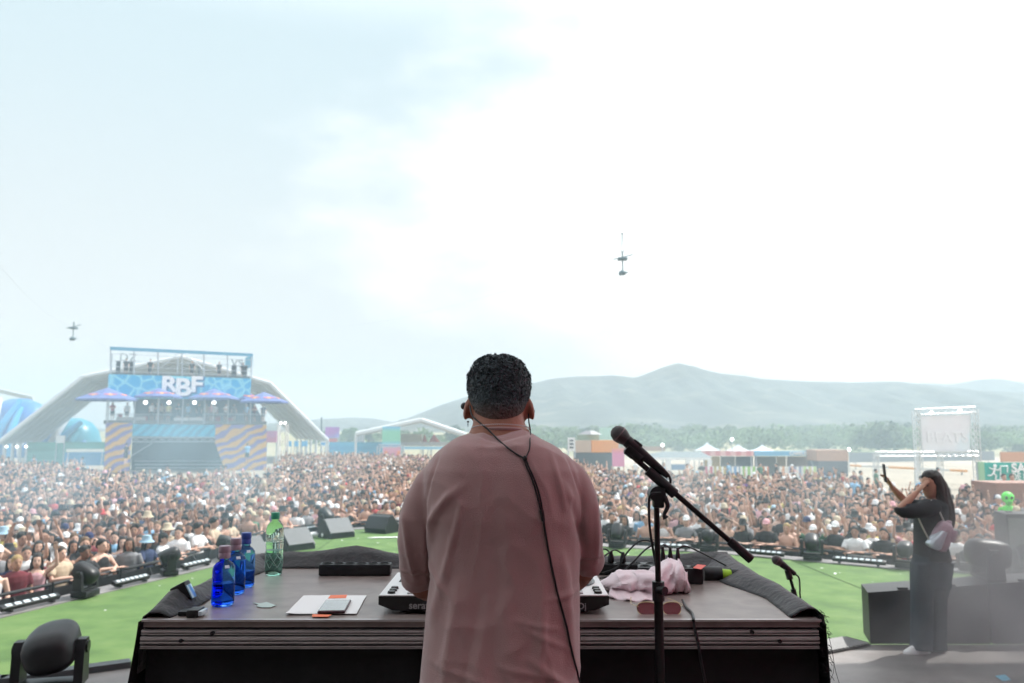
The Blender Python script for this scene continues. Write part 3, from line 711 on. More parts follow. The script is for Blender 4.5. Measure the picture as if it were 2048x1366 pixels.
def emit(part, Mx, t, col):
    global off
    v, f = part; VV.append(v @ Mx.T + t); FF.append(f + off); CC.append(np.tile(np.array([*col, 1], dtype=np.float32), (len(v), 1))); off += len(v)
y = 12.0
jit = np.random.default_rng(33)
while y < 93:
    step = .49 + .003 * y
    x = -.98 * y - 1
    while x < .92 * y + 1:
        px_, py_ = x + jit.uniform(-.2, .2), y + jit.uniform(-.2, .2); x += step * (1.05)
        if jit.uniform() < .06: continue
        p = Vector((px_, py_, 0)); ix = pix(p + Vector((0, 0, 1.6)))[0]
        if ix < -420 or ix > 2330: continue
        lim = 1.33 * far_limit(ix)
        if py_ > lim: 
            if jit.uniform() > .12 * math.exp(-(py_ - lim) / 5): continue
        if py_ > lim * .8 and jit.uniform() < .35: continue
        if py_ < 34:
            sdb = sd_bar(p); hy_ = pix(p + Vector((0, 0, 1.6)))[1]
            if sdb < (.3 if 840 < ix < 1170 else NEAR_D): continue
        if ix > 1690 and py_ > 27 and jit.uniform() < .4: continue
        fem = int(jit.uniform() < .4); pose = random.choices(list(POSES), weights=[0, 40, 12, 14, 6, 16, 8])[0]
        head = random.choices(['short', 'curly', 'long', 'cap', 'bucket'], weights=[2, 3, 80, 8, 7] if fem else [64, 15, 1, 15, 5])[0]
        top = random.choices(['shirt', 'tank', 'bare'], weights=[40, 60, 0] if fem else [68, 14, 18])[0]
        tcol, hc, ht = pick(TOPS)[1], pick(HAIRC)[1], pick(HATC)[1]; sk = np.array(random.choice(SKIN[:6])) * random.uniform(.85, 1.1)
        rz = math.atan2(p.y - 2, p.x) - math.pi / 2 + jit.normal(0, .4); s = random.uniform(.90, 1.03) * (.95 if fem else 1); c_, s_ = math.cos(rz) * s, math.sin(rz) * s
        lean = jit.normal(0, .04)
        Mx = np.array([[c_, -s_, lean], [s_, c_, 0], [0, 0, s]], dtype=np.float32); t = np.array([px_, py_, GZ], dtype=np.float32)
        emit(TPL['body', pose, fem], Mx, t, sk)
        if top != 'bare': emit(TPL[top, pose, fem], Mx, t, tcol)
        emit(TPL['shorts', pose, fem], Mx, t, random.choice([(.02, .02, .025), (.08, .12, .2), (.3, .26, .2)]))
        if head in ('cap', 'bucket'): emit(TPL['long' if fem else 'short'], Mx, t, hc); emit(TPL[head], Mx @ np.diag([1.03, 1.03, 1.005]).astype(np.float32), t, ht)
        else: emit(TPL[head], Mx, t, hc)
        nfar += 1
    y += step
V_ = np.concatenate(VV); F_ = np.concatenate(FF); C_ = np.concatenate(CC)
me = bpy.data.meshes.new("crowd"); me.vertices.add(len(V_)); me.vertices.foreach_set("co", V_.ravel())
me.loops.add(len(F_) * 3); me.loops.foreach_set("vertex_index", F_.ravel()); me.polygons.add(len(F_)); me.polygons.foreach_set("loop_start", np.arange(0, len(F_) * 3, 3, dtype=np.int32)); 
me.polygons.foreach_set("use_smooth", np.ones(len(F_), dtype=bool)); me.update(calc_edges=True)
ca = me.color_attributes.new("Col", 'FLOAT_COLOR', 'POINT'); ca.data.foreach_set("color", C_.ravel())
me.materials.append(mat("crowd", rough=.75, src='attr')); tag(link_mesh("crowd", me), "dense festival crowd filling the field behind the first rows", "crowd", kind="stuff")
print("far crowd", nfar, len(F_))
# ================================================================== DESK AND WHAT IS ON IT
from mathutils import noise as mn
ZT = 2.80 + DZ; YF = 2.433; YB = 3.43
XL = P(287, 1240, YF).x; XR = P(1640, 1240, YF).x
mb = MB(); mb.box(((XL + XR) / 2, 1.2, 1.595 + DZ), (2.2, 4.9, .35)); tag(mb.build("desk_riser", deckm), kind="structure")
deskm = mat_ramp("brown_deck_board", 'noise', [(.28, (.14, .108, .098)), (.45, (.25, .205, .19)), (.55, (.19, .155, .145)), (.75, (.28, .23, .215))], tscale=4.5, detail=9, rough=.38, bump=.1)
desk = thing("dj_desk", "brown stage deck table with aluminium rails and black skirt before the DJ", "table", ((XL + XR) / 2, 2.93, 1.77 + DZ))
mb = MB(); mb.box(((XL + XR) / 2, (YF + YB) / 2, ZT - .011), (XR - XL, YB - YF - .004, .022)); mb.build("tabletop", deskm, desk)
railm = mat("rail_aluminium", (.52, .48, .48), rough=.38, metal=.85, var=.12, vscale=14, bump=.05)
zf = lambda py: P(900, py, YF).z
def rail(y0, y1, yo, name):
    mb = MB(); z0, z1 = zf(y1), zf(y0); xl, xr = P(284, 1280, YF).x, P(1636, 1280, YF).x
    h = z1 - z0
    pts = [(YF - yo, z0), (YF - yo - .006, z0 + h * .2), (YF - yo - .006, z0 + h * .38), (YF - yo + .006, z0 + h * .44), (YF - yo + .006, z0 + h * .52), (YF - yo - .005, z0 + h * .58), (YF - yo - .005, z0 + h * .9), (YF - yo, z1), (YF + .03, z1), (YF + .03, z0)]
    mb.prism([Vector((xl, y, z)) for y, z in pts], (xr - xl, 0, 0)); mb.build(name, railm, desk, smooth=20)
mb = MB(); mb.box(((XL + XR) / 2, YF + .0, ZT - .0015), (XR - XL + .006, .012, .006)); mb.build("edge_strip", railm, desk)
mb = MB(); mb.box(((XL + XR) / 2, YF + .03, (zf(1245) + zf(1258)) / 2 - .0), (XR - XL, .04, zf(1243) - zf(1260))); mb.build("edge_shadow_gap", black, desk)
rail(1259, 1270, .004, "rail"); rail(1271.5, 1287.5, .008, "rail"); rail(1289.5, 1297, .006, "rail")
for px, py in ((424, 1267), (361, 1282), (1505, 1265), (1560, 1283)):
    mb = MB(); p = P(px, py, YF - .016); mb.cyl(p + Vector((0, .01, 0)), p, .006, n=12); mb.build("bolt", blackm, desk)
# skirt
def drape(p0, p1, z0, z1, amp, fl=0, nn=60, seed=0):
    g_ = []; d = (p1 - p0); n_ = Vector((-d.y, d.x, 0)).normalized(); nz_ = 26
    for j in range(nz_ + 1):
        t = j / nz_; row = []
        for i in range(nn + 1):
            s = i / nn; p = p0.lerp(p1, s); off = amp * (.25 + t) * (math.sin(s * d.length * 21 + seed + .6 * math.sin(s * 17)) + .4 * math.sin(s * d.length * 47 + 2 * seed))
            row.append(Vector((p.x, p.y, z0 + (z1 - z0) * t)) + n_ * (off + fl * t ** 1.2))
        g_.append(row)
    return g_
mb = MB(); mb.sheet(drape(Vector((XL, YF + .03, 0)), Vector((XR, YF + .03, 0)), zf(1296), 1.775 + DZ, .012))
mb.build("front_skirt", black, desk)
mb = MB(); mb.sheet(drape(Vector((XL - .01, YB, 0)), Vector((XL - .01, YF - .01, 0)), ZT - .004, 1.775 + DZ, .014, -.18, seed=2)); mb.build("side_skirt", black, desk)
mb = MB(); mb.sheet(drape(Vector((XR + .012, YF - .01, 0)), Vector((XR + .012, YB, 0)), ZT - .01, 1.775 + DZ, .02, -.04, seed=4)); mb.build("side_skirt", black, desk)
mb = MB(); mb.sheet(drape(Vector((XR + .02, YB + .03, 0)), Vector((XL - .02, YB + .03, 0)), ZT + .01, 1.775 + DZ, .02, -.05, seed=6)); mb.build("back_skirt", black, desk)
# black cloth gathered along the left, back and right table edges
def cloth_border(path, name, label):
    """path: (x, y, inner offset vec, ridge height, outer offset vec)"""
    g_ = []
    for k, (x, y, inn, h, out) in enumerate(path):
        b = Vector((x, y, ZT)); inn = Vector((*inn, 0)); out = Vector((*out, 0)); row = []
        for t, z in ((0, .003), (.12, .008), (.35, .6 * h + .004), (.62, h), (.82, h * .9), (1.0, h * .25), (1.05, -.05), (1.08, -.16)):
            row.append(b + inn * (1 - t) + out * t + Vector((mn.noise(Vector((k * .4, t * 3, 1))) * .008, mn.noise(Vector((k * .4, t * 3, 5))) * .008, z + mn.noise(Vector((k * .5, t * 4, 9))) * .006)))
        g_.append(row)
    fine = []
    for a, b in zip(g_, g_[1:]):
        for q in range(3): fine.append([p.lerp(r_, q / 3) for p, r_ in zip(a, b)])
    fine.append(g_[-1])
    mb = MB(); mb.sheet(fine); me = mb.mesh(name, mat('black_cloth_sheen', (.014, .016, .019), rough=.72, var=.3, vscale=9, bump=.35, bscale=30, sheen=.28), 60)
    o = link_mesh(name, me); m = o.modifiers.new("t", 'SOLIDIFY'); m.thickness = .004
    return tag(o, label, "cloth")
pl = []
for k in range(16):
    t = k / 15; y = YF + .02 + (YB - YF) * t; pl.append((XL, y, (.07 + .03 * t + .02 * math.sin(t * 9), 0), .015 + .042 * math.exp(-((t - .17) / .11) ** 2) + .028 * t, (-.012, 0)))
cloth_border(pl, "black_cloth", "black cloth bunched along the left edge of the desk behind the blue bottles")
pb = []
for k in range(30):
    t = k / 29; x = XL + .03 + (XR - XL - .04) * t; pb.append((x, YB - .01, (0, -.10), .045 + .03 * math.exp(-((t - .22) / .07) ** 2) + .01 * math.sin(t * 14), (0, .05)))
cloth_border(pb, "black_cloth", "black cloth folded over the back edge of the desk behind the power strips")
pr_ = []
for k in range(16):
    t = k / 15; y = YB + .02 - (YB - YF) * t; pr_.append((XR, y, (-.16 + .10 * t + .02 * math.sin(t * 11), 0), .05 - .02 * t, (.02, 0)))
cloth_border(pr_, "black_cloth", "black cloth lying along the right edge of the desk below the power connector")
# frayed corner
mb = MB(); rr = np.random.default_rng(5)
for q in range(190):
    z = rr.uniform(-.16, .02); b = Vector((XR + .012 + rr.uniform(-.02, .012), YF + rr.uniform(-.02, .05), ZT + z)); d = Vector((rr.uniform(.2, 1), rr.uniform(-1, .2), rr.uniform(-.7, .5))).normalized() * rr.uniform(.006, .014)
    mb.tube([b, b + d * .6, b + d + Vector((0, 0, -.004))], .0009, n=3, smooth=0)
tag(mb.build("cloth_fringe", black, smooth=0), "frayed black cloth fringe hanging at the right front corner of the desk", "fringe", kind="stuff")
t_ = tag((lambda m_: (m_.tube([P(1655, 1262, YF), P(1664, 1300, YF), P(1672, 1345, YF), P(1690, 1400, YF)], .0008, n=4), m_.tube([P(1650, 1290, YF), P(1668, 1335, YF), P(1655, 1372, YF)], .0006, n=4), m_.build("loose_thread", black))[-1])(MB()), "long loose black threads hanging from the desk's right corner", "thread")

# --- bottles
blueg = mat("blue_glass", (.16, .42, 1.0), rough=.03, trans=1, ior=1.15)
watb = mat("blue_water", (.14, .38, .95), rough=.0, trans=1, ior=1.05)
greeng = mat("green_plastic", (.74, .97, .88), rough=.05, trans=1, ior=1.15)
capm = mat("mauve_cap", (.30, .22, .28), rough=.45); capg = mat("green_cap", (.05, .42, .26), rough=.4, trans=.2)
labm = mat("bottle_print", (.8, .85, .95), rough=.4)
def blue_bottle(px, py, h, r, label, capcol, fill):
    c = G(px, py, ZT); t = thing("water_bottle", label, "bottle", (c.x, c.y, ZT + .001), 0, "blue glass water bottles on the desk"); c = Vector((c.x, c.y, ZT + .001))
    mb = MB(); prof = [(r * .8, 0), (r * .97, .004), (r, .012), (r, h * .60), (r * .93, h * .66), (r * .70, h * .715), (r * .46, h * .745), (r * .42, h * .78), (r * .42, h * .86)]
    mb.lathe(prof, c, 32); mb.build("glass", blueg, t, smooth=50)
    mb = MB(); mb.lathe([(r * .7, .006), (r * .9, .010), (r * .93, .02), (r * .93, h * fill)], c, 28); mb.build("water", watb, t, smooth=50)
    mb = MB(); mb.lathe([(r * .50, h * .79), (r * .52, h * .80), (r * .52, h * .875), (r * .50, h * .88), (r * .50, h * .89), (r * .53, h * .9), (r * .53, h * .985), (r * .49, h)], c, 28); mb.build("cap", capcol, t, smooth=40)
    mb = MB(); a0 = -1.15
    R2 = [[c + Vector((math.cos(a) * (rr_ + .0006), math.sin(a) * (rr_ + .0006), z)) for a in [a0 + .45 * k / 6 for k in range(7)]] for rr_, z in ((r * .95, h * .645), (r * .82, h * .69))]
    mb.sheet(R2); mb.build("neck_tag", labm, t)
blue_bottle(445, 1211, .186, .0355, "nearest blue glass water bottle with mauve cap at the desk's left", capm, .38)
blue_bottle(468, 1188, .186, .0355, "middle blue glass water bottle with mauve cap, standing second in the row", capm, .62)
blue_bottle(489, 1174, .190, .0335, "farthest blue glass water bottle, with a blue cap", mat("blue_cap", (.03, .08, .35), rough=.4), .3)
c = G(547, 1150, ZT); c.z = ZT + .001; t = thing("water_bottle", "green ribbed plastic water bottle standing behind the blue bottles", "bottle", c)
prof = [(.024, 0), (.031, .004), (.033, .02)]
for k in range(1, 9): prof += [(.0325 + .001 * (k % 2), .02 + k * .013)]
prof += [(.0325, .135), (.034, .14), (.0325, .146), (.034, .152), (.033, .158), (.033, .175), (.029, .19), (.020, .203), (.0135, .21), (.0135, .218)]
mb = MB(); mb.lathe(prof, c, 32); mb.build("body", greeng, t, smooth=50)
mb = MB(); mb.lathe([(.016, .213), (.0165, .216), (.0165, .235), (.015, .238)], c, 28); mb.build("cap", capg, t)
mb = MB(); mb.lathe([(.026, .004), (.0305, .012), (.031, .095)], c, 28); mb.build("water", mat("green_water", (.66, .96, .84), rough=0, trans=1, ior=1.05), t)
mb = MB()
for k in range(7):
    for sgn in (1, -1):
        a0 = k * .9; mb.tube([c + Vector((math.cos(a0 + sgn * q * .35) * .0338, math.sin(a0 + sgn * q * .35) * .0338, .03 + .018 * q)) for q in range(4)], .0009, n=4, smooth=2)
for z in (.118, .128, .138): mb.tube([c + Vector((math.cos(a) * .0338, math.sin(a) * .0338, z)) for a in [q * .3 for q in range(22)]], .001, n=4, smooth=0)
mb.build("ribs", mat("rib_highlight", (.6, .85, .78), rough=.15, trans=.3), t)
# --- paper, phone, tape
a, b, c_, d = [G(x, y, ZT) + Vector((0, 0, .002)) for x, y in ((571, 1231), (713, 1230), (733, 1193), (607, 1193))]
mb = MB(); g_ = []
for j in range(7):
    row = []
    for i in range(9):
        p = a.lerp(b, i / 8).lerp(d.lerp(c_, i / 8), j / 6); p = p + Vector((0, 0, .0015 + .003 * abs(mn.noise(Vector((i * .6, j * .6, 0)))) + (.004 if (i == 0 and j == 0) else 0))); row.append(p)
    g_.append(row)
mb.sheet(g_); mb.rings([[g_[j][i] - Vector((0, 0, .0008)) for j, i in ((0, 0), (0, 8), (6, 8), (6, 0))], [g_[j][i] for j, i in ((0, 0), (0, 8), (6, 8), (6, 0))]], False); o = mb.build("paper_sheet", mat("paper_white", (.8, .8, .8), rough=.7)); tag(o, "white sheet of paper lying on the desk under the phone", "paper")
ph = thing("smartphone", "smartphone lying screen up on the white paper", "phone", G(668, 1214, ZT + .008))
a, b, c_, d = [G(x, y, ZT + .009) for x, y in ((638, 1224), (687, 1224), (697, 1202), (656, 1202))]
mb = MB(); ctr = (a + b + c_ + d) / 4; xa = (b - a).normalized(); ya = ((d + c_) / 2 - (a + b) / 2); ang = math.atan2(xa.y, xa.x); W_ = (b - a).length; L_ = ya.length
# slightly sheared rectangle: real phones are rectangles, so use its mean axes
Mr = Matrix.Rotation(math.atan2(ya.y, ya.x) - math.pi / 2, 3, 'Z')
mb.box(ctr - Vector((0, 0, .0005)), (.083, .168, .009), M=Mr, bev=.004, seg=3); mb.build("case", mat("phone_case", (.06, .02, .03), rough=.35), ph)
mb = MB(); mb.box(ctr + Vector((0, 0, .0045)), (.077, .160, .0008), M=Mr); mb.build("screen", mat("phone_glass", (.02, .02, .022), rough=.05, coat=1, spec=1.0), ph)
tape = mat("orange_tape", (.85, .20, .09), rough=.6)
for pts, lab in ((((656, 1197), (692, 1196), (694, 1190), (661, 1191)), "orange tape holding down the far edge of the paper"), (((624, 1234), (656, 1234), (663, 1230), (625, 1229)), "orange tape at the near edge of the paper by the phone")):
    mb = MB(); mb.prism([G(x, y, ZT + .004) for x, y in pts], (0, 0, .0012)); tag(mb.build("tape_strip", tape), lab, "tape")
mb = MB(); mb.prism([G(x, y, ZT + .002) for x, y in ((505, 1205), (520, 1207), (533, 1204), (552, 1211), (540, 1215), (524, 1215), (513, 1213), (516, 1209))], (0, 0, .0007))
tag(mb.build("tape_mark", mat("pale_tape", (.45, .55, .52), rough=.6)), "pale torn tape mark on the brown desk right of the blue bottles", "tape")
# --- clip light / small stand on the left corner
cl = thing("clip_lamp", "small black clip lamp with pale blue lens on the desk's left corner", "lamp", G(375, 1222, ZT))
mb = MB(); p = P(366, 1184, 2.62); mb.box(p, (.052, .045, .056), M=Matrix.Rotation(R(-28), 3, 'Y'), bev=.005); mb.build("head", blackp, cl)
mb = MB(); mb.box(p + Vector((.028, -.004, .004)), (.004, .036, .046), M=Matrix.Rotation(R(-28), 3, 'Y'), bev=.001); mb.build("lens", mat("blue_lens", (.25, .45, .6), rough=.1, coat=1), cl)
mb = MB(); mb.tube([P(364, 1196, 2.62), P(360, 1210, 2.6), P(366, 1221, 2.6)], .009, n=8); mb.box(G(372, 1224, ZT + .008), (.03, .05, .014), bev=.003); mb.build("clamp", blackp, cl)
mb = MB(); p = G(391, 1224, ZT + .012); mb.box(p, (.035, .055, .022), bev=.003); rc = thing("receiver_box", "small black box with a pale top lying beside the clip lamp", "electronic box", p - Vector((0, 0, .012))); mb.build("case", blackp, rc)
mb = MB(); mb.box(p + Vector((.018, 0, .0)), (.02, .05, .014), bev=.002); mb.build("display", mat("pale_display", (.5, .6, .65), rough=.2), rc)

# --- DJ controller
ctlw = mat("controller_white", (.72, .72, .72), rough=.4); ctlb = mat("controller_black", (.012, .012, .013), rough=.4)
dk = thing("dj_controller", "wide white topped DJ controller with black front on the desk", "dj controller", G(988, 1228, ZT))
xl, xr = P(757, 1195, 2.50).x, P(1218, 1195, 2.50).x; yf = 2.50; zb, zt = ZT + .012, P(900, 1193, 2.50).z; yb = 2.90; cut = .045
mb = MB(); zc = zb + (zt - zb) * .42
mb.prism([Vector((xl, yf, zt)), Vector((xl, yf, zc)), Vector((xl + cut, yf + .0, zb)), Vector((xr - cut, yf + .0, zb)), Vector((xr, yf, zc)), Vector((xr, yf, zt))], (0, yb - yf, 0)); mb.build("body", ctlb, dk)
mb = MB(); mb.box(((xl + xr) / 2, (yf + yb) / 2, zt + .002), (xr - xl - .002, yb - yf - .004, .004), bev=.0015); mb.build("top_plate", ctlw, dk)
for x in (xl + .07, xr - .07):
    for y in (yf + .05, yb - .06):
        mb = MB(); mb.cyl((x, y, ZT), (x, y, zb), .012, n=12); mb.build("foot", ctlb, dk)
def jog(cx):
    cy_ = 2.72; z = zt + .004
    mb = MB(); mb.lathe([(.112, 0), (.114, .004), (.108, .012), (.1, .022), (.098, .026)], (cx, cy_, z), 40); j = mb.build("jog_wheel", mat("jog_black", (.02, .03, .04), rough=.3, coat=.5), dk)
    mb = MB(); mb.lathe([(.094, .024), (.095, .029), (.093, .031)], (cx, cy_, z), 40); mb.build("jog_plate", mat("jog_silver", (.6, .6, .62), rough=.25, metal=.6), j)
    mb = MB()
    for k in range(36): a = k * math.pi / 18; mb.cyl((cx + math.cos(a) * .106, cy_ + math.sin(a) * .106, z + .006), (cx + math.cos(a) * .101, cy_ + math.sin(a) * .101, z + .022), .003, n=5)
    mb.build("jog_ridges", ctlb, j)
jog(xl + .16); jog(xr - .135)
def pads(x0):
    for r_ in range(2):
        for k in range(4):
            mb = MB(); mb.box((x0 + k * .046, yf + .03 + r_ * .036, zt + .006), (.04, .03, .006), bev=.002); mb.build("pad", mat("pad_grey", (.42, .42, .43), rough=.5), dk)
pads(xl + .105); pads(xr - .235)
for x in (xl + .035, xr - .03):
    for k, y in enumerate((yf + .03, yf + .065, yf + .1)):
        mb = MB(); mb.cyl((x, y, zt + .003), (x, y, zt + .011), .013, .011, n=16); mb.build("button", ctlb, dk)
    mb = MB(); mb.box((x, 2.78, zt + .005), (.006, .13, .002)); mb.build("slider_slot", ctlb, dk)
    mb = MB(); mb.box((x, 2.80, zt + .014), (.02, .012, .018), bev=.003); mb.build("slider_knob", ctlb, dk)
    for k in range(3):
        mb = MB(); mb.box((x + (.0), yb - .03 - k * .015, zt + .006), (.026, .006, .005), bev=.001); mb.build("button", ctlb, dk)
for i in range(4):
    for j in range(4):
        mb = MB(); x = (xl + xr) / 2 - .06 + i * .04; y = yb - .04 - j * .045; mb.cyl((x, y, zt + .003), (x, y, zt + .02), .009, .007, n=12); mb.build("knob", ctlb, dk)
txm = mat("logo_grey", (.30, .31, .32), rough=.5)
text_obj("serato", .030, .0006, "lettering", txm, (P(843, 1212, 2.498).x, 2.4985, P(843, 1211.5, 2.498).z), (1, 0, 0), (0, 0, 1), dk, bold=.0006)
text_obj("Pioneer Dj", .027, .0006, "lettering", txm, (P(1134, 1213, 2.498).x, 2.4985, P(1134, 1213, 2.498).z), (1, 0, 0), (0, 0, 1), dk, bold=.0004)

# --- power strips, plugs and cables
def strip(p0, p1, hw, hh, label, nsock, group="power strips on the desk"):
    a, b = G(*p0, ZT), G(*p1, ZT); a.z = b.z = 0; d = (b - a).normalized(); rz = math.atan2(d.y, d.x); mid = (a + b) / 2; mid.z = ZT + .002
    t = thing("power_strip", label, "power strip", mid, rz, group); L = (b - a).length; Mx = WM[t]
    m1 = MB(); m1.box((0, 0, hh / 2), (L, hw, hh), bev=.004); m1.bm.transform(Mx); m1.build("housing", blackp, t)
    for k in range(nsock):
        x = -L / 2 + L * (k + .6) / (nsock + .2); m1 = MB(); m1.lathe([(.021, hh), (.022, hh + .002), (.018, hh + .002), (.0175, hh - .001), (.002, hh - .001)], (x, 0, 0), 24); m1.bm.transform(Mx); m1.build("socket", blackm, t)
    return t, mid, d, L
strip((640, 1150), (782, 1150), .055, .042, "long black power strip with empty sockets left of the DJ", 6)
strip((1190, 1148), (1322, 1149), .055, .040, "short black power strip with two plugs right of the DJ", 4)
t2, mid2, d2, L2 = strip((1276, 1163), (1405, 1166), .075, .055, "large black power distributor with three upright plugs behind the towel", 5)
def plug(px, py, Y, h=.05, r=.0095, lab="", cable=None, z0=None):
    b = P(px, py, Y); 
    if z0 is not None: b.z = z0
    t = thing("power_plug", lab, "plug", b, 0, "black plugs standing in the power strips")
    m1 = MB(); m1.lathe([(r * .7, 0), (r, .006), (r * 1.0, h * .45), (r * .62, h * .8), (r * .5, h)], b, 14); m1.build("plug_body", blackp, t)
    if cable:
        m1 = MB(); m1.tube([b + Vector((0, 0, h * .95))] + [Vector(q) for q in cable], .0034, n=7, smooth=6); m1.build("cable", blackp, t)
C3 = lambda px, py, Y: P(px, py, Y)
plug(1326, 1127, 3.04, .062, .0095, "black plug nearest the microphone stand in the large distributor", [C3(1322, 1096, 3.04), C3(1303, 1083, 3.05), C3(1280, 1082, 3.06), C3(1255, 1104, 3.08), C3(1235, 1134, 3.1), C3(1205, 1146, 3.1)])
plug(1341, 1128, 3.04, .062, .0095, "middle black plug of three in the large distributor", [C3(1337, 1094, 3.04), C3(1326, 1090, 3.03), C3(1316, 1105, 3.0), C3(1314, 1130, 2.98)])
plug(1356, 1129, 3.04, .062, .0095, "rightmost black plug of three in the large distributor", [C3(1358, 1097, 3.04), C3(1370, 1092, 3.05), C3(1400, 1104, 3.1), C3(1450, 1130, 3.2), C3(1490, 1152, 3.3), C3(1510, 1190, 3.3)])
plug(1222, 1126, 3.2, .045, .013, "wide black plug beside the DJ's right arm in the short strip", [C3(1221, 1106, 3.2), C3(1210, 1098, 3.2), C3(1190, 1100, 3.15)])
plug(1246, 1126, 3.2, .042, .012, "second black plug from the DJ's right arm in the short strip", [C3(1243, 1106, 3.2), C3(1228, 1100, 3.2), C3(1205, 1114, 3.15), C3(1180, 1125, 3.1)])
m1 = MB(); m1.tube([C3(1312, 1086, 3.0), C3(1290, 1100, 3.0), C3(1262, 1128, 2.98), G(1235, 1150, ZT + .006), G(1200, 1156, ZT + .006)], .0034, n=7, smooth=6); tag(m1.build("power_cable", blackp), "black cable looping from the microphone stand down to the short strip", "cable")
cn = thing("power_connector", "black round power connector with lime tape on the desk's back right", "connector", G(1427, 1166, ZT + .002))
def hcyl(x0, x1, py, Y, r, m, nm, n=20):
    m1 = MB(); a, b = P(x0, py, Y), P(x1, py + 1.5, Y); m1.cyl(a, b, r, n=n); return m1.build(nm, m, cn)
hcyl(1406, 1442, 1148, 3.08, .030, blackp, "socket_body"); hcyl(1443, 1461, 1149, 3.08, .021, mat("lime_tape", (.35, .62, .03), rough=.5), "lime_tape"); hcyl(1461, 1484, 1149, 3.08, .022, blackp, "plug_body"); hcyl(1484, 1494, 1150, 3.08, .012, blackp, "strain_relief")
m1 = MB(); m1.tube([C3(1494, 1151, 3.08), C3(1505, 1155, 3.08), C3(1515, 1170, 3.1), C3(1520, 1200, 3.2)], .006, n=8); m1.build("cable", blackp, cn)
mb = MB(); mb.prism([G(x, y, ZT + .056 + .003) for x, y in ((1386, 1136), (1402, 1139), (1412, 1131), (1395, 1129))], (0, 0, .001)); tag(mb.build("tape_strip", mat("red_tape", (.75, .12, .09), rough=.6)), "red tape across the right end of the large power distributor", "tape")
mb = MB(); mb.tube([G(1365, 1200, ZT + .008), G(1372, 1214, ZT + .005), G(1384, 1226, ZT + .005), G(1387, 1238, ZT + .006), P(1388, 1250, YF - .012), P(1396, 1285, YF - .02), P(1402, 1320, YF - .02), P(1414, 1380, YF - .02)], .0042, n=8, smooth=5)
tag(mb.build("power_cable", blackp), "black cable running from the towel over the front edge of the desk", "cable")
# --- towel
towm = mat("pink_towel", (.80, .66, .70), rough=.95, var=.08, vscale=10, bump=.25, bscale=160, sheen=.3)
rr = np.random.default_rng(8)
ax = [G(1200, 1178, ZT), G(1232, 1180, ZT), G(1268, 1182, ZT), G(1305, 1184, ZT), G(1340, 1180, ZT), G(1362, 1182, ZT), G(1374, 1184, ZT)]
R_ = []
W_ = [(.04, .012), (.075, .030), (.085, .036), (.09, .036), (.075, .052), (.062, .052), (.035, .035)]
steps = 60
for k in range(steps + 1):
    t = k / steps * 6; i = min(5, int(t)); f = t - i; f = f * f * (3 - 2 * f); c = ax[i].lerp(ax[i + 1], f); ry = W_[i][0] * (1 - f) + W_[i + 1][0] * f; rz_ = W_[i][1] * (1 - f) + W_[i + 1][1] * f; ring = []
    for q in range(40):
        a = 2 * math.pi * q / 40; fold = 1 + .24 * mn.noise(Vector((t * .9, math.cos(a) * 1.7, math.sin(a) * 1.7))) + .22 * (1 - abs(mn.noise(Vector((t * 1.6 + a * .8, 4, a))) * 2.2))
        z = math.sin(a) * rz_ * fold; ring.append(Vector((c.x + .01 * mn.noise(Vector((a, t, 3))), c.y + math.cos(a) * ry * fold, max(ZT + .0015, ZT + rz_ * .85 + z))))
    R_.append(ring)
mb = MB(); mb.rings(R_); tag(mb.build("towel", towm, smooth=60), "pale pink towel crumpled on the desk right of the controller", "towel")
mb = MB(); g_ = []
for j in range(10):
    row = []
    for i in range(24):
        t = i / 23; p = G(1215 + 112 * t, 1196 + 8 * math.sin(t * 3) , ZT); q = G(1225 + 95 * t, 1180, ZT); s_ = j / 9
        row.append(p.lerp(q, s_) + Vector((0, 0, .004 + .03 * s_ * s_ + .004 * math.sin(i * .9 + j * .5) * (1 - s_ * .5) + .003 * abs(mn.noise(Vector((i * .3, j * .4, 2)))))))
    g_.append(row)
o_t = mb.sheet(g_).build("towel_hem", towm, COL.objects.get("towel"), smooth=60); o_t.modifiers.new("s", 'SOLIDIFY').thickness = .004
# --- sunglasses
sg = thing("sunglasses", "rose tinted sunglasses lying on the desk in front of the towel", "sunglasses", G(1315, 1230, ZT))
lm = mat("rose_lens", (.42, .14, .16), rough=.08, trans=.55, coat=1); wire = mat("gold_wire", (.55, .42, .25), rough=.3, metal=1)
for cx_, w_ in ((1292, .030), (1342, .028)):
    c = P(cx_ + 2, 1217, 2.51); mb = MB(); ring = [c + Vector((math.copysign(abs(math.cos(a)) ** .8, math.cos(a)) * w_, .004 * math.cos(a * 2) + .006 * math.sin(a), math.copysign(abs(math.sin(a)) ** .8, math.sin(a)) * .019)) for a in [2 * math.pi * k / 32 for k in range(32)]]
    mb.prism(ring, (0, .0018, 0)); L_ = mb.build("lens", lm, sg); mb = MB(); mb.tube(ring + ring[:1], .0011, n=6, smooth=0, cap=False); mb.build("rim", wire, L_)
mb = MB(); mb.tube([P(1311, 1212, 2.51), P(1317, 1209, 2.51), P(1325, 1212, 2.51)], .0012, n=6); mb.build("bridge", wire, sg)
for pts in ([P(1277, 1213, 2.51), P(1268, 1210, 2.54), P(1262, 1207, 2.60), P(1262, 1194, 2.64)], [P(1361, 1213, 2.51), P(1364, 1208, 2.55), P(1335, 1196, 2.66)]):
    mb = MB(); mb.tube(pts, .0012, n=6, smooth=2); mb.build("temple", wire, sg)
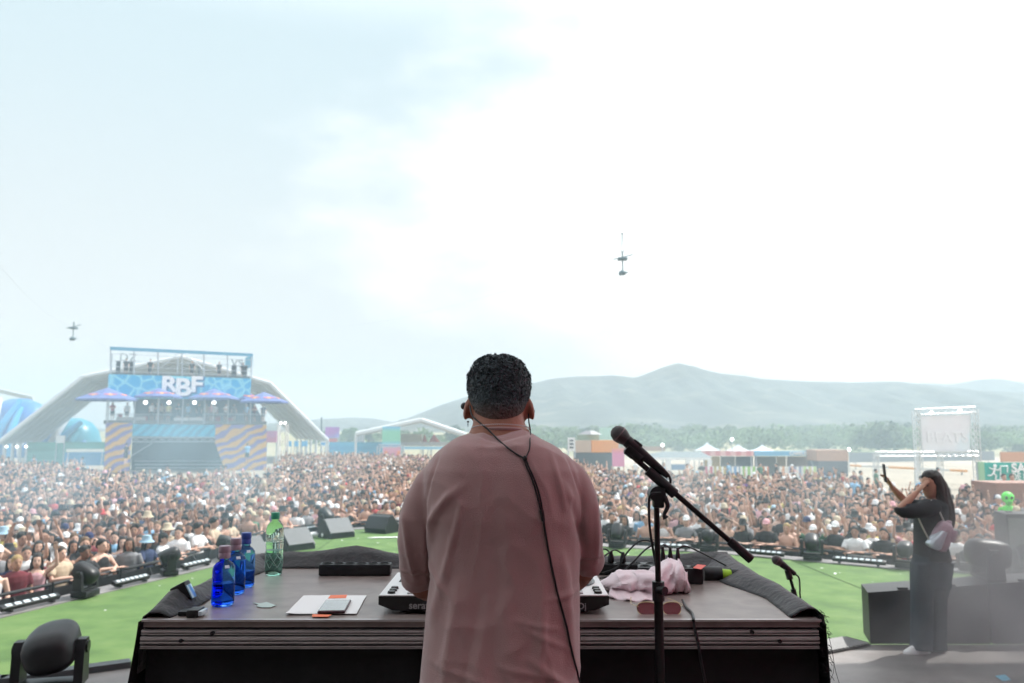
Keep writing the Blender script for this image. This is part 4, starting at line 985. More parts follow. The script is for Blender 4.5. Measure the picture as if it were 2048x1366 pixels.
# --- microphone stand
YM = 2.20
ms = thing("microphone_stand", "black boom microphone stand in front of the desk right of the DJ", "microphone stand", (P(1313, 1000, YM).x, YM, 1.77 + DZ))
base = Vector((P(1313, 1000, YM).x, YM, 1.77 + DZ)); topz = P(1313, 992, YM).z
mb = MB(); mb.cyl(base + Vector((0, 0, .3)), Vector((base.x, YM, P(1313, 1180, YM).z)), .0125, n=14); mb.build("lower_pole", blackm, ms)
mb = MB(); mb.cyl((base.x, YM, P(1313, 1185, YM).z), (base.x, YM, topz), .0078, n=14); mb.build("upper_pole", blackm, ms)
mb = MB(); q = Vector((base.x, YM, P(1313, 1178, YM).z)); mb.cyl(q - Vector((0, 0, .03)), q + Vector((0, 0, .02)), .0165, n=16); mb.cyl(q + Vector((0, -.01, 0)), q + Vector((.012, -.03, 0)), .012, n=14); mb.build("height_clutch", blackp, ms)
for k in range(3):
    a = k * 2.094 + .6; mb = MB(); mb.tube([base + Vector((0, 0, .33)), base + Vector((math.cos(a) * .16, math.sin(a) * .16, .16)), base + Vector((math.cos(a) * .3, math.sin(a) * .3, .012))], .009, n=8, smooth=0); mb.build("leg", blackm, ms)
bA, bB = P(1253, 902, YM), P(1502, 1119, YM); bd = (bB - bA).normalized(); bn = Vector((bd.z, 0, -bd.x))
mb = MB(); mb.cyl(bA, bB - bd * .05, .0075, n=14); bm_ = mb.build("boom", blackm, ms)
mb = MB(); mb.cyl(P(1295, 940, YM), P(1350, 988, YM), .0135, .0145, n=16); mb.build("boom_sleeve", blackp, bm_)
mb = MB(); mb.cyl(P(1458, 1080, YM), bB, .0125, .0125, n=16); mb.build("counter_grip", blackp, bm_)
mb = MB(); c = P(1313, 988, YM); mb.cyl(c + Vector((0, -.022, 0)), c + Vector((0, .022, 0)), .022, n=20); mb.box(c + Vector((.004, 0, -.012)), (.03, .03, .05), bev=.006); mb.tube([c + Vector((.018, -.016, -.005)), c + Vector((.026, -.02, -.03)), c + Vector((.016, -.022, -.052)), c + Vector((.02, -.022, -.062))], [.007, .006, .005, .009], n=8); mb.build("boom_clutch", blackp, ms)
# microphone
mic_grey = mat_ramp("mic_grille", 'voronoi', [(.0, (.015, .012, .014)), (.3, (.10, .085, .09))], tscale=420, rough=.35, bump=.4)
def make_mic(hp, tp, label, Rb=.0255, lab_ring=None):
    t = thing("microphone", label, "microphone", hp); d = (tp - hp).normalized(); Q = d.to_track_quat('Z', 'Y').to_matrix()
    mb = MB(); mb.lathe([(.001, -Rb), (Rb * .45, -Rb * .9), (Rb * .8, -Rb * .6), (Rb, -.05 * Rb), (Rb * 1.0, .1 * Rb), (Rb * .93, .5 * Rb), (Rb * .75, Rb), (Rb * .68, Rb * 1.15)], hp, 28, Q, cap=False); mb.build("grille", mic_grey, t, smooth=60)
    mb = MB(); mb.lathe([(Rb * .98, -.02 * Rb), (Rb * 1.04, .0), (Rb * 1.04, .10 * Rb), (Rb * .98, .12 * Rb)], hp, 28, Q, cap=False); mb.build("band", mat("mic_band", (.22, .17, .18), rough=.3, metal=.8), t)
    L = (tp - hp).length; mb = MB(); mb.lathe([(Rb * .66, Rb * 1.1), (Rb * .72, Rb * 1.3), (Rb * .70, Rb * 1.8), (Rb * .62, L * .5), (Rb * .48, L * .93), (Rb * .45, L)], hp, 24, Q); mb.build("handle", blackp, t, smooth=50)
    return t, d
mp_, mt_ = P(1238, 868, YM), P(1325, 943, YM)
make_mic(mp_, mt_, "black handheld microphone clipped to the boom right of the DJ", .0235)
mb = MB(); mb.cyl(mt_, mt_ + (mt_ - mp_).normalized() * .02, .0105, .007, n=14); mb.tube([mt_ + (mt_ - mp_).normalized() * .015, P(1338, 952, YM), P(1341, 962, YM), P(1337, 973, YM), P(1320, 985, YM - .02), P(1303, 988, YM - .025), P(1298, 1005, YM - .02), P(1300, 1060, YM - .01), P(1310, 1120, YM + .01), P(1318, 1165, YM + .012), P(1323, 1200, YM + .01), P(1324, 1300, YM + .01), P(1323, 1400, YM)], .0035, n=8, smooth=6)
tag(mb.build("microphone_cable", blackp), "black cable from the clipped microphone winding down its stand", "cable")
mb = MB(); ca = P(1262, 906, YM); mb.box(ca.lerp(P(1270, 890, YM), .5), (.03, .022, .05), M=Matrix.Rotation(R(38), 3, 'Y'), bev=.004); mb.cyl(P(1255, 893, YM) , P(1282, 917, YM), .017, .016, n=16); mb.box(P(1282, 921, YM), (.014, .012, .02), M=Matrix.Rotation(R(40), 3, 'Y'), bev=.003)
mc = mb.build("microphone_clip", blackp, ms)
# second microphone beyond the desk
Y2 = 4.4
make_mic(P(1553, 1120, Y2), P(1590, 1148, Y2), "dark blue grey microphone on a short stand beyond the desk's right corner", .026)
s2 = thing("microphone_stand", "short black microphone stand beyond the desk's right corner", "microphone stand", (P(1600, 1220, Y2).x, Y2, ZD))
mb = MB(); e = P(1597, 1215, Y2); mb.tube([P(1576, 1144, Y2), P(1583, 1165, Y2), e, Vector((e.x + .03, Y2, ZD + .3))], .0085, n=10, smooth=0); mb.build("pole", blackm, s2)
mb = MB(); mb.cyl(P(1575, 1140, Y2), P(1580, 1158, Y2), .017, n=14); mb.build("clip", blackp, s2); mb = MB(); mb.cyl(P(1586, 1178, Y2), P(1590, 1194, Y2), .014, n=14); mb.build("clutch", blackp, s2)
for k in range(3):
    a = k * 2.094; b0 = Vector((e.x + .03, Y2, ZD + .3)); mb = MB(); mb.tube([b0, b0 + Vector((math.cos(a) * .25, math.sin(a) * .25, -.29))], .008, n=8, smooth=0); mb.build("leg", blackm, s2)
mb = MB(); mb.tube([P(1590, 1148, Y2), P(1598, 1156, Y2), P(1600, 1180, Y2), P(1603, 1215, Y2), Vector((e.x + .08, Y2, ZD + .3)), Vector((e.x + .2, Y2 - .2, ZD + .01))], .0045, n=8); tag(mb.build("microphone_cable", blackp), "black cable hanging from the second microphone beyond the desk", "cable")
# --- big moving head at the left front, right hand cabinets
p = Vector((P(103, 1300, 5.5).x, 5.5, ZD)); make_moving_head("large black moving head light in the left foreground on the stage floor", p + Vector((0, 0, .16)), R(14), R(-78), 0, .80, group=None, hx=1.14, roll=R(-10)); fc_ = thing('flight_case', 'black case under the large moving head light in the left foreground', 'flight case', p); m1 = MB(); m1.box(p + Vector((0, 0, .076)), (.6, .5, .15), bev=.01); m1.build('case', blackp, fc_); m1 = MB(); m1.box(p + Vector((0, 0, .154)), (.61, .51, .006)); m1.build('lid', blackm, fc_)
def cabinet(c, size, rz, label, grp=None):
    t = thing("speaker_cabinet", label, "speaker", c, rz, grp); Mx = WM[t]; w_, d_, h_ = size
    m1 = MB(); m1.box((0, 0, h_ / 2), (w_, d_, h_), bev=.012); m1.bm.transform(Mx); m1.build("cabinet", mat("cabinet_black", (.022, .024, .027), rough=.5, var=.3, vscale=3), t)
    m1 = MB(); m1.box((0, -d_ / 2 - .008, h_ / 2), (w_ * .92, .012, h_ * .86), bev=.003); m1.bm.transform(Mx); m1.build("grille", grille, t)
    for s_ in (-1, 1):
        m1 = MB(); m1.box((s_ * w_ * .3, 0, h_ + .008), (.12, .03, .016), bev=.004); m1.bm.transform(Mx); m1.build("handle", blackm, t)
    return t
c0 = G(1741, 1289, ZD); ang = R(16); dx = Vector((math.cos(ang), math.sin(ang), 0)); nx = Vector((-dx.y, dx.x, 0))
pw = thing("side_panel_wall", "long low black panel wall behind the standing woman's legs", "panel wall", c0)
e0 = P(2048, 1150, 7.62); e1 = Vector((e0.x + 3.0, 7.7, e0.z + .15)); hz = P(1741, 1185, c0.y).z
for k in range(4):
    f0, f1 = k / 4, (k + 1) / 4 - .004; zt0, zt1 = hz + (e1.z - hz) * f0, hz + (e1.z - hz) * f1
    xa, xb = c0.x + (e1.x - c0.x) * f0, c0.x + (e1.x - c0.x) * f1
    mb = MB(); mb.prism([Vector((xa, c0.y, ZD + .004)), Vector((xb, c0.y, ZD + .004)), Vector((xb, c0.y, zt1)), Vector((xa, c0.y, zt0))], (.12, .42, 0)); mb.build("panel", mat("cabinet_black", (.022, .024, .027), rough=.5, var=.3, vscale=3), pw)
    for q in (.3, .7):
        mb = MB(); mb.box((xa + (xb - xa) * q, c0.y + .02, zt0 + (zt1 - zt0) * q + .012), (.09, .03, .022), bev=.004); mb.build("latch", blackm, pw)
pm = Vector((P(1978, 1170, 7.85).x, 7.86, P(1978, 1186, 7.78).z + .01))
make_moving_head("large grey black moving head light on the cabinets at the right", pm, R(80), R(95), 0, .80, group=None)
p = G(2045, 1150, TZ); make_moving_head("black moving head light at the far right edge of the picture", p, R(30), R(100), 0, 1.0, group="moving head lights along the stage edge")
c = P(2052, 1092, 15.6); cabinet(Vector((c.x, 15.6, TZ)), (.85, .65, 1.14), R(-12), "tall grey black speaker cabinet at the far right of the stage edge")
mb = MB(); mb.prism([G(x, y, ZD + .004) for x, y in ((1990, 1352), (2010, 1349), (2022, 1360), (2005, 1362))], (0, 0, .001)); tag(mb.build("tape_mark", mat("blue_tape", (.2, .5, .65), rough=.6)), "pale blue tape mark on the stage floor at the bottom right", "tape")
# ================================================================== THE DJ
YD = 2.10
D = lambda px, py, dy=0: P(px, py, YD + dy)
dskin = mat("dj_skin", (.30, .125, .08), rough=.5, var=.12, vscale=14, bump=.12, bscale=120, spec=.4)
shirtm = mat("dusty_pink_cotton", (.36, .215, .21), rough=.9, var=.05, vscale=3, bump=.25, bscale=420, sheen=.5)
hb = MB()
Mh = Matrix.Translation(P(998, 807, 2.17)) @ Matrix.Rotation(math.pi, 4, 'Z') @ Matrix.Rotation(R(8), 4, 'X') @ Matrix.Diagonal((.98, 1.02, .97, 1)) @ Matrix.Translation((0, 0, -1.60))
bm2 = MB(); bm2.loft([((0, -.02, 1.475), .035, .04), ((0, -.03, 1.495), .055, .06), ((0, -.02, 1.53), .068, .082), ((0, -.008, 1.58), .076, .096), ((0, 0, 1.63), .079, .1), ((0, .003, 1.67), .072, .092), ((0, .005, 1.7), .05, .065), ((0, .005, 1.713), .02, .03)], n=28, pw=2.1)
bm2.tube([(0, -.1, 1.60), (0, -.118, 1.565), (0, -.10, 1.553)], [.011, .015, .01], n=8, smooth=0)
for s in (-1, 1):
    bm2.sph((s * .0885, .008, 1.582), (.0095, .021, .033), 16, 12, M=Matrix.Rotation(-s * .18, 3, 'Y')); bm2.sph((s * .082, -.002, 1.578), (.013, .014, .022), 10, 8)
bm2.bm.transform(Mh)
hb.bm.from_mesh(bm2.mesh("h", dskin))
hb.loft([(D(1000, 905, 0), .10, .085), (D(1000, 872, .01), .086, .078), (D(998, 850, .02), .070, .070), (D(997, 825, .035), .066, .068), (D(997, 800, .05), .063, .065)], n=24, pw=2.1)
hb.loft([(D(1005, 900), .155, .09), (D(1005, 950), .19, .12), (D(1005, 1060), .185, .125), (D(1000, 1250), .18, .13), (D(1000, 1400), .185, .13), (D(1000, 1560), .18, .125)], n=24)
armL = [D(872, 965, 0), D(842, 1060, .02), D(838, 1156, .10), P(868, 1180, 2.38), P(895, 1172, 2.50)]
armR = [D(1132, 965, 0), D(1165, 1050, .02), D(1172, 1120, .11), P(1150, 1160, 2.38), P(1125, 1168, 2.52)]
for a_ in (armL, armR): hb.tube(a_, [.045, .044, .038, .034, .026], n=14, smooth=3)
hip = D(1000, 1500).z
for s in (-1, 1): hb.tube([(D(1000, 0).x + s * .1, YD, 2.62 + DZ), (D(1000, 0).x + s * .11, YD - .01, 2.25 + DZ), (D(1000, 0).x + s * .12, YD + .02, 1.86 + DZ)], [.1, .065, .045], n=14, smooth=2)
for s in (-1, 1): hb.loft([((D(1000, 0).x + s * .12, YD + .06, 1.775 + DZ), .048, .13), ((D(1000, 0).x + s * .12, YD + .05, 1.83 + DZ), .045, .1), ((D(1000, 0).x + s * .12, YD + .02, 1.88 + DZ), .04, .05)], n=12)
me = remeshed(hb.mesh("dj_body", dskin), .007, 4)
fb = MB(); fb.bm.from_mesh(me)
for f in fb.bm.faces: f.smooth = True
hand(fb, armL[-1], armL[-1] - armL[-2], -1, 1.05, .35, 8); hand(fb, armR[-1], armR[-1] - armR[-2], 1, 1.05, .35, 8)
djo = fb.build("person", [dskin], None, smooth=60); djo["label"] = "man seen from behind in a dusty pink oversized t-shirt, standing at the desk"; djo["category"] = "person"
# hair
mb = MB(); mb.loft([((0, .070, 1.528), .030, .028), ((0, .062, 1.545), .048, .044), ((0, .050, 1.565), .063, .062), ((0, .036, 1.588), .0735, .078), ((0, .026, 1.61), .081, .087), ((0, .016, 1.64), .0865, .094), ((0, .008, 1.68), .083, .096), ((0, .004, 1.712), .066, .076), ((0, .004, 1.728), .036, .045), ((0, .005, 1.733), .012, .02)], n=36, pw=2.15)
mb.bm.transform(Mh); hm = remeshed(mb.mesh("hair", mat("black_curly_hair", (.026, .042, .050), rough=.6, var=.4, vscale=60, bump=.9, bscale=140)), .0035, 3)  # bluish haze over the black hair is put into its base colour
co = np.empty(len(hm.vertices) * 3); hm.vertices.foreach_get("co", co); co = co.reshape(-1, 3); no = np.empty_like(co).ravel(); hm.vertex_normals.foreach_get("vector", no); no = no.reshape(-1, 3)
zmin, zmax = co[:, 2].min(), co[:, 2].max()
for i in range(len(co)):
    v = Vector(co[i]); k = min(1, (co[i][2] - zmin) / (zmax - zmin) * 2.2)
    d_ = (.0026 * abs(mn.noise(v * 75)) + .0022 * mn.noise(v * 150) + .003 * mn.noise(v * 22)) * k
    co[i] += no[i] * (d_ + .0008 * k)
hm.vertices.foreach_set("co", co.ravel()); hm.update()
# fade: hair thins to skin at the nape; small curls stand off the upper head
hb2 = MB(); hb2.bm.from_mesh(hm); rr = np.random.default_rng(77); idx = rr.permutation(len(co))
for f in hb2.bm.faces: f.smooth = True
nc = 0
for i in idx:
    if nc > 1500: break
    k = (co[i][2] - zmin) / (zmax - zmin)
    if k < .30 + .12 * rr.uniform(): continue
    n_ = Vector(no[i]); b_ = Vector(co[i]) - n_ * .001; t_ = n_.orthogonal().normalized(); t_ = (Matrix.Rotation(rr.uniform(0, 6.28), 3, n_) @ t_); u_ = n_.cross(t_); s = rr.uniform(.0014, .0030) * (.5 + k * .7); L = s * 1.3
    hb2.tube([b_, b_ + n_ * L * .8 + t_ * s * .8, b_ + n_ * L * 1.3 + u_ * s, b_ + n_ * L * 1.0 - t_ * s * .6, b_ + n_ * L * .2 - u_ * s * .7], s * .42, n=4, smooth=0, cap=False); nc += 1
hm = hb2.mesh("hair", hm.materials[0], 80)
ht = hm.materials[0].node_tree; hbs = ht.nodes["Principled BSDF"]; old = hbs.inputs["Base Color"].links[0].from_socket
gn = ht.nodes.new("ShaderNodeTexCoord"); sp_ = ht.nodes.new("ShaderNodeSeparateXYZ"); ht.links.new(gn.outputs["Object"], sp_.inputs[0]); fr = ht.nodes.new("ShaderNodeMapRange"); ht.links.new(sp_.outputs[2], fr.inputs[0]); fr.inputs[1].default_value = zmin; fr.inputs[2].default_value = zmin + (zmax - zmin) * .34
mxh = ht.nodes.new("ShaderNodeMix"); mxh.data_type = 'RGBA'; ht.links.new(fr.outputs[0], mxh.inputs[0]); mxh.inputs[6].default_value = (.16, .085, .06, 1); ht.links.new(old, mxh.inputs[7]); ht.links.new(mxh.outputs[2], hbs.inputs["Base Color"])
hair = link_mesh("hair", hm, djo)
# t-shirt
mb = MB()
prof = [(857, 957, 1048, .058, .012), (868, 937, 1070, .078, .01), (880, 912, 1098, .1, .005), (893, 886, 1122, .115, 0), (910, 866, 1142, .128, 0), (940, 846, 1160, .142, 0), (985, 842, 1166, .15, 0), (1030, 848, 1165, .152, 0), (1080, 856, 1162, .15, .005), (1150, 859, 1161, .148, .005), (1220, 851, 1161, .15, 0), (1300, 841, 1162, .155, 0), (1366, 834, 1162, .16, 0), (1450, 826, 1164, .165, 0), (1530, 820, 1168, .165, 0)]
mb.loft([(D((l + r_) / 2, py, dy), (D(r_, py, dy).x - D(l, py, dy).x) / 2 - .006, ry) for py, l, r_, ry, dy in prof], n=40, pw=2.35)
for pts, rs in (([D(915, 935, -.0), D(880, 962, 0), D(852, 1008, .005), D(838, 1065, .02), D(834, 1120, .06), D(835, 1166, .10)], [.042, .052, .057, .052, .046, .044]),
                ([D(1090, 925, -.0), D(1124, 952, 0), D(1150, 1000, .005), D(1166, 1060, .02), D(1172, 1100, .07), D(1176, 1130, .11)], [.042, .051, .055, .049, .044, .042])):
    mb.tube(pts, rs, n=24, smooth=4)
sm = remeshed(mb.mesh("t_shirt", shirtm), .006, 8)
co = np.empty(len(sm.vertices) * 3); sm.vertices.foreach_get("co", co); co = co.reshape(-1, 3); no = np.empty_like(co).ravel(); sm.vertex_normals.foreach_get("vector", no); no = no.reshape(-1, 3)
creases = []   # (pixel a, pixel b, height, width) soft ridges and valleys on the back
for a_, b_, h_, w_ in [((880, 1010), (862, 1090), .006, .010), ((905, 985), (868, 1045), .005, .009), ((935, 962), (880, 1010), .0035, .010), ((1140, 1000), (1166, 1090), -.006, .009), ((1120, 960), (1150, 1020), .003, .01), ((1098, 905), (1125, 1010), .003, .007),
        ((905, 1110), (870, 1230), .005, .012), ((925, 1150), (890, 1366), .005, .014), ((965, 1170), (930, 1366), -.004, .015), ((1030, 1215), (1110, 1235), .0025, .006), ((1045, 1230), (1130, 1275), .0025, .006), ((1060, 1290), (1150, 1366), .005, .01), ((1120, 1100), (1140, 1300), .005, .012), ((870, 1300), (1010, 1340), .003, .008), ((1000, 1080), (990, 1300), -.003, .02), ((1080, 1110), (1075, 1350), .004, .014),
        ((812, 1030), (826, 1165), .005, .007), ((850, 1050), (848, 1170), .004, .007), ((800, 1146), (868, 1150), .0016, .0028), ((800, 1152), (868, 1156), -.0014, .0022), ((1156, 1113), (1210, 1116), .0016, .0028), ((1156, 1119), (1210, 1122), -.0014, .0022), ((930, 1000), (900, 1130), .004, .008), ((1088, 1180), (1152, 1170), .003, .007), ((862, 1120), (905, 1175), .0035, .007), ((1000, 1300), (1100, 1325), .003, .006), ((884, 903), (858, 1000), -.0022, .0035), ((858, 1000), (862, 1085), -.0025, .0035), ((1126, 897), (1160, 1000), -.0022, .0035), ((1160, 1000), (1163, 1090), -.0025, .0035), ((945, 868), (1000, 880), -.002, .004), ((1000, 880), (1060, 868), -.002, .004), ((960, 893), (1045, 893), .0015, .006), ((1190, 1010), (1195, 1130), .003, .007)]:
    creases.append((D(*a_), D(*b_), h_, w_))
for i in range(len(co)):
    v = Vector(co[i]); d_ = .007 * mn.noise(Vector((v.x * 11, v.y * 4, v.z * 2.6))) + +.0026 * mn.noise(Vector((v.x * 26, v.y * 10, v.z * 8)))
    rd_ = 1 - abs(mn.noise(Vector((v.x * 13 + 3, v.y * 5, v.z * 9)))) * 2; d_ += .0028 * max(0, rd_) ** 3
    low = max(0, min(1, (3.2 + DZ - v.z) / .35)); d_ += low * .004 * mn.noise(Vector((v.x * 20 + v.z * 6, v.y * 6, v.z * 3 + 7)))
    if no[i][1] < .6:
        for a_, b_, h_, w_ in creases:
            ax_, az_, bx_, bz_ = a_.x, a_.z, b_.x, b_.z; ux, uz = bx_ - ax_, bz_ - az_; L2_ = ux * ux + uz * uz; t = max(0, min(1, ((v.x - ax_) * ux + (v.z - az_) * uz) / L2_))
            q2 = (v.x - ax_ - ux * t) ** 2 + (v.z - az_ - uz * t) ** 2
            if q2 < (3 * w_) ** 2: d_ += 1.7 * h_ * math.exp(-q2 / (w_ * w_)) * math.sin(math.pi * (.15 + .7 * t))
    co[i] += no[i] * d_
sm.vertices.foreach_set("co", co.ravel()); sm.update()
shirt_o = link_mesh("t_shirt", sm, djo)
mb = MB()      # ribbed collar
ring = [D(1002, 862, .012) + Vector((math.cos(a) * .0635, math.sin(a) * .068, .006 * -math.sin(a))) for a in [2 * math.pi * k / 32 for k in range(33)]]
mb.tube(ring, .0050, n=8, smooth=0, cap=False); mb.build("collar", shirtm, shirt_o)
mb = MB(); jx = D(1000, 0).x
mb.loft([((jx, YD, 2.52 + DZ), .155, .11), ((jx, YD, 2.66 + DZ), .155, .11), ((jx, YD, 2.8 + DZ), .15, .105)], n=20)
for s in (-1, 1): mb.tube([(jx + s * .1, YD, 2.62 + DZ), (jx + s * .11, YD - .01, 2.25 + DZ), (jx + s * .12, YD + .02, 1.84 + DZ)], [.09, .085, .075], n=16, smooth=0)
link_mesh("trousers", remeshed(mb.mesh("trousers", mat("dark_trousers", (.02, .021, .025), rough=.85)), .012, 3), djo)
for s in (-1, 1):
    mb = MB(); mb.loft([((jx + s * .12, YD + .06, 1.773 + DZ), .056, .145), ((jx + s * .12, YD + .06, 1.80 + DZ), .056, .145), ((jx + s * .12, YD + .05, 1.85 + DZ), .052, .115), ((jx + s * .12, YD + .02, 1.885 + DZ), .048, .06)], n=16); mb.build("shoe", white, djo)
# necklace, earring, in-ear monitors with their cable lying on the back
bvh = BVHTree.FromObject(shirt_o, bpy.context.evaluated_depsgraph_get()); bvh_b = BVHTree.FromObject(djo, bpy.context.evaluated_depsgraph_get())
def onback(px, py, lift=.003):
    d_ = ray(px, py).normalized(); best = None
    for b_ in (bvh, bvh_b):
        h_ = b_.ray_cast(CAM, d_)
        if h_[0] is not None and (best is None or h_[3] < best[3]): best = h_
    if best is None: return P(px, py, YD - .12)
    return best[0] - d_ * lift
silver = mat("silver_chain", (.45, .45, .46), rough=.3, metal=1)
mb = MB(); ring = [D(1001, 858, .012) + Vector((math.cos(a) * .077, math.sin(a) * .076, .012 * -math.sin(a))) for a in [2 * math.pi * k / 90 for k in range(90)]]
for k in range(0, 90): mb.sph(ring[k], .0017, 6, 4)
o = mb.build("necklace", silver); tag(o, "thin silver bead necklace around the DJ's neck", "necklace")
mb = MB(); e = P(936, 842, 2.16); mb.cyl(e, e + Vector((0, 0, -.004)), .003, n=8); mb.cyl(e + Vector((0, 0, -.004)), e + Vector((0, 0, -.016)), .0009, n=6); mb.box(e + Vector((0, 0, -.010)), (.006, .001, .001)); tag(mb.build("earring", mat("dark_earring", (.05, .05, .05), rough=.3, metal=1)), "small cross earring hanging from the DJ's left ear", "earring")
ie = thing("in_ear_monitors", "black in-ear monitors with a long cable lying on the DJ's back", "earphones", onback(1050, 915))
cab = mat("cable_black", (.01, .01, .011), rough=.5)
for px, py, s in ((929, 812, -1), (1062, 822, 1)):
    mb = MB(); c = P(px, py, 2.18); mb.sph(c, (.011, .014, .010), 12, 8, M=Matrix.Rotation(R(35 * s), 3, 'Y')); mb.build("earpiece", blackp, ie)
mb = MB(); mb.tube([P(940, 812, 2.13), P(944, 830, 2.10), onback(955, 842), onback(975, 858), onback(997, 880), onback(1016, 896), onback(1033, 908), onback(1050, 917)], .0022, n=7, smooth=4); mb.build("ear_cable", cab, ie)
mb = MB(); mb.tube([P(1057, 826, 2.15), P(1058, 845, 2.13), P(1061, 862, 2.10), onback(1060, 880, .004), onback(1059, 898), onback(1052, 914)], .0018, n=7, smooth=4); mb.build("ear_cable", cab, ie)
mb = MB(); mb.tube([onback(1050, 915), onback(1052, 930), onback(1062, 952), onback(1071, 978), onback(1078, 1005), onback(1084, 1028)], .0022, n=7); mb.tube([onback(1052, 918), onback(1058, 934), onback(1068, 956), onback(1077, 982), onback(1083, 1008), onback(1086, 1030)], .0022, n=7); mb.build("twin_cable", cab, ie)
mb = MB(); mb.sph(onback(1050, 917, .005), (.006, .005, .007), 10, 8); mb.cyl(onback(1083, 1020, .006), onback(1087, 1042, .006), .0055, .0045, n=10); mb.build("slider", cab, ie)
path = [(1086, 1030), (1090, 1060), (1097, 1100), (1106, 1145), (1116, 1190), (1126, 1225), (1134, 1255), (1140, 1285), (1147, 1315), (1155, 1345), (1160, 1370)]
pts = []
for (x0, y0), (x1, y1) in zip(path, path[1:]):
    for q in range(4): pts.append(onback(x0 + (x1 - x0) * q / 4, y0 + (y1 - y0) * q / 4))
mb = MB(); mb.tube(pts, .0027, n=7, smooth=0); mb.build("long_cable", cab, ie)

# ================================================================== THE WOMAN ON THE RIGHT
YW = 7.3
Wp = lambda px, py, dy=0: P(px, py, YW + dy)
wskin = mat("woman_skin", (.42, .23, .16), rough=.5, var=.06, vscale=10)
jacket = mat("dark_jacket", (.018, .022, .026), rough=.8, var=.2, vscale=9, bump=.4, bscale=14)
jeans = mat("dark_blue_trousers", (.02, .034, .046), rough=.85, var=.2, vscale=6, bump=.4, bscale=10)
hb = MB(); Mw = Matrix.Translation(Wp(1864, 968)) @ Matrix.Rotation(R(-68), 4, 'Z') @ Matrix.Rotation(R(6), 4, 'X') @ Matrix.Diagonal((.95, .95, .97, 1)) @ Matrix.Translation((0, 0, -1.60))
b2 = MB(); b2.loft([((0, -.03, 1.475), .03, .035), ((0, -.035, 1.495), .048, .055), ((0, -.022, 1.53), .062, .08), ((0, -.008, 1.58), .072, .094), ((0, 0, 1.63), .077, .1), ((0, .003, 1.67), .07, .09), ((0, .005, 1.7), .05, .065), ((0, .005, 1.713), .02, .03)], n=20, pw=2.1)
b2.tube([(0, -.1, 1.60), (0, -.12, 1.565), (0, -.10, 1.553)], [.009, .013, .009], n=8, smooth=0); b2.bm.transform(Mw); hb.bm.from_mesh(b2.mesh("h", wskin))
hb.tube([Wp(1868, 1005), Wp(1864, 985), Wp(1862, 968)], [.05, .045, .045], n=12)
hb.loft([(Wp(1862, 1110), .14, .12), (Wp(1860, 1060), .11, .12), (Wp(1866, 1015), .12, .14), (Wp(1868, 1000), .07, .08)], n=16)
hb.loft([(Wp(1862, 1160), .13, .13), (Wp(1862, 1110), .14, .13)], n=16)
nearA = [Wp(1872, 1012, -.13), Wp(1835, 1022, -.16), Wp(1799, 1022, -.16), Wp(1818, 1000, -.14), Wp(1835, 983, -.12)]
farA = [Wp(1856, 1010, .12), Wp(1830, 1012, .13), Wp(1812, 1003, .12), Wp(1797, 988, .11), Wp(1784, 974, .10)]
for a_ in (nearA, farA): hb.tube(a_, [.05, .044, .036, .033, .022], n=12, smooth=3)
for x, dy in ((1842, -.02), (1880, .06)): hb.tube([Wp(x + 5, 1140, dy), Wp(x, 1220, dy), Wp(x, 1296, dy)], [.08, .055, .04], n=12)
me = remeshed(hb.mesh("w", wskin), .008, 3); fb = MB(); fb.bm.from_mesh(me)
hand(fb, nearA[-1], Vector((.72, .1, .72)), 1, .92, .3, 7); hand(fb, farA[-1], Vector((-.5, 0, .85)), -1, .92, .6, 7)
fb.mi = 1
for q in (-1, 1):
    e_ = MB(); e_.sph((q * .03, -.094, 1.598), (.012, .008, .007), 8, 5); e_.box((q * .031, -.097, 1.617), (.03, .01, .006)); e_.bm.transform(Mw); tm = e_.mesh("e", eyem); n0 = len(fb.bm.faces); fb.bm.from_mesh(tm); fb.bm.faces.ensure_lookup_table()
    for f in list(fb.bm.faces)[n0:]: f.material_index = 1
wo = fb.build("person", [wskin, eyem], None, smooth=60); tag(wo, "long haired woman in dark clothes standing at the right, holding up a phone", "person")
mb = MB(); mb.loft([(Wp(1866, 1121, 0), .155, .15), (Wp(1864, 1112, 0), .15, .145), (Wp(1861, 1090), .135, .14), (Wp(1860, 1060), .13, .138), (Wp(1863, 1030), .14, .15), (Wp(1867, 1008), .12, .14), (Wp(1868, 998), .075, .09)], n=24)
mb.tube([Wp(1885, 1100, -.08), Wp(1894, 1118, -.1)], [.05, .035], n=10, smooth=0)
mb.tube([Wp(1872, 1012, -.12), Wp(1840, 1021, -.155), Wp(1806, 1021, -.16), Wp(1801, 1014, -.16)], [.07, .068, .066, .058], n=16, smooth=2)
mb.tube([Wp(1856, 1010, .11), Wp(1836, 1012, .13), Wp(1818, 1008, .12)], [.06, .058, .055], n=14, smooth=2)
me = remeshed(mb.mesh("jacket", jacket), .009, 4); link_mesh("jacket", me, wo)
mb = MB(); mb.loft([(Wp(1862, 1175), .165, .14), (Wp(1862, 1145), .165, .15), (Wp(1862, 1108), .145, .135)], n=24)
for x, dy, x2 in ((1843, -.03, 1842), (1873, .05, 1870)):
    mb.loft([(Wp(x2, 1298, dy), .088, .10), (Wp(x2 + 1, 1260, dy), .086, .098), (Wp((x + x2) / 2 + 1, 1200, dy), .085, .10), (Wp(x + 4, 1150, dy * .8), .105, .12), (Wp(x + 6, 1125, dy * .6), .11, .12)], n=20)
me = remeshed(mb.mesh("trousers", jeans), .01, 3)
co = np.empty(len(me.vertices) * 3); me.vertices.foreach_get("co", co); co = co.reshape(-1, 3); no = np.empty_like(co).ravel(); me.vertex_normals.foreach_get("vector", no); no = no.reshape(-1, 3)
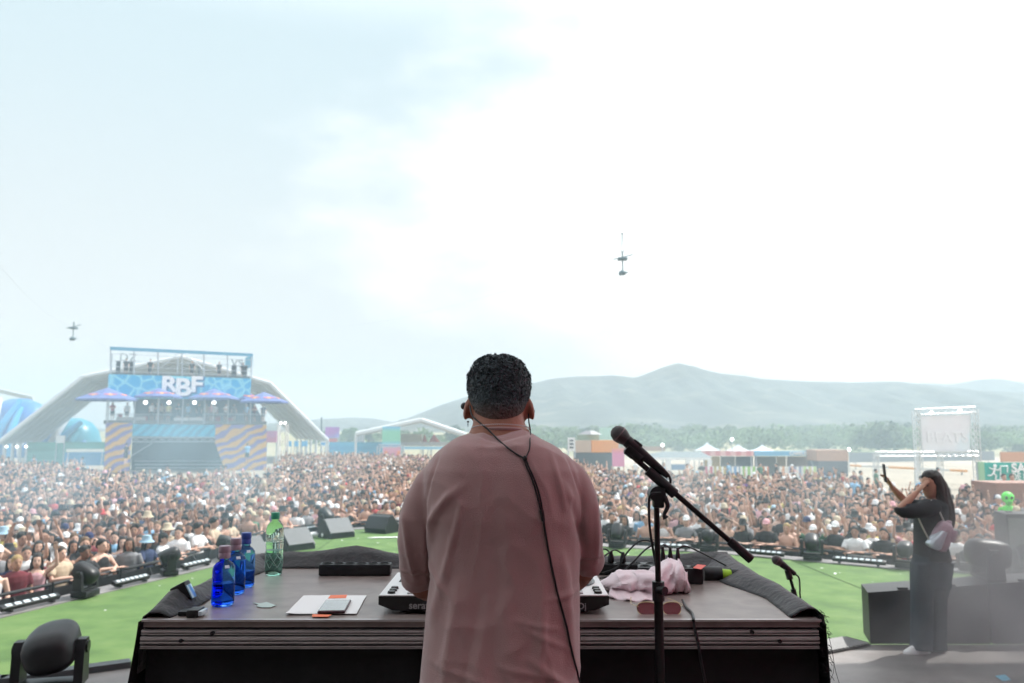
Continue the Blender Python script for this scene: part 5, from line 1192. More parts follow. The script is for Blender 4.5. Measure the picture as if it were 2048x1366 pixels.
for i in range(len(co)): v = Vector(co[i]); co[i] += no[i] * (.008 * mn.noise(Vector((v.x * 14, v.y * 14, v.z * 2.5))) + .004 * mn.noise(Vector((v.x * 9, v.y * 9, v.z * 22))) * max(0, 2.47 - v.z) * 2)
me.vertices.foreach_set("co", co.ravel()); me.update(); link_mesh("trousers", me, wo)
for x, y_, dy in ((1834, 1304, -.04), (1868, 1300, .08)):
    c = Wp(x, y_, dy); mb = MB(); Q = Matrix.Rotation(R(8), 4, 'Z')
    for z, l, w_, xo in ((0, .128, .045, 0), (.022, .126, .045, 0), (.05, .10, .04, .02), (.08, .06, .036, .055)): pass
    mb.loft([((xo, 0, z), l, w_) for z, l, w_, xo in ((0, .128, .045, 0), (.022, .127, .046, 0), (.05, .10, .04, .02), (.085, .062, .036, .055))], n=18, pw=2.2); mb.bm.transform(Matrix.Translation((c.x, c.y, ZD + .002)) @ Q); sh_ = mb.build("sneaker", white, wo)
    mb = MB()
    for q in range(4): mb.tube([(-.05 + q * .022, -.03, .05 + q * .006), (-.05 + q * .022, 0, .058 + q * .008), (-.05 + q * .022, .03, .05 + q * .006)], .003, n=5, smooth=0)
    mb.bm.transform(Matrix.Translation((c.x, c.y, ZD + .002)) @ Q); mb.build("laces", blackp, sh_)
# hair
mb = MB(); mb.loft([((0, .045, 1.50), .07, .06), ((0, .03, 1.56), .086, .08), ((0, .02, 1.62), .088, .095), ((0, .006, 1.68), .08, .096), ((0, .004, 1.718), .05, .06), ((0, .006, 1.73), .015, .02)], n=26, pw=2.1); mb.bm.transform(Mw)
mb.loft([(Wp(1902, 1056, -.05), .022, .035), (Wp(1897, 1048, -.05), .045, .06), (Wp(1893, 1034, -.04), .066, .085), (Wp(1888, 1012, -.02), .078, .098), (Wp(1882, 990, -.01), .078, .09), (Wp(1874, 968), .075, .085), (Wp(1868, 950), .06, .07)], n=24)
me = remeshed(mb.mesh("hair", mat("dark_long_hair", (.022, .018, .017), rough=.5, var=.25, vscale=22, bump=.5, bscale=30)), .008, 4)
co = np.empty(len(me.vertices) * 3); me.vertices.foreach_get("co", co); co = co.reshape(-1, 3); no = np.empty_like(co).ravel(); me.vertex_normals.foreach_get("vector", no); no = no.reshape(-1, 3)
for i in range(len(co)): v = Vector(co[i]); co[i] += no[i] * (.010 * mn.noise(Vector((v.x * 26, v.y * 26, v.z * 3))) + .004 * mn.noise(Vector((v.x * 70, v.y * 70, v.z * 7))))
me.vertices.foreach_set("co", co.ravel()); me.update(); link_mesh("hair", me, wo)
# phone and backpack
ph = thing("smartphone", "black phone held up in the standing woman's raised hand", "phone", Wp(1771, 960, .08)); c = Wp(1769, 946, .08)
mb = MB(); mb.box(c, (.012, .08, .165), M=Matrix.Rotation(R(-4), 3, 'Y') @ Matrix.Rotation(R(-14), 3, 'Z'), bev=.004); mb.build("case", blackp, ph)
mb = MB(); mb.box(c + Vector((.0068, .0, 0)), (.001, .074, .155), M=Matrix.Rotation(R(-4), 3, 'Y') @ Matrix.Rotation(R(-14), 3, 'Z')); mb.build("screen", mat("phone_screen_lit", (.35, .42, .46), rough=.1, emit=.25), ph)
bp = thing("backpack", "small pink and silver backpack hanging on the standing woman's back", "backpack", Wp(1888, 1098, -.18))
pinkb = mat("backpack_mauve", (.40, .29, .34), rough=.45, var=.15, vscale=14, bump=.3); silv = mat("backpack_silver", (.55, .60, .66), rough=.3, metal=.4, var=.1)
mb = MB(); Mb = Matrix.Translation(Wp(1884, 1070, -.16)) @ Matrix.Rotation(R(24), 4, 'Y')
mb.loft([((0, 0, -.14), .045, .035), ((0, 0, -.125), .075, .055), ((0, 0, -.06), .088, .068), ((0, 0, .03), .078, .06), ((0, 0, .09), .065, .055), ((0, 0, .12), .04, .035)], n=20); mb.bm.transform(Mb); mb.build("bag", pinkb, bp, smooth=60)
mb = MB(); mb.loft([((-.045, -.02, -.142), .04, .05), ((-.048, -.02, -.12), .065, .066), ((-.04, -.02, -.05), .055, .068), ((-.02, -.02, .03), .03, .058)], n=18); mb.bm.transform(Mb); mb.build("pocket", silv, bp, smooth=60)
strap = mat("silver_strap", (.5, .47, .45), rough=.35, metal=.6)
mb = MB(); mb.tube([Wp(1862, 1000, -.15), Wp(1872, 1010, -.16), Wp(1882, 1030, -.17), Wp(1890, 1048, -.17)], .007, n=6); mb.build("strap", strap, bp)
mb = MB(); mb.tube([Wp(1836, 1034, -.12), Wp(1844, 1052, -.15), Wp(1852, 1068, -.17), Wp(1860, 1082, -.19)], .007, n=6); mb.build("strap", strap, bp)
mb = MB(); mb.sph(Wp(1897, 1045, -.16), (.03, .03, .02), 10, 6); mb.box(Wp(1905, 1072, -.2), (.07, .02, .11), M=Matrix.Rotation(R(24), 3, 'Y'), bev=.01); mb.build("flap", pinkb, bp)
# ================================================================== FESTIVAL GROUND
K7 = 1.17    # the ground lies 3.92 m below the lens here
_P = P
def P(px, py, y): return _P(px, py, y * K7)
def up(p, z): return Vector((p.x, p.y, z))
steel = mat("scaffold_steel", (.42, .46, .50), rough=.45, metal=.5)
# ---- tower stage facade frame: local s along the front, z up
A0 = P(207, 945, 63); B0 = P(533, 945, 68.5); A0.z = 0; B0.z = 0
TN = Vector((-(B0 - A0).y, (B0 - A0).x, 0)).normalized(); TX = (B0 - A0).normalized()   # TN points away from the stage
def FT(px, py, d=0): return RP(px, py, A0 + TN * d, TN)
tower = thing("festival_tower", "two storey scaffold tower with cyan banner and striped yellow purple panels", "stage tower", (A0 + B0) / 2 + TN * 4, math.atan2(TX.y, TX.x))
stripe = mat_ramp("tiger_stripe_banner", 'wave', [(.50, (.68, .38, .08)), (.56, (.21, .17, .42))], scale=(1.0, 1, 1), rot=(0, R(-62), 0), distort=5.5, tscale=.40, detail=2, bands='X')
cyan = mat_ramp("cyan_honeycomb_banner", 'voronoi', [(.03, (.22, .60, .72)), (.16, (.015, .36, .62))], tscale=1.1)
drapeb = mat_ramp("blue_draped_cloth", 'wave', [(.2, (.01, .26, .46)), (.7, (.04, .44, .66))], rot=(0, R(-40), 0), distort=4, tscale=.5, rough=.6, bump=.4)
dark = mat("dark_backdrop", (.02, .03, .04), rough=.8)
def quad(mb, pts, d, t=.06): mb.prism([FT(x, y, d) for x, y in pts], TN * t)
def tpart(name, m, pts, d=0, t=.08, parent=tower):
    mb = MB(); quad(mb, pts, d, t); return mb.build(name, m, parent)
tpart("striped_panel", stripe, [(207, 946), (258, 946), (265, 846), (212, 845)], -.05)
tpart("striped_panel", stripe, [(431, 849), (533, 850), (533, 946), (452, 946), (430, 886)], -.05)
tpart("cloth_banner", drapeb, [(266, 848), (430, 850), (430, 875), (265, 872)], -.12)
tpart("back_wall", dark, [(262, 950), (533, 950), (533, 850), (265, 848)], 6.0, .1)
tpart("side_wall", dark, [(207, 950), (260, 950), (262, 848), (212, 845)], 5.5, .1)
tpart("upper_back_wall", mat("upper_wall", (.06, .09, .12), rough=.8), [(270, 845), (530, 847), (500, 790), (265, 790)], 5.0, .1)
mb = MB(); d_ = 8.0
fl = [FT(207, 847), FT(533, 850), FT(533, 850) + TN * d_, FT(207, 847) + TN * d_]; zfl = fl[0].z
mb.prism([up(p, zfl) for p in fl], (0, 0, .3)); 
roofz = FT(220, 748).z; mb.prism([up(p, roofz - .1) for p in (FT(218, 748), FT(500, 757), FT(500, 757) + TN * d_, FT(218, 748) + TN * d_)], (0, 0, .25)); mb.build("floors", mat("floor_grey", (.12, .13, .14), rough=.7), tower)
tpart("honeycomb_banner", cyan, [(215, 798), (500, 798), (503, 757), (217, 748)], -.25)
lm_ = mat("letter_white", (.82, .82, .82), rough=.5)
for ch, lx, ly, sz in (("R", 338, 770, 2.05), ("B", 366, 776, 2.28), ("F", 393, 770, 2.05)):
    text_obj(ch, sz, .06, "lettering", lm_, FT(lx, ly, -.36), TX, (0, 0, 1), tower, bold=.07, sx=1.15)
    o_ = text_obj(ch, sz, .02, "lettering", mat("letter_shadow", (.01, .12, .32), rough=.6), FT(lx + 1.5, ly + 2, -.28), TX, (0, 0, 1), tower, bold=.13, sx=1.15); o_.name = "lettering_outline"
mb = MB(); truss(mb, FT(264, 879, -.1), FT(431, 879, -.1), (0, 0, 1), .42, .75, .045, .025); mb.build("front_truss", steel, tower)
mb = MB(); mb.cyl(FT(262, 912, 1), FT(305, 886, 1), .05, n=6); mb.build("diagonal_brace", steel, tower)
for k in range(3):
    mb = MB(); a_, b_ = FT(270, 922 + k * 7, 4 - k), FT(445, 922 + k * 7, 4 - k); mb.cyl(a_, b_, .05, n=6); mb.build("handrail", steel, tower)
# scaffold cage on the roof
top = lambda px, d=0: FT(px, 694 + (px - 220) * 14 / 285, d)
blueP = mat("blue_top_banner", (.10, .32, .48), rough=.6)
for px in (221, 268, 316, 364, 408, 455, 503):
    mb = MB(); a_ = FT(px, 752, -.02); mb.cyl(up(a_, roofz), top(px), .07, n=6); mb.build("scaffold_post", steel, tower)
for px in (221, 364, 503):
    mb = MB(); q = FT(px, 752) + TN * 7; mb.cyl(up(q, roofz), up(q, top(px).z), .07, n=6); mb.build("scaffold_post", steel, tower)
mb = MB(); quad(mb, [(220, 693), (505, 707), (505, 713), (220, 700)], -.1, .08); mb.build("top_banner", blueP, tower)
mb = MB(); p0, p1 = top(505), FT(502, 757); mb.prism([p0, up(p0, roofz + 1.2), up(p0, roofz + 1.2) + TN * 5, p0 + TN * 5], TX * .05); mb.build("top_side_banner", mat("cyan_side", (.12, .42, .58), rough=.6), tower)
for pyk in (.25, .5, .72, .9):
    mb = MB(); a_ = top(221).lerp(FT(221, 748), pyk); b_ = top(503).lerp(FT(503, 756), pyk); mb.cyl(a_, b_, .03, n=5); mb.build("scaffold_rail", steel, tower)
for xs in ((316, 364), (408, 364)):
    mb = MB(); mb.cyl(FT(xs[0], 740, 1), top(xs[1], 1), .045, n=5); mb.build("diagonal_brace", steel, tower)
for px, w_ in ((236, 9), (262, 7), (300, 4), (398, 4), (468, 9), (490, 7)):      # rigging kit boxes and speakers
    mb = MB(); c = up(FT(px, 740, 3), roofz + .75); mb.box(c, (w_ / 23, .8, 1.0 + .05 * w_), rz=math.atan2(TX.y, TX.x)); mb.build("equipment_case", dark, tower)
text_obj("DZ", 1.15, .03, "lettering", mat("letter_dark", (.16, .20, .22), rough=.6), FT(256, 716, 6.9), TX, (0, 0, 1), tower, bold=.0)
text_obj("VS", 1.15, .03, "lettering", mat("letter_dark", (.16, .20, .22), rough=.6), FT(474, 727, 6.9), TX, (0, 0, 1), tower, bold=.0)
# balcony: sofas, counters, railings, posts, lamps
for x0, x1, y0, y1 in ((233, 291, 834, 847), (348, 376, 835, 849), (378, 406, 835, 849)):
    mb = MB(); quad(mb, [(x0, y1), (x1, y1), (x1, y0), (x0, y0)], .3, .9); mb.build("white_counter", mat("counter_white", (.6, .6, .6), rough=.5), tower)
mb = MB()
for a, b in ((212, 345), (406, 533)):
    mb.cyl(FT(a, 828), FT(b, 829), .04, n=5); 
    for q in range(int((b - a) / 5)): mb.cyl(FT(a + q * 5, 829), FT(a + q * 5, 848), .018, n=4, cap=False)
mb.build("balcony_railing", steel, tower)
for px in (215, 268, 316, 364, 408, 455, 500):
    mb = MB(); q = FT(px, 848); mb.cyl(up(q, zfl), up(q, FT(px, 790).z), .06, n=6); mb.build("scaffold_post", steel, tower)
for px, d in ((291, 0), (338, 0), (389, 0), (428, 0)):
    mb = MB(); mb.sph(FT(px, 805, .8), .18, 10, 8); mb.build("lamp", mat("lamp_lit", (1, 1, 1), emit=2.2), tower)
for px, py in ((290, 838), (436, 838), (462, 840), (240, 832)):
    mb = MB(); quad(mb, [(px - 5, py + 8), (px + 5, py + 8), (px + 5, py - 5), (px - 5, py - 5)], 1.6, .7); mb.build("seat_cushion", mat("red_seat", (.42, .05, .09), rough=.7), tower)

# ---- figures farther back
FARP = []
def far_person(p, rz, pose, fem, head, top_, tc_, hc, ht, sk, label, group=None, sc=1.0, shortsc=(.03, .03, .04)):
    t = link_mesh("person", PROTO['body', pose, fem], None, sk); tag(t, label, "person", group); t.location = p; t.rotation_euler = (0, 0, rz); t.scale = (sc, sc, sc)
    if top_ != 'bare': link_mesh("t_shirt" if top_ == 'shirt' else "tank_top", PROTO[top_, pose, fem], t, tc_)
    link_mesh("shorts", PROTO['shorts', pose, fem], t, shortsc)
    if head in ('cap', 'bucket'): link_mesh("hair", PROTO['short'], t, hc); link_mesh("cap", PROTO[head], t, ht)
    else: link_mesh("hair", PROTO[head], t, hc)
    return t
TCN = dict((a, b) for a, b, c in TOPS)
balc = [(224, "red", 1, "at the left end of the tower balcony"), (253, "white", 0, "behind the left white counter on the tower balcony"), (303, "white", 0, "under the second lamp of the tower balcony"), (314, "grey", 0, "beside a post left of the tower balcony's middle"), (322, "beige", 0, "at the front railing left of the tower balcony's middle"), (336, "yellow", 0, "under the middle left lamp of the tower balcony"),
        (356, "black", 0, "left of the white middle counters on the tower"), (375, "light blue", 0, "behind the white middle counters on the tower"), (397, "black", 0, "right of the blue shirted figure on the tower balcony"), (412, "beige", 1, "just right of the middle counters on the tower balcony"), (422, "pink", 1, "second right of the middle counters on the tower"), (429, "white", 0, "under the rightmost lamp of the tower balcony"),
        (451, "white", 0, "right of the rightmost tower lamp"), (467, "grey", 0, "in the right half of the tower balcony"), (492, "light blue", 1, "near the right end of the tower balcony"), (508, "maroon", 1, "second from the right end of the tower balcony"), (526, "navy blue", 0, "at the far right corner of the tower balcony")]
for k, (px, cn_, fem, where) in enumerate(balc):
    q = FT(px, 840, 1.0 + (k * 37 % 10) * .12); far_person((q.x, q.y, zfl + .3), .35, 'rest' if k % 3 else 'fold', fem, 'long' if fem else 'short', 'shirt', TCN[cn_], (.01, .01, .01), None, SKIN[k % 5], f"person in {cn_} shirt standing {where}", "people on the tower balcony")
for px, where in ((252, "left side"), (300, "left of the roof peak"), (384, "right of the roof peak, in grey"), (438, "right side"), (486, "right end")):
    q = FT(px, 740, 4); far_person((q.x, q.y, roofz + .15), .35, 'rest', 0, 'cap' if px == 252 else 'short', 'shirt', (.04, .05, .06), (.01, .01, .01), (.02, .02, .02), SKIN[1], f"dark clad person in the tower's top scaffold, {where}", "people on the tower roof", 1.0)
# ---- parasols on the tower
pcol = mat("parasol_blue", (.10, .14, .34), rough=.7, var=.1, vscale=1); pyel = mat("parasol_yellow", (.75, .42, .08), rough=.6); pred = mat("parasol_red", (.62, .08, .10), rough=.6)
for x0, x1, yt, yb, d, lab in ((150, 277, 775, 798, -1.6, "leftmost blue parasol over the tower balcony"), (268, 365, 776, 793, -1.2, "second blue parasol from the left over the tower balcony"), (376, 478, 777, 796, -1.2, "third blue parasol over the tower balcony, right of the letters"), (465, 520, 783, 797, .5, "small blue parasol between two others at the tower's right"), (478, 576, 784, 803, -1.8, "rightmost blue parasol over the tower balcony")):
    xm = (x0 + x1) / 2; ct = FT(xm, yt, d); cl_, cr_ = FT(x0, yb, d), FT(x1, yb, d); Rr = (cr_ - cl_).length / 2; zb_ = (cl_.z + cr_.z) / 2; c0_ = (cl_ + cr_) / 2
    t = thing("parasol", lab, "parasol", up(c0_, zfl + .3), 0, "blue parasols on the tower")
    ring = [c0_ + TX * (sx_ * Rr) + TN * (sy_ * Rr * .9) for sx_, sy_ in ((-1, -.25), (-.25, -1), (.55, -1), (1, -.1), (.4, 1), (-.6, 1))]; ring = [up(p, zb_) for p in ring]; ap = up(c0_, ct.z)
    mb = MB(); apv = [ap, ap + Vector((0, 0, .04))]
    for k in range(6):
        a_, b_ = ring[k], ring[(k + 1) % 6]; mb.face([a_, b_, ap]); mb.face([a_, up(a_, a_.z - .16), up(b_, b_.z - .16), b_])
    cp = mb.build("canopy", pcol, t, smooth=0)
    for k in (0, 1, 2):
        a_, b_ = ring[k], ring[(k + 1) % 6]; c = (a_ + b_ + ap) / 3; nrm = (b_ - a_).cross(ap - a_).normalized(); nrm = nrm if nrm.y < 0 else -nrm; X_ = (b_ - a_).normalized(); Z_ = X_.cross(nrm).normalized()
        for m__, rx, rz_, ox in ((pyel, .22, .2, 0), (pred, .26, .1, -.3), (pred, .26, .1, .3)):
            mb = MB(); pts = [c + nrm * (.03 if m__ is pyel else .045) + X_ * (ox + rx * math.cos(a)) + Z_ * (rz_ * math.sin(a)) for a in [6.283 * q / 12 for q in range(12)]]; mb.prism(pts, -nrm * .012); mb.build("emblem", m__, cp)
    mb = MB(); mb.cyl(up(c0_, zfl + .3), up(c0_, ct.z), .05, n=6); mb.build("pole", steel, t)
# ---- big open marquee behind the tower
fabric = bpy.data.materials.new("marquee_fabric"); fabric.use_nodes = True; tt = fabric.node_tree; pb_ = tt.nodes["Principled BSDF"]; pb_.inputs["Base Color"].default_value = (.60, .62, .62, 1); pb_.inputs["Roughness"].default_value = .7
tr_ = tt.nodes.new("ShaderNodeBsdfTranslucent"); tr_.inputs[0].default_value = (.40, .40, .36, 1); ms_ = tt.nodes.new("ShaderNodeMixShader"); ms_.inputs[0].default_value = .3; tt.links.new(pb_.outputs[0], ms_.inputs[1]); tt.links.new(tr_.outputs[0], ms_.inputs[2]); tt.links.new(ms_.outputs[0], tt.nodes["Material Output"].inputs[0])
def marquee(label, gable_px, dist, ax_px, length, post_z=None, bays=5, cat="marquee", grp=None, ridge_w=.35):
    C_ = P(ax_px, 865, dist); a_ = Vector((C_.x, C_.y - 0, 0)).normalized()
    pts = [RP(x, y, C_, a_) for x, y in gable_px]
    t = thing("marquee", label, cat, up(C_ + a_ * length / 2, 0), 0, grp)
    mb = MB()
    for p, q in zip(pts, pts[1:]): mb.prism([p, q, q + a_ * length, p + a_ * length], (0, 0, -.06))
    mb.build("roof", fabric, t, smooth=0)
    n = bays + 1
    for k in range(n):
        o = a_ * (length * k / bays); mb = MB()
        for p, q in zip(pts, pts[1:]): mb.cyl(p + o + Vector((0, 0, -.1)), q + o + Vector((0, 0, -.1)), ridge_w / 2 if k == 0 else ridge_w / 2.6, n=6)
        mb.build("frame_arch", mat("marquee_frame", (.55, .57, .58), rough=.5), t)
        for e in (pts[0], pts[-1]):
            mb = MB(); mb.box(up((e + o), e.z / 2 - .06), (.28, .28, e.z - .1)); mb.build("post", mat("marquee_frame", (.55, .57, .58), rough=.5), t)
    return t, C_, a_, pts
marquee("huge open grey marquee arching behind the festival tower", [(-8, 888), (165, 752), (362, 712), (540, 765), (656, 880)], 84, 362, 30, bays=6, ridge_w=.5)
marquee("grey roofed marquee at the far left frame edge", [(-420, 890), (-300, 772), (-130, 748), (64, 792), (70, 806)], 118, -60, 12, bays=2)
# white marquee, middle distance
marquee("low white marquee with peaked roof left of the DJ's shoulder", [(712, 866), (842, 838), (932, 868)], 88, 835, 14, bays=3, ridge_w=.6)
# ---- inflatables
def inflat(label, px0, px1, py0, py1, Y, seed, cols, n=9):
    t = thing("inflatable_slide", label, "inflatable", P((px0 + px1) / 2, 920, Y) * 1.0); t.location.z = 0; WM[t] = Matrix.Translation(t.location)
    r_ = np.random.default_rng(seed); mb = MB(); a, b = P(px0, 865, Y), P(px1, 865, Y); zt_ = P(px0, py0, Y).z; zb_ = 0
    w_ = (b - a).length; 
    mb.loft([((a + b) / 2 * 1.0 + Vector((0, 3, -(a.z) + z)), w_ / 2 * k, 4 * k) for z, k in ((0, 1), (zt_ * .4, .98), (zt_ * .7, .85), (zt_ * .9, .6), (zt_, .25))], n=20); mb.build("body", cols[0], t, smooth=60)
    for k in range(n):
        f = (k + .5) / n; x0 = a.lerp(b, f); h = zt_ * (.35 + .65 * math.sin(math.pi * min(1, f * 1.05))); bend = r_.uniform(-2, 2); mb = MB()
        mb.tube([Vector((x0.x + bend, x0.y - 1.5, .3)), Vector((x0.x + bend * .2, x0.y - 2.0, h * .5)), Vector((x0.x - bend, x0.y - .5, h))], [.55, .6, .4], n=10, smooth=5); mb.build("tube", cols[1 + k % (len(cols) - 1)], t, smooth=60)
ib = mat("inflatable_blue", (.01, .16, .48), rough=.35); ib2 = mat("inflatable_sky", (.03, .38, .75), rough=.35); iw = mat("inflatable_white", (.75, .75, .75), rough=.4); it_ = mat("inflatable_teal", (.01, .25, .35), rough=.35)
inflat("big blue and white inflatable slide under the far left marquee", -60, 84, 796, 880, 108, 3, [ib, ib2, iw, ib, iw, ib2], 8)
inflat("teal blue inflatable play tower seen through the marquee's left side", 74, 178, 836, 885, 104, 5, [it_, ib2, it_, ib, iw], 7)
# ---- stalls, banners, walls: helper for upright boards with posts
def board(name, label, cat, x0, x1, y0, y1, Y, m, depth=.12, posts=True, Y1=None, group=None, pm=None, extra=None):
    Y1 = Y1 or Y; a, b = P(x0, y1, Y), P(x1, y1, Y1); zt_ = P(x0, y0, Y).z; zb_ = max(.02, a.z)
    t = thing(name, label, cat, up((a + b) / 2, 0), 0, group); d_ = (b - a); d_.z = 0; d_.normalize(); n_ = Vector((-d_.y, d_.x, 0))
    mb = MB(); mb.prism([up(a, zb_), up(b, zb_), up(b, zt_), up(a, zt_)], n_ * depth); mb.build("panel", m, t)
    if posts and zb_ > .1:
        for p in (a.lerp(b, .04), a.lerp(b, .96)):
            mb = MB(); mb.cyl(up(p, 0) + n_ * .1, up(p, zt_) + n_ * (depth + .06), .06, n=6); mb.build("post", pm or steel, t)
    return t, a, b, zt_, zb_, n_
def colr(n, c, **k): return mat(n, c, **k)
gm = mat_ramp("green_printed_wall", 'noise', [(.35, (.04, .26, .18)), (.55, (.08, .36, .28)), (.7, (.12, .42, .34))], scale=(.3, 1, 3), tscale=.5)
board("printed_wall", "long green printed wall left of the tower", "wall", 52, 212, 884, 935, 82, gm)
board("stall", "blue stall with a yellow and white sign left of the tower", "stall", 128, 208, 905, 932, 78, colr("stall_blue", (.04, .22, .45)), depth=2.5)
board("stall_sign", "yellow and white striped sign board on the blue stall", "sign", 132, 206, 898, 904, 77.5, mat_ramp("yellow_white_sign", 'wave', [(.4, (.7, .5, .15)), (.6, (.7, .7, .65))], tscale=.4, bands='Z'), posts=True)
board("sign_disc_board", "white round topped sign over the green wall", "sign", 111, 128, 871, 886, 81, iw)
board("blue_wall", "long blue wall behind the crowd left of the white marquee", "wall", 655, 800, 884, 935, 90, mat_ramp("blue_wall", 'noise', [(.35, (.04, .25, .48)), (.6, (.08, .38, .58))], scale=(.2, 1, 3), tscale=.5))
board("blue_fascia", "blue and white fascia board behind the DJ's left shoulder", "fascia", 800, 960, 893, 899, 88, colr("pale_blue", (.22, .45, .6)), posts=True)
board("bar_front", "white counter beneath the blue fascia behind the DJ's shoulder", "counter", 800, 960, 884, 892, 92, colr("bar_white", (.55, .55, .55)))
pv = mat_ramp("violet_print", 'noise', [(.35, (.35, .12, .38)), (.5, (.28, .24, .55)), (.65, (.5, .4, .6))], tscale=.35, detail=1)
board("banner", "violet printed banner right of the big marquee's last post", "banner", 650, 678, 854, 876, 92, pv)
board("banner", "red lower banner beneath the violet one by the blue wall", "banner", 656, 674, 877, 885, 91.7, colr("banner_red", (.55, .12, .10)))
board("banner", "pink banner on the tower's right side near the marquee posts", "banner", 532, 553, 862, 885, 78, mat_ramp("pink_print", 'noise', [(.4, (.6, .2, .35)), (.6, (.5, .35, .6))], tscale=.5, detail=1))
board("banner", "green to blue gradient banner under the white marquee", "banner", 764, 800, 853, 892, 84, mat_ramp("green_blue_print", 'wave', [(.2, (.18, .5, .33)), (.6, (.15, .45, .6)), (.9, (.1, .3, .6))], tscale=.09, bands='Z'))
t_, a_, b_, zt_, zb_, n__ = board("banner", "pink to orange banner on legs below the green one", "banner", 766, 802, 893, 912, 80, mat_ramp("pink_orange_print", 'wave', [(.2, (.7, .25, .1)), (.6, (.6, .12, .25)), (.9, (.6, .25, .35))], tscale=.08, bands='Z'))
for px in (772, 797):
    mb = MB(); q = P(px, 912, 80); mb.box(up(q, .9), (.35, .2, 1.8)); mb.build("leg", colr("orange_leg", (.7, .22, .08)), t_)
board("container", "cream container under the white marquee", "container", 801, 842, 868, 886, 95, colr("cream", (.6, .55, .42)), depth=2.4)
for q, (x0, x1, xm) in enumerate(((843, 856, 849), (856, 882, 868))):
    t = thing("tent", ["small red tent left of the other by the cream container", "larger red peaked tent behind the DJ's left shoulder"][q], "tent", up(P(xm, 886, 96), 0)); mb = MB(); a, b, c = P(x0, 886, 96), P(x1, 886, 96), P(xm, 868, 96); Rr = (b - a).length / 2; cc = (a + b) / 2
    ring = [cc + Vector((math.cos(k * 1.047) * Rr, math.sin(k * 1.047) * Rr, 0)) for k in range(6)]
    for k in range(6): mb.face([ring[k], ring[(k + 1) % 6], c])
    mb.build("canopy", colr("tent_red", (.55, .08, .05)), t, smooth=0)
    for k in (0, 2, 4):
        mb = MB(); mb.cyl(up(ring[k], 0), ring[k], .06, n=5); mb.build("post", steel, t)
for px, Y in ((756, 82), (806, 82), (664, 88)):
    pass
tg = thing("truss_gate", "silver truss gate standing over the crowd left of the DJ", "truss gate", up(P(780, 930, 74), 0))
mb = MB(); a, b = P(757, 892, 74), P(805, 892, 74); truss(mb, up(a, 0), a, (1, 0, 0), .3, .8, .04, .02); tg1 = mb.build("upright", steel, tg); mb = MB(); truss(mb, up(b, 0), b, (1, 0, 0), .3, .8, .04, .02); mb.build("upright", steel, tg)
mb = MB(); truss(mb, a, b, (0, 0, 1), .3, .8, .04, .02); mb.build("crossbeam", steel, tg)
gt = thing("light_tower", "pale scaffold column with lamps by the big marquee's right posts", "light tower", up(P(566, 930, 76), 0))
mb = MB(); truss(mb, up(P(566, 920, 76), 0), P(566, 848, 76), (1, 0, 0), .9, 1.1, .06, .03); mb.build("scaffold", mat("pale_steel", (.62, .58, .56), rough=.5), gt)
for px in (562, 570):
    mb = MB(); mb.sph(P(px, 846, 75.6), .15, 8, 6); mb.build("lamp", mat("lamp_lit", (1, 1, 1), emit=2.2), gt)
# lamps on the big marquee posts, left side
for k, px in enumerate((13, 34, 52)):
    t = thing("flood_lamp", ["leftmost lit flood lamp under the big marquee", "middle lit flood lamp under the big marquee", "right lit flood lamp under the big marquee's left side"][k], "lamp", P(px, 893, 80)); mb = MB(); mb.sph(P(px, 893, 79.9), .16, 10, 8); mb.build("bulb", mat("lamp_lit", (1, 1, 1), emit=2.2), t); mb = MB(); mb.box(P(px, 891.5, 80.1), (.4, .15, .3)); mb.build("housing", dark, t)
# banners hung under the marquee's right posts
for k, (x0, x1) in enumerate(((574, 582), (588, 596), (603, 614), (642, 650))):
    board("hanging_banner", f"small blue and white banner, {['first','second','third','rightmost'][k]} from the left under the marquee's right side", "banner", x0, x1, 882, 893, 86, mat_ramp("blue_white_print", 'wave', [(.4, (.05, .3, .6)), (.6, (.6, .65, .7))], tscale=.5, bands='Z') if k == 3 else colr("banner_blue", (.06, .33, .62)))
# ---- right of the DJ
og = mat_ramp("orange_corrugated", 'wave', [(.3, (.62, .20, .04)), (.7, (.80, .36, .10))], tscale=1.6, bands='X', bump=.5)
Yc = 62
t_, a_, b_, zt_, zb_, n__ = board("kiosk", "orange corrugated container kiosk on a dark stage base behind the microphone", "kiosk", 1183, 1238, 881, 905, Yc, og, depth=3, posts=False)
mb = MB(); mb.prism([up(P(1152, 935, Yc), 0), up(P(1226, 935, Yc), 0), P(1226, 906, Yc), P(1152, 906, Yc)], (0, 3, 0)); mb.build("base", colr("dark_base", (.05, .07, .08)), t_)
mb = MB(); mb.prism([P(1152, 905, Yc), P(1182, 905, Yc), P(1182, 881, Yc), P(1152, 881, Yc)], (0, 3, 0)); mb.build("brown_wall", mat_ramp("tan_slats", 'wave', [(.3, (.42, .30, .22)), (.7, (.5, .38, .3))], tscale=1.5, bands='X'), t_)
hut = thing("watch_hut", "grey roofed hut on top of the orange kiosk", "hut", P(1178, 881, Yc + 1.5)); mb = MB(); a, b = P(1155, 869, Yc + 1.5), P(1205, 869, Yc + 1.5)
cc = (a + b) / 2; Rr = (b - a).length / 2; mb.loft([(cc, Rr, Rr * .8), (cc + Vector((0, 0, P(1180, 861, Yc).z - a.z)), Rr * .3, Rr * .2)], n=4, pw=2); mb.build("roof", colr("hut_roof", (.25, .24, .25)), hut, smooth=0)
mb = MB(); mb.prism([P(1156, 880.5, Yc + 1), P(1198, 880.5, Yc + 1), P(1198, 869, Yc + 1), P(1156, 869, Yc + 1)], (0, 1.5, 0)); mb.build("wall", colr("hut_wall", (.2, .27, .2)), hut)
board("backdrop", "pale teal backdrop behind the clipped microphone", "backdrop", 1199, 1240, 855, 880, Yc + 4, colr("pale_teal", (.38, .60, .55)))
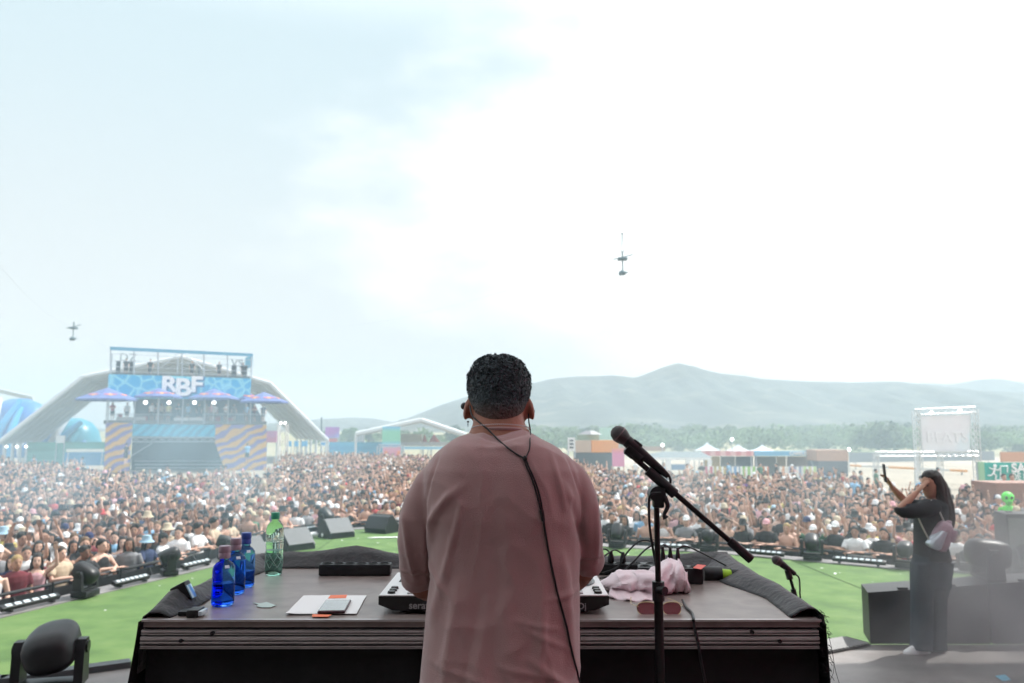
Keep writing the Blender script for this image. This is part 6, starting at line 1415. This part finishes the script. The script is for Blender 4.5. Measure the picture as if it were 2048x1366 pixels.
tb = board("totem_sign", "white totem sign with three dark rows right of the DJ's shoulder", "sign", 1136, 1150, 875, 902, 60, iw)
for k in range(3):
    mb = MB(); q = P(1143, 881 + k * 7, 59.9); mb.box(q, (.34, .03, .13)); mb.build("marking", dark, tb[0])
board("banner", "pink to orange banner right of the orange kiosk", "banner", 1225, 1249, 897, 933, 58, mat_ramp("pink_orange_print2", 'wave', [(.2, (.72, .28, .14)), (.7, (.62, .2, .36))], tscale=.10, bands='Z'))
board("stall_wall", "brown timber wall behind the boom microphone", "wall", 1240, 1330, 893, 902, 76, colr("timber", (.34, .22, .16)), posts=True)
# dark hip roofed tent with white front
dt = thing("tent", "dark hip roofed tent with white front behind the microphone stand", "tent", up(P(1365, 935, 56), 0)); Yt = 56
mb = MB(); a, b, c, d = P(1300, 915, Yt), P(1426, 915, Yt), P(1400, 903, Yt + 3), P(1330, 903, Yt + 3); e, f = a + Vector((0, 6, 0)), b + Vector((0, 6, 0))
for fc in ((a, b, c, d), (b, f, c), (a, d, e), (e, d, c, f)): mb.face(fc)
mb.build("roof", colr("tent_grey", (.12, .15, .16)), dt, smooth=0)
for x0, x1, y0, y1, m_, nm in ((1302, 1422, 915, 920, iw, "fascia"), (1332, 1342, 920, 942, iw, "pillar"), (1372, 1380, 920, 942, iw, "pillar"), (1416, 1424, 920, 942, iw, "pillar"), (1344, 1370, 929, 940, colr("menu_blue", (.15, .25, .4)), "menu_board")):
    mb = MB(); mb.prism([P(x0, y1, Yt), P(x1, y1, Yt), P(x1, y0, Yt), P(x0, y0, Yt)], (0, .3, 0)); mb.build(nm, m_, dt)
# stall row with pink and blue fascia
Ys = 60
pkf = mat_ramp("pink_fascia", 'wave', [(.35, (.60, .22, .24)), (.6, (.70, .42, .42))], tscale=.35, bands='X')
t_, a_, b_, zt_, zb_, n__ = board("stall_row", "long food stall with a pink fascia behind the crowd", "food stall", 1405, 1508, 902, 912, Ys, pkf, depth=.3)
def under(t, x0, x1, Y, cols, y0=913, y1=948):
    for k, (xa, xb, c) in enumerate(cols):
        mb = MB(); mb.prism([up(P(xa, y1, Y + 2.5), 0), up(P(xb, y1, Y + 2.5), 0), P(xb, y0, Y + 2.5), P(xa, y0, Y + 2.5)], (0, .2, 0)); mb.build("back_panel", c, t)
    mb = MB(); mb.prism([P(x0, y0 - 8, Y + .3), P(x1, y0 - 8, Y + .3), P(x1, y0 - 8, Y + 3), P(x0, y0 - 8, Y + 3)], (0, 0, -.1)); mb.build("roof", iw, t)
under(t_, 1405, 1508, Ys, [(1408, 1440, colr("mustard", (.6, .42, .12))), (1442, 1470, colr("grey_inside", (.25, .27, .28))), (1472, 1506, colr("navy_inside", (.08, .13, .18)))])
bkf = colr("blue_fascia", (.18, .42, .62))
t_, a_, b_, zt_, zb_, n__ = board("stall_row", "food stall with a blue fascia and white lettering", "food stall", 1509, 1632, 902, 912, Ys, bkf, depth=.3)
under(t_, 1509, 1632, Ys, [(1510, 1552, colr("grey_inside", (.25, .27, .28))), (1554, 1572, colr("tan_inside", (.42, .34, .22))), (1575, 1630, colr("brown_inside", (.22, .17, .16)))])
text_obj("CAMELEON", .42, .02, "lettering", lm_, P(1603, 907, Ys - .05), (1, 0, 0), (0, 0, 1), t_, bold=.015, sx=.95)
for k, (xm, yt_, yb_, hw) in enumerate(((1420, 884, 901, 22), (1482, 888, 902, 20), (1532, 889, 903, 22))):
    Yg = 66; t = thing("gazebo", ["pale peaked gazebo roof leftmost above the pink fascia", "pale peaked gazebo roof above the end of the pink fascia", "pale peaked gazebo roof above the blue fascia"][k], "gazebo", up(P(xm, 930, Yg + 2), 0), 0, "peaked gazebos behind the food stalls")
    a, b = P(xm - hw, yb_, Yg), P(xm + hw, yb_, Yg); c = up((a + b) / 2 + Vector((0, (b - a).x / 2, 0)), P(xm, yt_, Yg + 1).z); w_ = (b - a).x; mb = MB(); cs = [a, b, b + Vector((0, w_, 0)), a + Vector((0, w_, 0))]; n_ = 6
    prof_ = [1, .62, .36, .18, .06, .03]; hz = [0, .22, .45, .7, .9, 1.0]
    mb.rings([[c.lerp(q, prof_[j]) * 1.0 - Vector((0, 0, c.lerp(q, prof_[j]).z)) + Vector((0, 0, a.z + (c.z - a.z) * hz[j])) for q in cs] for j in range(6)], True); mb.build("canopy", colr("gazebo_white", (.55, .62, .68), rough=.7), t, smooth=0)
    for q in cs:
        mb = MB(); mb.cyl(up(q, 0), q, .05, n=5); mb.build("post", steel, t)
def stripes(nm, c): return mat_ramp(nm, 'wave', [(.45, c), (.55, (.72, .72, .70))], tscale=.8, bands='X', interp='CONSTANT')
for k, (x0, x1, c, nm, w_) in enumerate(((1398, 1428, (.50, .10, .16), "stripe_red", "red"), (1429, 1452, (.45, .36, .10), "stripe_ochre", "ochre"), (1462, 1480, (.10, .25, .5), "stripe_blue", "blue"), (1481, 1516, (.25, .5, .12), "stripe_green", "green"), (1517, 1538, (.6, .2, .08), "stripe_orange", "orange"), (1560, 1575, (.6, .3, .15), "stripe_tan", "tan"), (1576, 1606, (.22, .25, .38), "stripe_indigo", "indigo"), (1607, 1634, (.42, .58, .2), "stripe_lime", "lime"))):
    board("striped_fence", f"{w_} and white striped fence panel before the food stalls", "fence", x0, x1, 933, 957, 54, stripes(nm, c), group="striped fence panels", depth=.06)
t_, *_r = board("container", "brown open fronted container right of the food stalls", "container", 1634, 1697, 900, 922, 58, colr("container_brown", (.42, .25, .18), var=.1), depth=2.4)
mb = MB(); mb.prism([up(P(1636, 950, 58), 0), up(P(1696, 950, 58), 0), P(1696, 922.3, 58), P(1636, 922.3, 58)], (0, 2.3, 0)); mb.build("dark_opening", colr("opening", (.08, .09, .11)), t_)
for k, (px, py, lab) in enumerate(((1325, 890, "lamp on a thin pole left of the boom microphone"), (1464, 879, "lamp on a thin pole above the pink fascia"), (1698, 899, "lit flood lamp on a pole right of the brown container"))):
    t = thing("street_lamp", lab, "lamp", up(P(px, 930, 64), 0)); mb = MB(); mb.cyl(up(P(px, 930, 64), 0), P(px, py, 64), .04, n=5); mb.build("pole", steel, t); mb = MB(); mb.sph(P(px, py, 64), .16, 8, 6); mb.build("lamp_head", mat("lamp_lit", (1, 1, 1), emit=2.2), t)
# grey mesh fence and hoardings along the sandy path
board("fence", "long grey mesh fence beside the sandy path at the right", "fence", 1700, 1990, 905, 925, 78, colr("grey_mesh", (.22, .25, .28)), Y1=84, depth=.05)
board("ribbon_barrier", "low orange and white barrier along the sandy path", "barrier", 1700, 1930, 929, 933, 70, mat_ramp("orange_white_bar", 'wave', [(.45, (.7, .32, .08)), (.55, (.6, .58, .55))], tscale=.12, bands='X'), Y1=60, depth=.3)
# ---- truss screen and gate
Yk = 46
sc_ = thing("video_screen", "large pale video screen hung in a silver truss frame", "screen", up(P(1890, 900, Yk), 0))
alt = mat("truss_silver", (.62, .64, .65), rough=.35, metal=.7)
mb = MB(); mb.prism([P(1846, 903, Yk), P(1940, 902, Yk), P(1940, 829, Yk), P(1842, 832, Yk)], (0, .25, 0)); mb.build("screen_panel", mat_ramp("screen_print", 'noise', [(.4, (.70, .67, .70)), (.55, (.72, .72, .75)), (.68, (.60, .74, .80))], tscale=.35, detail=1, rough=.4), sc_)
text_obj("BEATS", 1.0, .01, "lettering", mat("screen_letter", (.745, .73, .755), rough=.5), P(1895, 875, Yk - .03), (1, 0, 0), (0, 0, 1), sc_, bold=.02)
for px, pyt in ((1832, 822), (1948, 818)):
    mb = MB(); truss(mb, up(P(px + 4, 900, Yk), 0), P(px, pyt, Yk), (1, 0, 0), .36, .45, .035, .018); mb.build("truss_upright", alt, sc_)
mb = MB(); truss(mb, P(1832, 824, Yk), P(1948, 819, Yk), (0, 0, 1), .36, .45, .035, .018); mb.build("truss_beam", alt, sc_)
mb = MB(); truss(mb, P(1872, 908, Yk), P(1952, 907, Yk), (0, 0, 1), .3, .45, .035, .018); mb.build("truss_beam", alt, sc_)
for px, py in ((1863, 825), (1920, 821)):
    mb = MB(); mb.sph(P(px, py, Yk - .3), .11, 10, 8); mb.build("lamp", mat("lamp_lit", (1, 1, 1), emit=2.2), sc_)
tg = thing("truss_gate", "silver truss gate below and left of the video screen", "truss gate", up(P(1860, 930, 50), 0))
for px in (1752, 1835, 1880):
    mb = MB(); truss(mb, up(P(px, 960, 50), 0), P(px, 906, 50), (1, 0, 0), .3, .5, .035, .018); mb.build("upright", alt, tg)
mb = MB(); truss(mb, P(1752, 908, 50), P(1955, 908, 50), (0, 0, 1), .3, .5, .035, .018); mb.build("crossbeam", alt, tg)
# ---- emergency exit banner and hoardings on the right
t_, a_, b_, zt_, zb_, n__ = board("exit_banner", "green emergency exit banner with white running figure", "banner", 1972, 2120, 925, 965, 34, colr("exit_green", (.02, .34, .28)), depth=.05)
text_obj("SALIDA", .61, .01, "lettering", lm_, P(2023, 937, 33.93) , (1, 0, 0), (0, 0, 1), t_, bold=.022, align='LEFT')
text_obj("DE EMERGENCIA", .47, .01, "lettering", lm_, P(2023, 954, 33.93), (1, 0, 0), (0, 0, 1), t_, bold=.006, align='LEFT', sx=.8)
ex = lambda x, y: P(x, y, 33.93)
mb = MB(); mb.sph(ex(1990, 932), (.09, .02, .09), 10, 8)
for pts, r_ in (([(1990, 936), (1987, 946)], .05), ([(1989, 938), (1983, 938), (1979, 935)], .03), ([(1990, 938), (1996, 941), (1999, 937)], .03), ([(1987, 946), (1992, 951), (1991, 959)], .035), ([(1987, 946), (1982, 951), (1976, 951)], .035)): mb.tube([ex(*q) for q in pts], r_, n=6, smooth=0)
for pts in ([(2001, 959), (2001, 932), (2015, 932), (2015, 945)], [(1992, 960), (2004, 960)]):
    mb.tube([ex(*q) for q in pts], .03, n=6, smooth=0)
mb.build("running_figure_sign", lm_, t_)
board("hoarding", "salmon brown hoarding above the exit banner", "hoarding", 2003, 2120, 904, 924, 44, colr("salmon", (.55, .30, .20)))
board("hoarding", "pale green hoarding left of the exit banner", "hoarding", 1960, 1974, 924, 962, 36, colr("palegreen", (.30, .48, .30)))
board("container", "brown wooden box wall behind the green costumed figure", "container", 1994, 2120, 966, 1010, 24, colr("box_brown", (.30, .16, .12), var=.12), depth=1.5)
for px, cn_, lab in ((2008, "navy blue", "person in navy shirt sitting high behind the brown box wall"), (2024, "orange", "bare armed person in orange behind the brown box wall")):
    q = P(px, 960, 26.2); far_person((q.x, q.y, .64), .0, 'rest', 0, 'short', 'shirt', TCN[cn_], (.01, .01, .01), None, SKIN[0], lab)
# people walking on the sandy path
walk = [(1853, 953, 40, "black", "person in black and red shirt walking away on the sandy path", 'rest'), (1872, 962, 36, "light blue", "person in pale blue shirt on the path left of the striped shirt", 'rest'), (1866, 966, 33, "grey", "person in grey on the path beside the pale blue shirt", 'fold'), (1883, 966, 33, "red", "person in red and green striped shirt on the sandy path", 'rest'), (1876, 948, 44, "pink", "bare backed person far off on the sandy path", 'rest'),
        (1553, 945, 50, "black", "dark clothed person walking before the striped fence", 'rest'), (1521, 948, 50, "green", "person in lime vest before the orange striped fence", 'rest'), (1457, 940, 52, "light blue", "person in pale blue shirt at the pink stall", 'fold'), (1645, 958, 44, "navy blue", "person in navy standing below the brown container", 'rest'), (1673, 960, 43, "black", "person in black with light bag right of the brown container", 'rest'), (1708, 960, 40, "maroon", "person in maroon sitting out at the crowd's right edge", 'rest'), (1722, 958, 40, "grey", "hatted person in grey behind the raised phone", 'rest'), (1752, 950, 42, "green", "person in green seen just left of the raised phone", 'rest'),
        (250, 948, 58, "black", "dark clothed figure standing high before the tower's left striped panel", 'rest'), (493, 948, 60, "light blue", "pale figure standing before the tower's right striped panel", 'fold'), (68, 920, 66, "light blue", "person in light blue before the green wall", 'rest'), (165, 925, 62, "light blue", "person in pale blue shirt standing under the blue stall", 'rest')]
for k, (px, py, Y, cn_, lab, ps) in enumerate(walk):
    q = P(px, py, Y); pl_ = 1.3 if px in (250, 493) else 0
    t = far_person((q.x, q.y, pl_), random.uniform(-3, 3), ps, k % 2 if k > 5 else 0, 'short', 'shirt', TCN[cn_], (.01, .01, .01), None, SKIN[k % 5], lab)
# green costumed figure (generic alien mask)
gcol = (.10, .75, .08); q = P(2016, 1000, 19.5)
t = far_person((q.x, q.y, .42), -.3, 'rest', 0, 'bucket', 'shirt', gcol, gcol, gcol, gcol, "person in a bright green costume with a bulbous green mask in the crowd"); t.color = (*gcol, 1)
mb = MB(); mb.sph((0, .02, 1.68), (.165, .165, .16), 20, 14); mb.sph((0, -.06, 1.55), (.10, .10, .09), 14, 10)
me = remeshed(mb.mesh("green_mask", mat("mask_green", (.12, .80, .10), rough=.5)), .02, 3); mk_ = link_mesh("green_mask", me, t)
for s in (-1, 1):
    mb = MB(); mb.sph((s * .065, -.13, 1.68), (.03, .03, .045), 10, 8, M=Matrix.Rotation(s * .4, 3, 'Y')); mb.build("mask_eye", eyem, None).parent = mk_
mb = MB(); mb.tube([(-.05, -.150, 1.555), (0, -.162, 1.545), (.05, -.150, 1.555)], .01, n=6); mb.build("mask_mouth", eyem, None).parent = mk_
# ---- trees one can tell apart
bark = mat("bark", (.10, .07, .05), rough=.9)
def tree(px, py_top, Y, wpx, label, seed, col):
    r_ = np.random.default_rng(seed); base = up(P(px, 880, Y), 0); H = P(px, py_top, Y).z; Wd = wpx / FPX * Y / 2; t = thing("tree", label, "tree", base)
    mb = MB(); mb.tube([base, base + Vector((.1, 0, H * .3)), base + Vector((-.1, .1, H * .6))], [H * .04, H * .03, H * .015], n=7)
    for k in range(4): a = k * 1.6; mb.tube([base + Vector((0, 0, H * .25)), base + Vector((math.cos(a) * Wd * .5, math.sin(a) * Wd * .5, H * .6))], [H * .02, H * .008], n=5, smooth=0)
    mb.build("trunk", bark, t); mb = MB()
    for k in range(16):
        c = base + Vector((r_.uniform(-.75, .75) * Wd, r_.uniform(-.6, .6) * Wd, H * r_.uniform(.35, .82))); clump(mb, c, min(Wd * .35, H * .2) * r_.uniform(.8, 1.3), 110, r_)
    mb.build("crown", col, t, smooth=0)
lf1 = mat("leaves_dark", (.03, .055, .025), rough=.8, var=.4, vscale=.6); lf2 = mat("leaves_green", (.07, .13, .03), rough=.8, var=.4, vscale=.6)
tree(700, 848, 130, 42, "round green tree between the violet banner and the white marquee", 1, lf2)
tree(738, 848, 150, 26, "small dark tree behind the white marquee's left slope", 2, lf1)
tree(907, 846, 170, 40, "dark tree seen over the DJ's left shoulder", 3, lf1)
tree(1805, 840, 260, 46, "dark grey green tree standing above the scrub left of the screen", 4, lf1)
tree(1985, 845, 240, 90, "broad dark tree right of the video screen", 5, lf1)
tree(2035, 886, 110, 60, "dark bush above the salmon hoarding at the right edge", 6, lf1)
tree(1172, 848, 180, 30, "dark tree above the grey roofed hut", 7, lf1)
pm_ = thing("mast", "thin dark mast right of the big marquee", "mast", up(P(643, 900, 110), 0)); mb = MB(); mb.cyl(up(P(643, 900, 110), 0), P(643, 834, 110), .12, n=6); mb.build("pole", dark, pm_)
# ---- cable cameras
cabm = mat("rig_cable", (.35, .38, .40), rough=.5); rigm = mat("rig_dark", (.13, .19, .21), rough=.5)
def rig(px, py, Y, s, label, ends, plate=True):
    c = P(px, py, Y); t = thing("cable_camera", label, "cable camera", c)
    mb = MB(); mb.box(c, (.42 * s, .3 * s, .12 * s), bev=.03 * s); mb.cyl(c + Vector((-.42 * s, 0, -.02 * s)), c + Vector((.46 * s, 0, .20 * s)), .022 * s, n=6); mb.cyl(c, c + Vector((0, 0, .36 * s)), .035 * s, n=8); mb.build("carriage", rigm, t)
    mb = MB(); mb.cyl(c, c - Vector((0, 0, .55 * s)), .03 * s, n=8); mb.build("shaft", rigm, t)
    mb = MB(); mb.sph(c - Vector((0, 0, .62 * s)), (.17 * s, .15 * s, .12 * s), 12, 8); mb.cyl(c - Vector((0, 0, .6 * s)), c - Vector((.14 * s, .1, .70 * s)), .09 * s, .08 * s, n=10); mb.box(c - Vector((-.16 * s, 0, .6 * s)), (.2 * s, .05 * s, .04 * s)); mb.build("camera_head", rigm, t)
    if plate:
        mb = MB(); mb.cyl(c + Vector((-.07 * s, 0, .3 * s)), c + Vector((0, 0, 1.15 * s)), .012 * s, n=5); mb.cyl(c + Vector((.07 * s, 0, .3 * s)), c + Vector((0, 0, 1.15 * s)), .012 * s, n=5); mb.sph(c + Vector((0, 0, 1.15 * s)), .05 * s, 8, 6); mb.build("hanger", rigm, t)
    for e in ends:
        mb = MB(); a_ = c + Vector((0, 0, .05)); b_ = Vector(e); m_ = (a_ + b_) / 2 - Vector((0, 0, (b_ - a_).length * .015)); mb.tube([a_, m_, b_], .0045, n=4, smooth=5); mb.build("cable", cabm, t)
rig(1245, 518, 40, 1.35, "cable camera rig hanging in the sky above the DJ's right", [P(600, 660, 90), P(2300, 360, 30)])
rig(147, 656, 55, 1.4, "small cable camera hanging in the sky at the far left", [P(-100, 420, 20), P(600, 900, 120)], False)

P = _P
# ================================================================== AIR
def volume_box(name, lo, hi, dens, col=(1, 1, 1), aniso=.3, label=None, noise=None, kind="stuff"):
    mb = MB(); c = [(a + b) / 2 for a, b in zip(lo, hi)]; mb.box(c, [b - a for a, b in zip(lo, hi)])
    m = bpy.data.materials.new(name); m.use_nodes = True; t = m.node_tree
    t.nodes.remove(t.nodes["Principled BSDF"]); v = t.nodes.new("ShaderNodeVolumePrincipled")
    v.inputs["Color"].default_value = (*col, 1); v.inputs["Density"].default_value = dens; v.inputs["Anisotropy"].default_value = aniso
    if noise:
        sc, lo_, hi_, centre, rad = noise
        tcn = t.nodes.new("ShaderNodeNewGeometry"); n = t.nodes.new("ShaderNodeTexNoise"); n.inputs["Scale"].default_value = sc; n.inputs["Detail"].default_value = 3
        t.links.new(tcn.outputs["Position"], n.inputs[0])
        mr = t.nodes.new("ShaderNodeMapRange"); mr.inputs[1].default_value = lo_; mr.inputs[2].default_value = hi_; mr.inputs[3].default_value = 0; mr.inputs[4].default_value = dens; t.links.new(n.outputs[0], mr.inputs[0])
        sub = t.nodes.new("ShaderNodeVectorMath"); sub.operation = 'SUBTRACT'; t.links.new(tcn.outputs["Position"], sub.inputs[0]); sub.inputs[1].default_value = centre
        dv = t.nodes.new("ShaderNodeVectorMath"); dv.operation = 'DIVIDE'; t.links.new(sub.outputs[0], dv.inputs[0]); dv.inputs[1].default_value = rad
        ln = t.nodes.new("ShaderNodeVectorMath"); ln.operation = 'LENGTH'; t.links.new(dv.outputs[0], ln.inputs[0])
        fo = t.nodes.new("ShaderNodeMapRange"); fo.interpolation_type = 'SMOOTHSTEP'; fo.inputs[1].default_value = 1.0; fo.inputs[2].default_value = .2; fo.inputs[3].default_value = 0; fo.inputs[4].default_value = 1; t.links.new(ln.outputs["Value"], fo.inputs[0])
        mu = M('MULTIPLY', mr.outputs[0], fo.outputs[0], tree=t); t.links.new(mu, v.inputs["Density"])
    t.links.new(v.outputs[0], t.nodes["Material Output"].inputs["Volume"])
    o = mb.build(name, m, smooth=0); return tag(o, label, "haze" if name == "haze" else "smoke", kind=kind)
volume_box("haze", (-7500, -60, -1), (7500, 8900, 335), .00019, (.60, .69, .75), .1, "pale blue summer haze lying over the whole valley")
volume_box("stage_smoke", (-90, 8.6, -.5), (95, 140, 12), .0034, (.52, .66, .74), .1, "thin white stage smoke drifting over the crowd")

volume_box("stage_smoke", (2.4, 4.2, 2.02), (9.5, 8.5, 4.5), 2.0, (.62, .62, .64), .1, "grey stage smoke rolling over the floor at the right of the stage", (.9, .36, .62, (6.0, 6.5, 2.2), (3.6, 2.3, 1.9)))
volume_box("stage_smoke", (-17, 12.0, 1.3), (-2, 32, 6.6), .085, (.52, .72, .84), .1, "bluish smoke drifting over the crowd at the left", (.35, .40, .66, (-10, 20, 3.0), (8.5, 11, 3.6)))
volume_box("stage_smoke", (2.0, 13.5, 1.3), (13, 24, 5.2), .05, (.6, .72, .78), .1, "thin pale smoke over the crowd behind the microphone stand", (.35, .40, .66, (5, 19, 2.6), (6.5, 7, 3.0)))
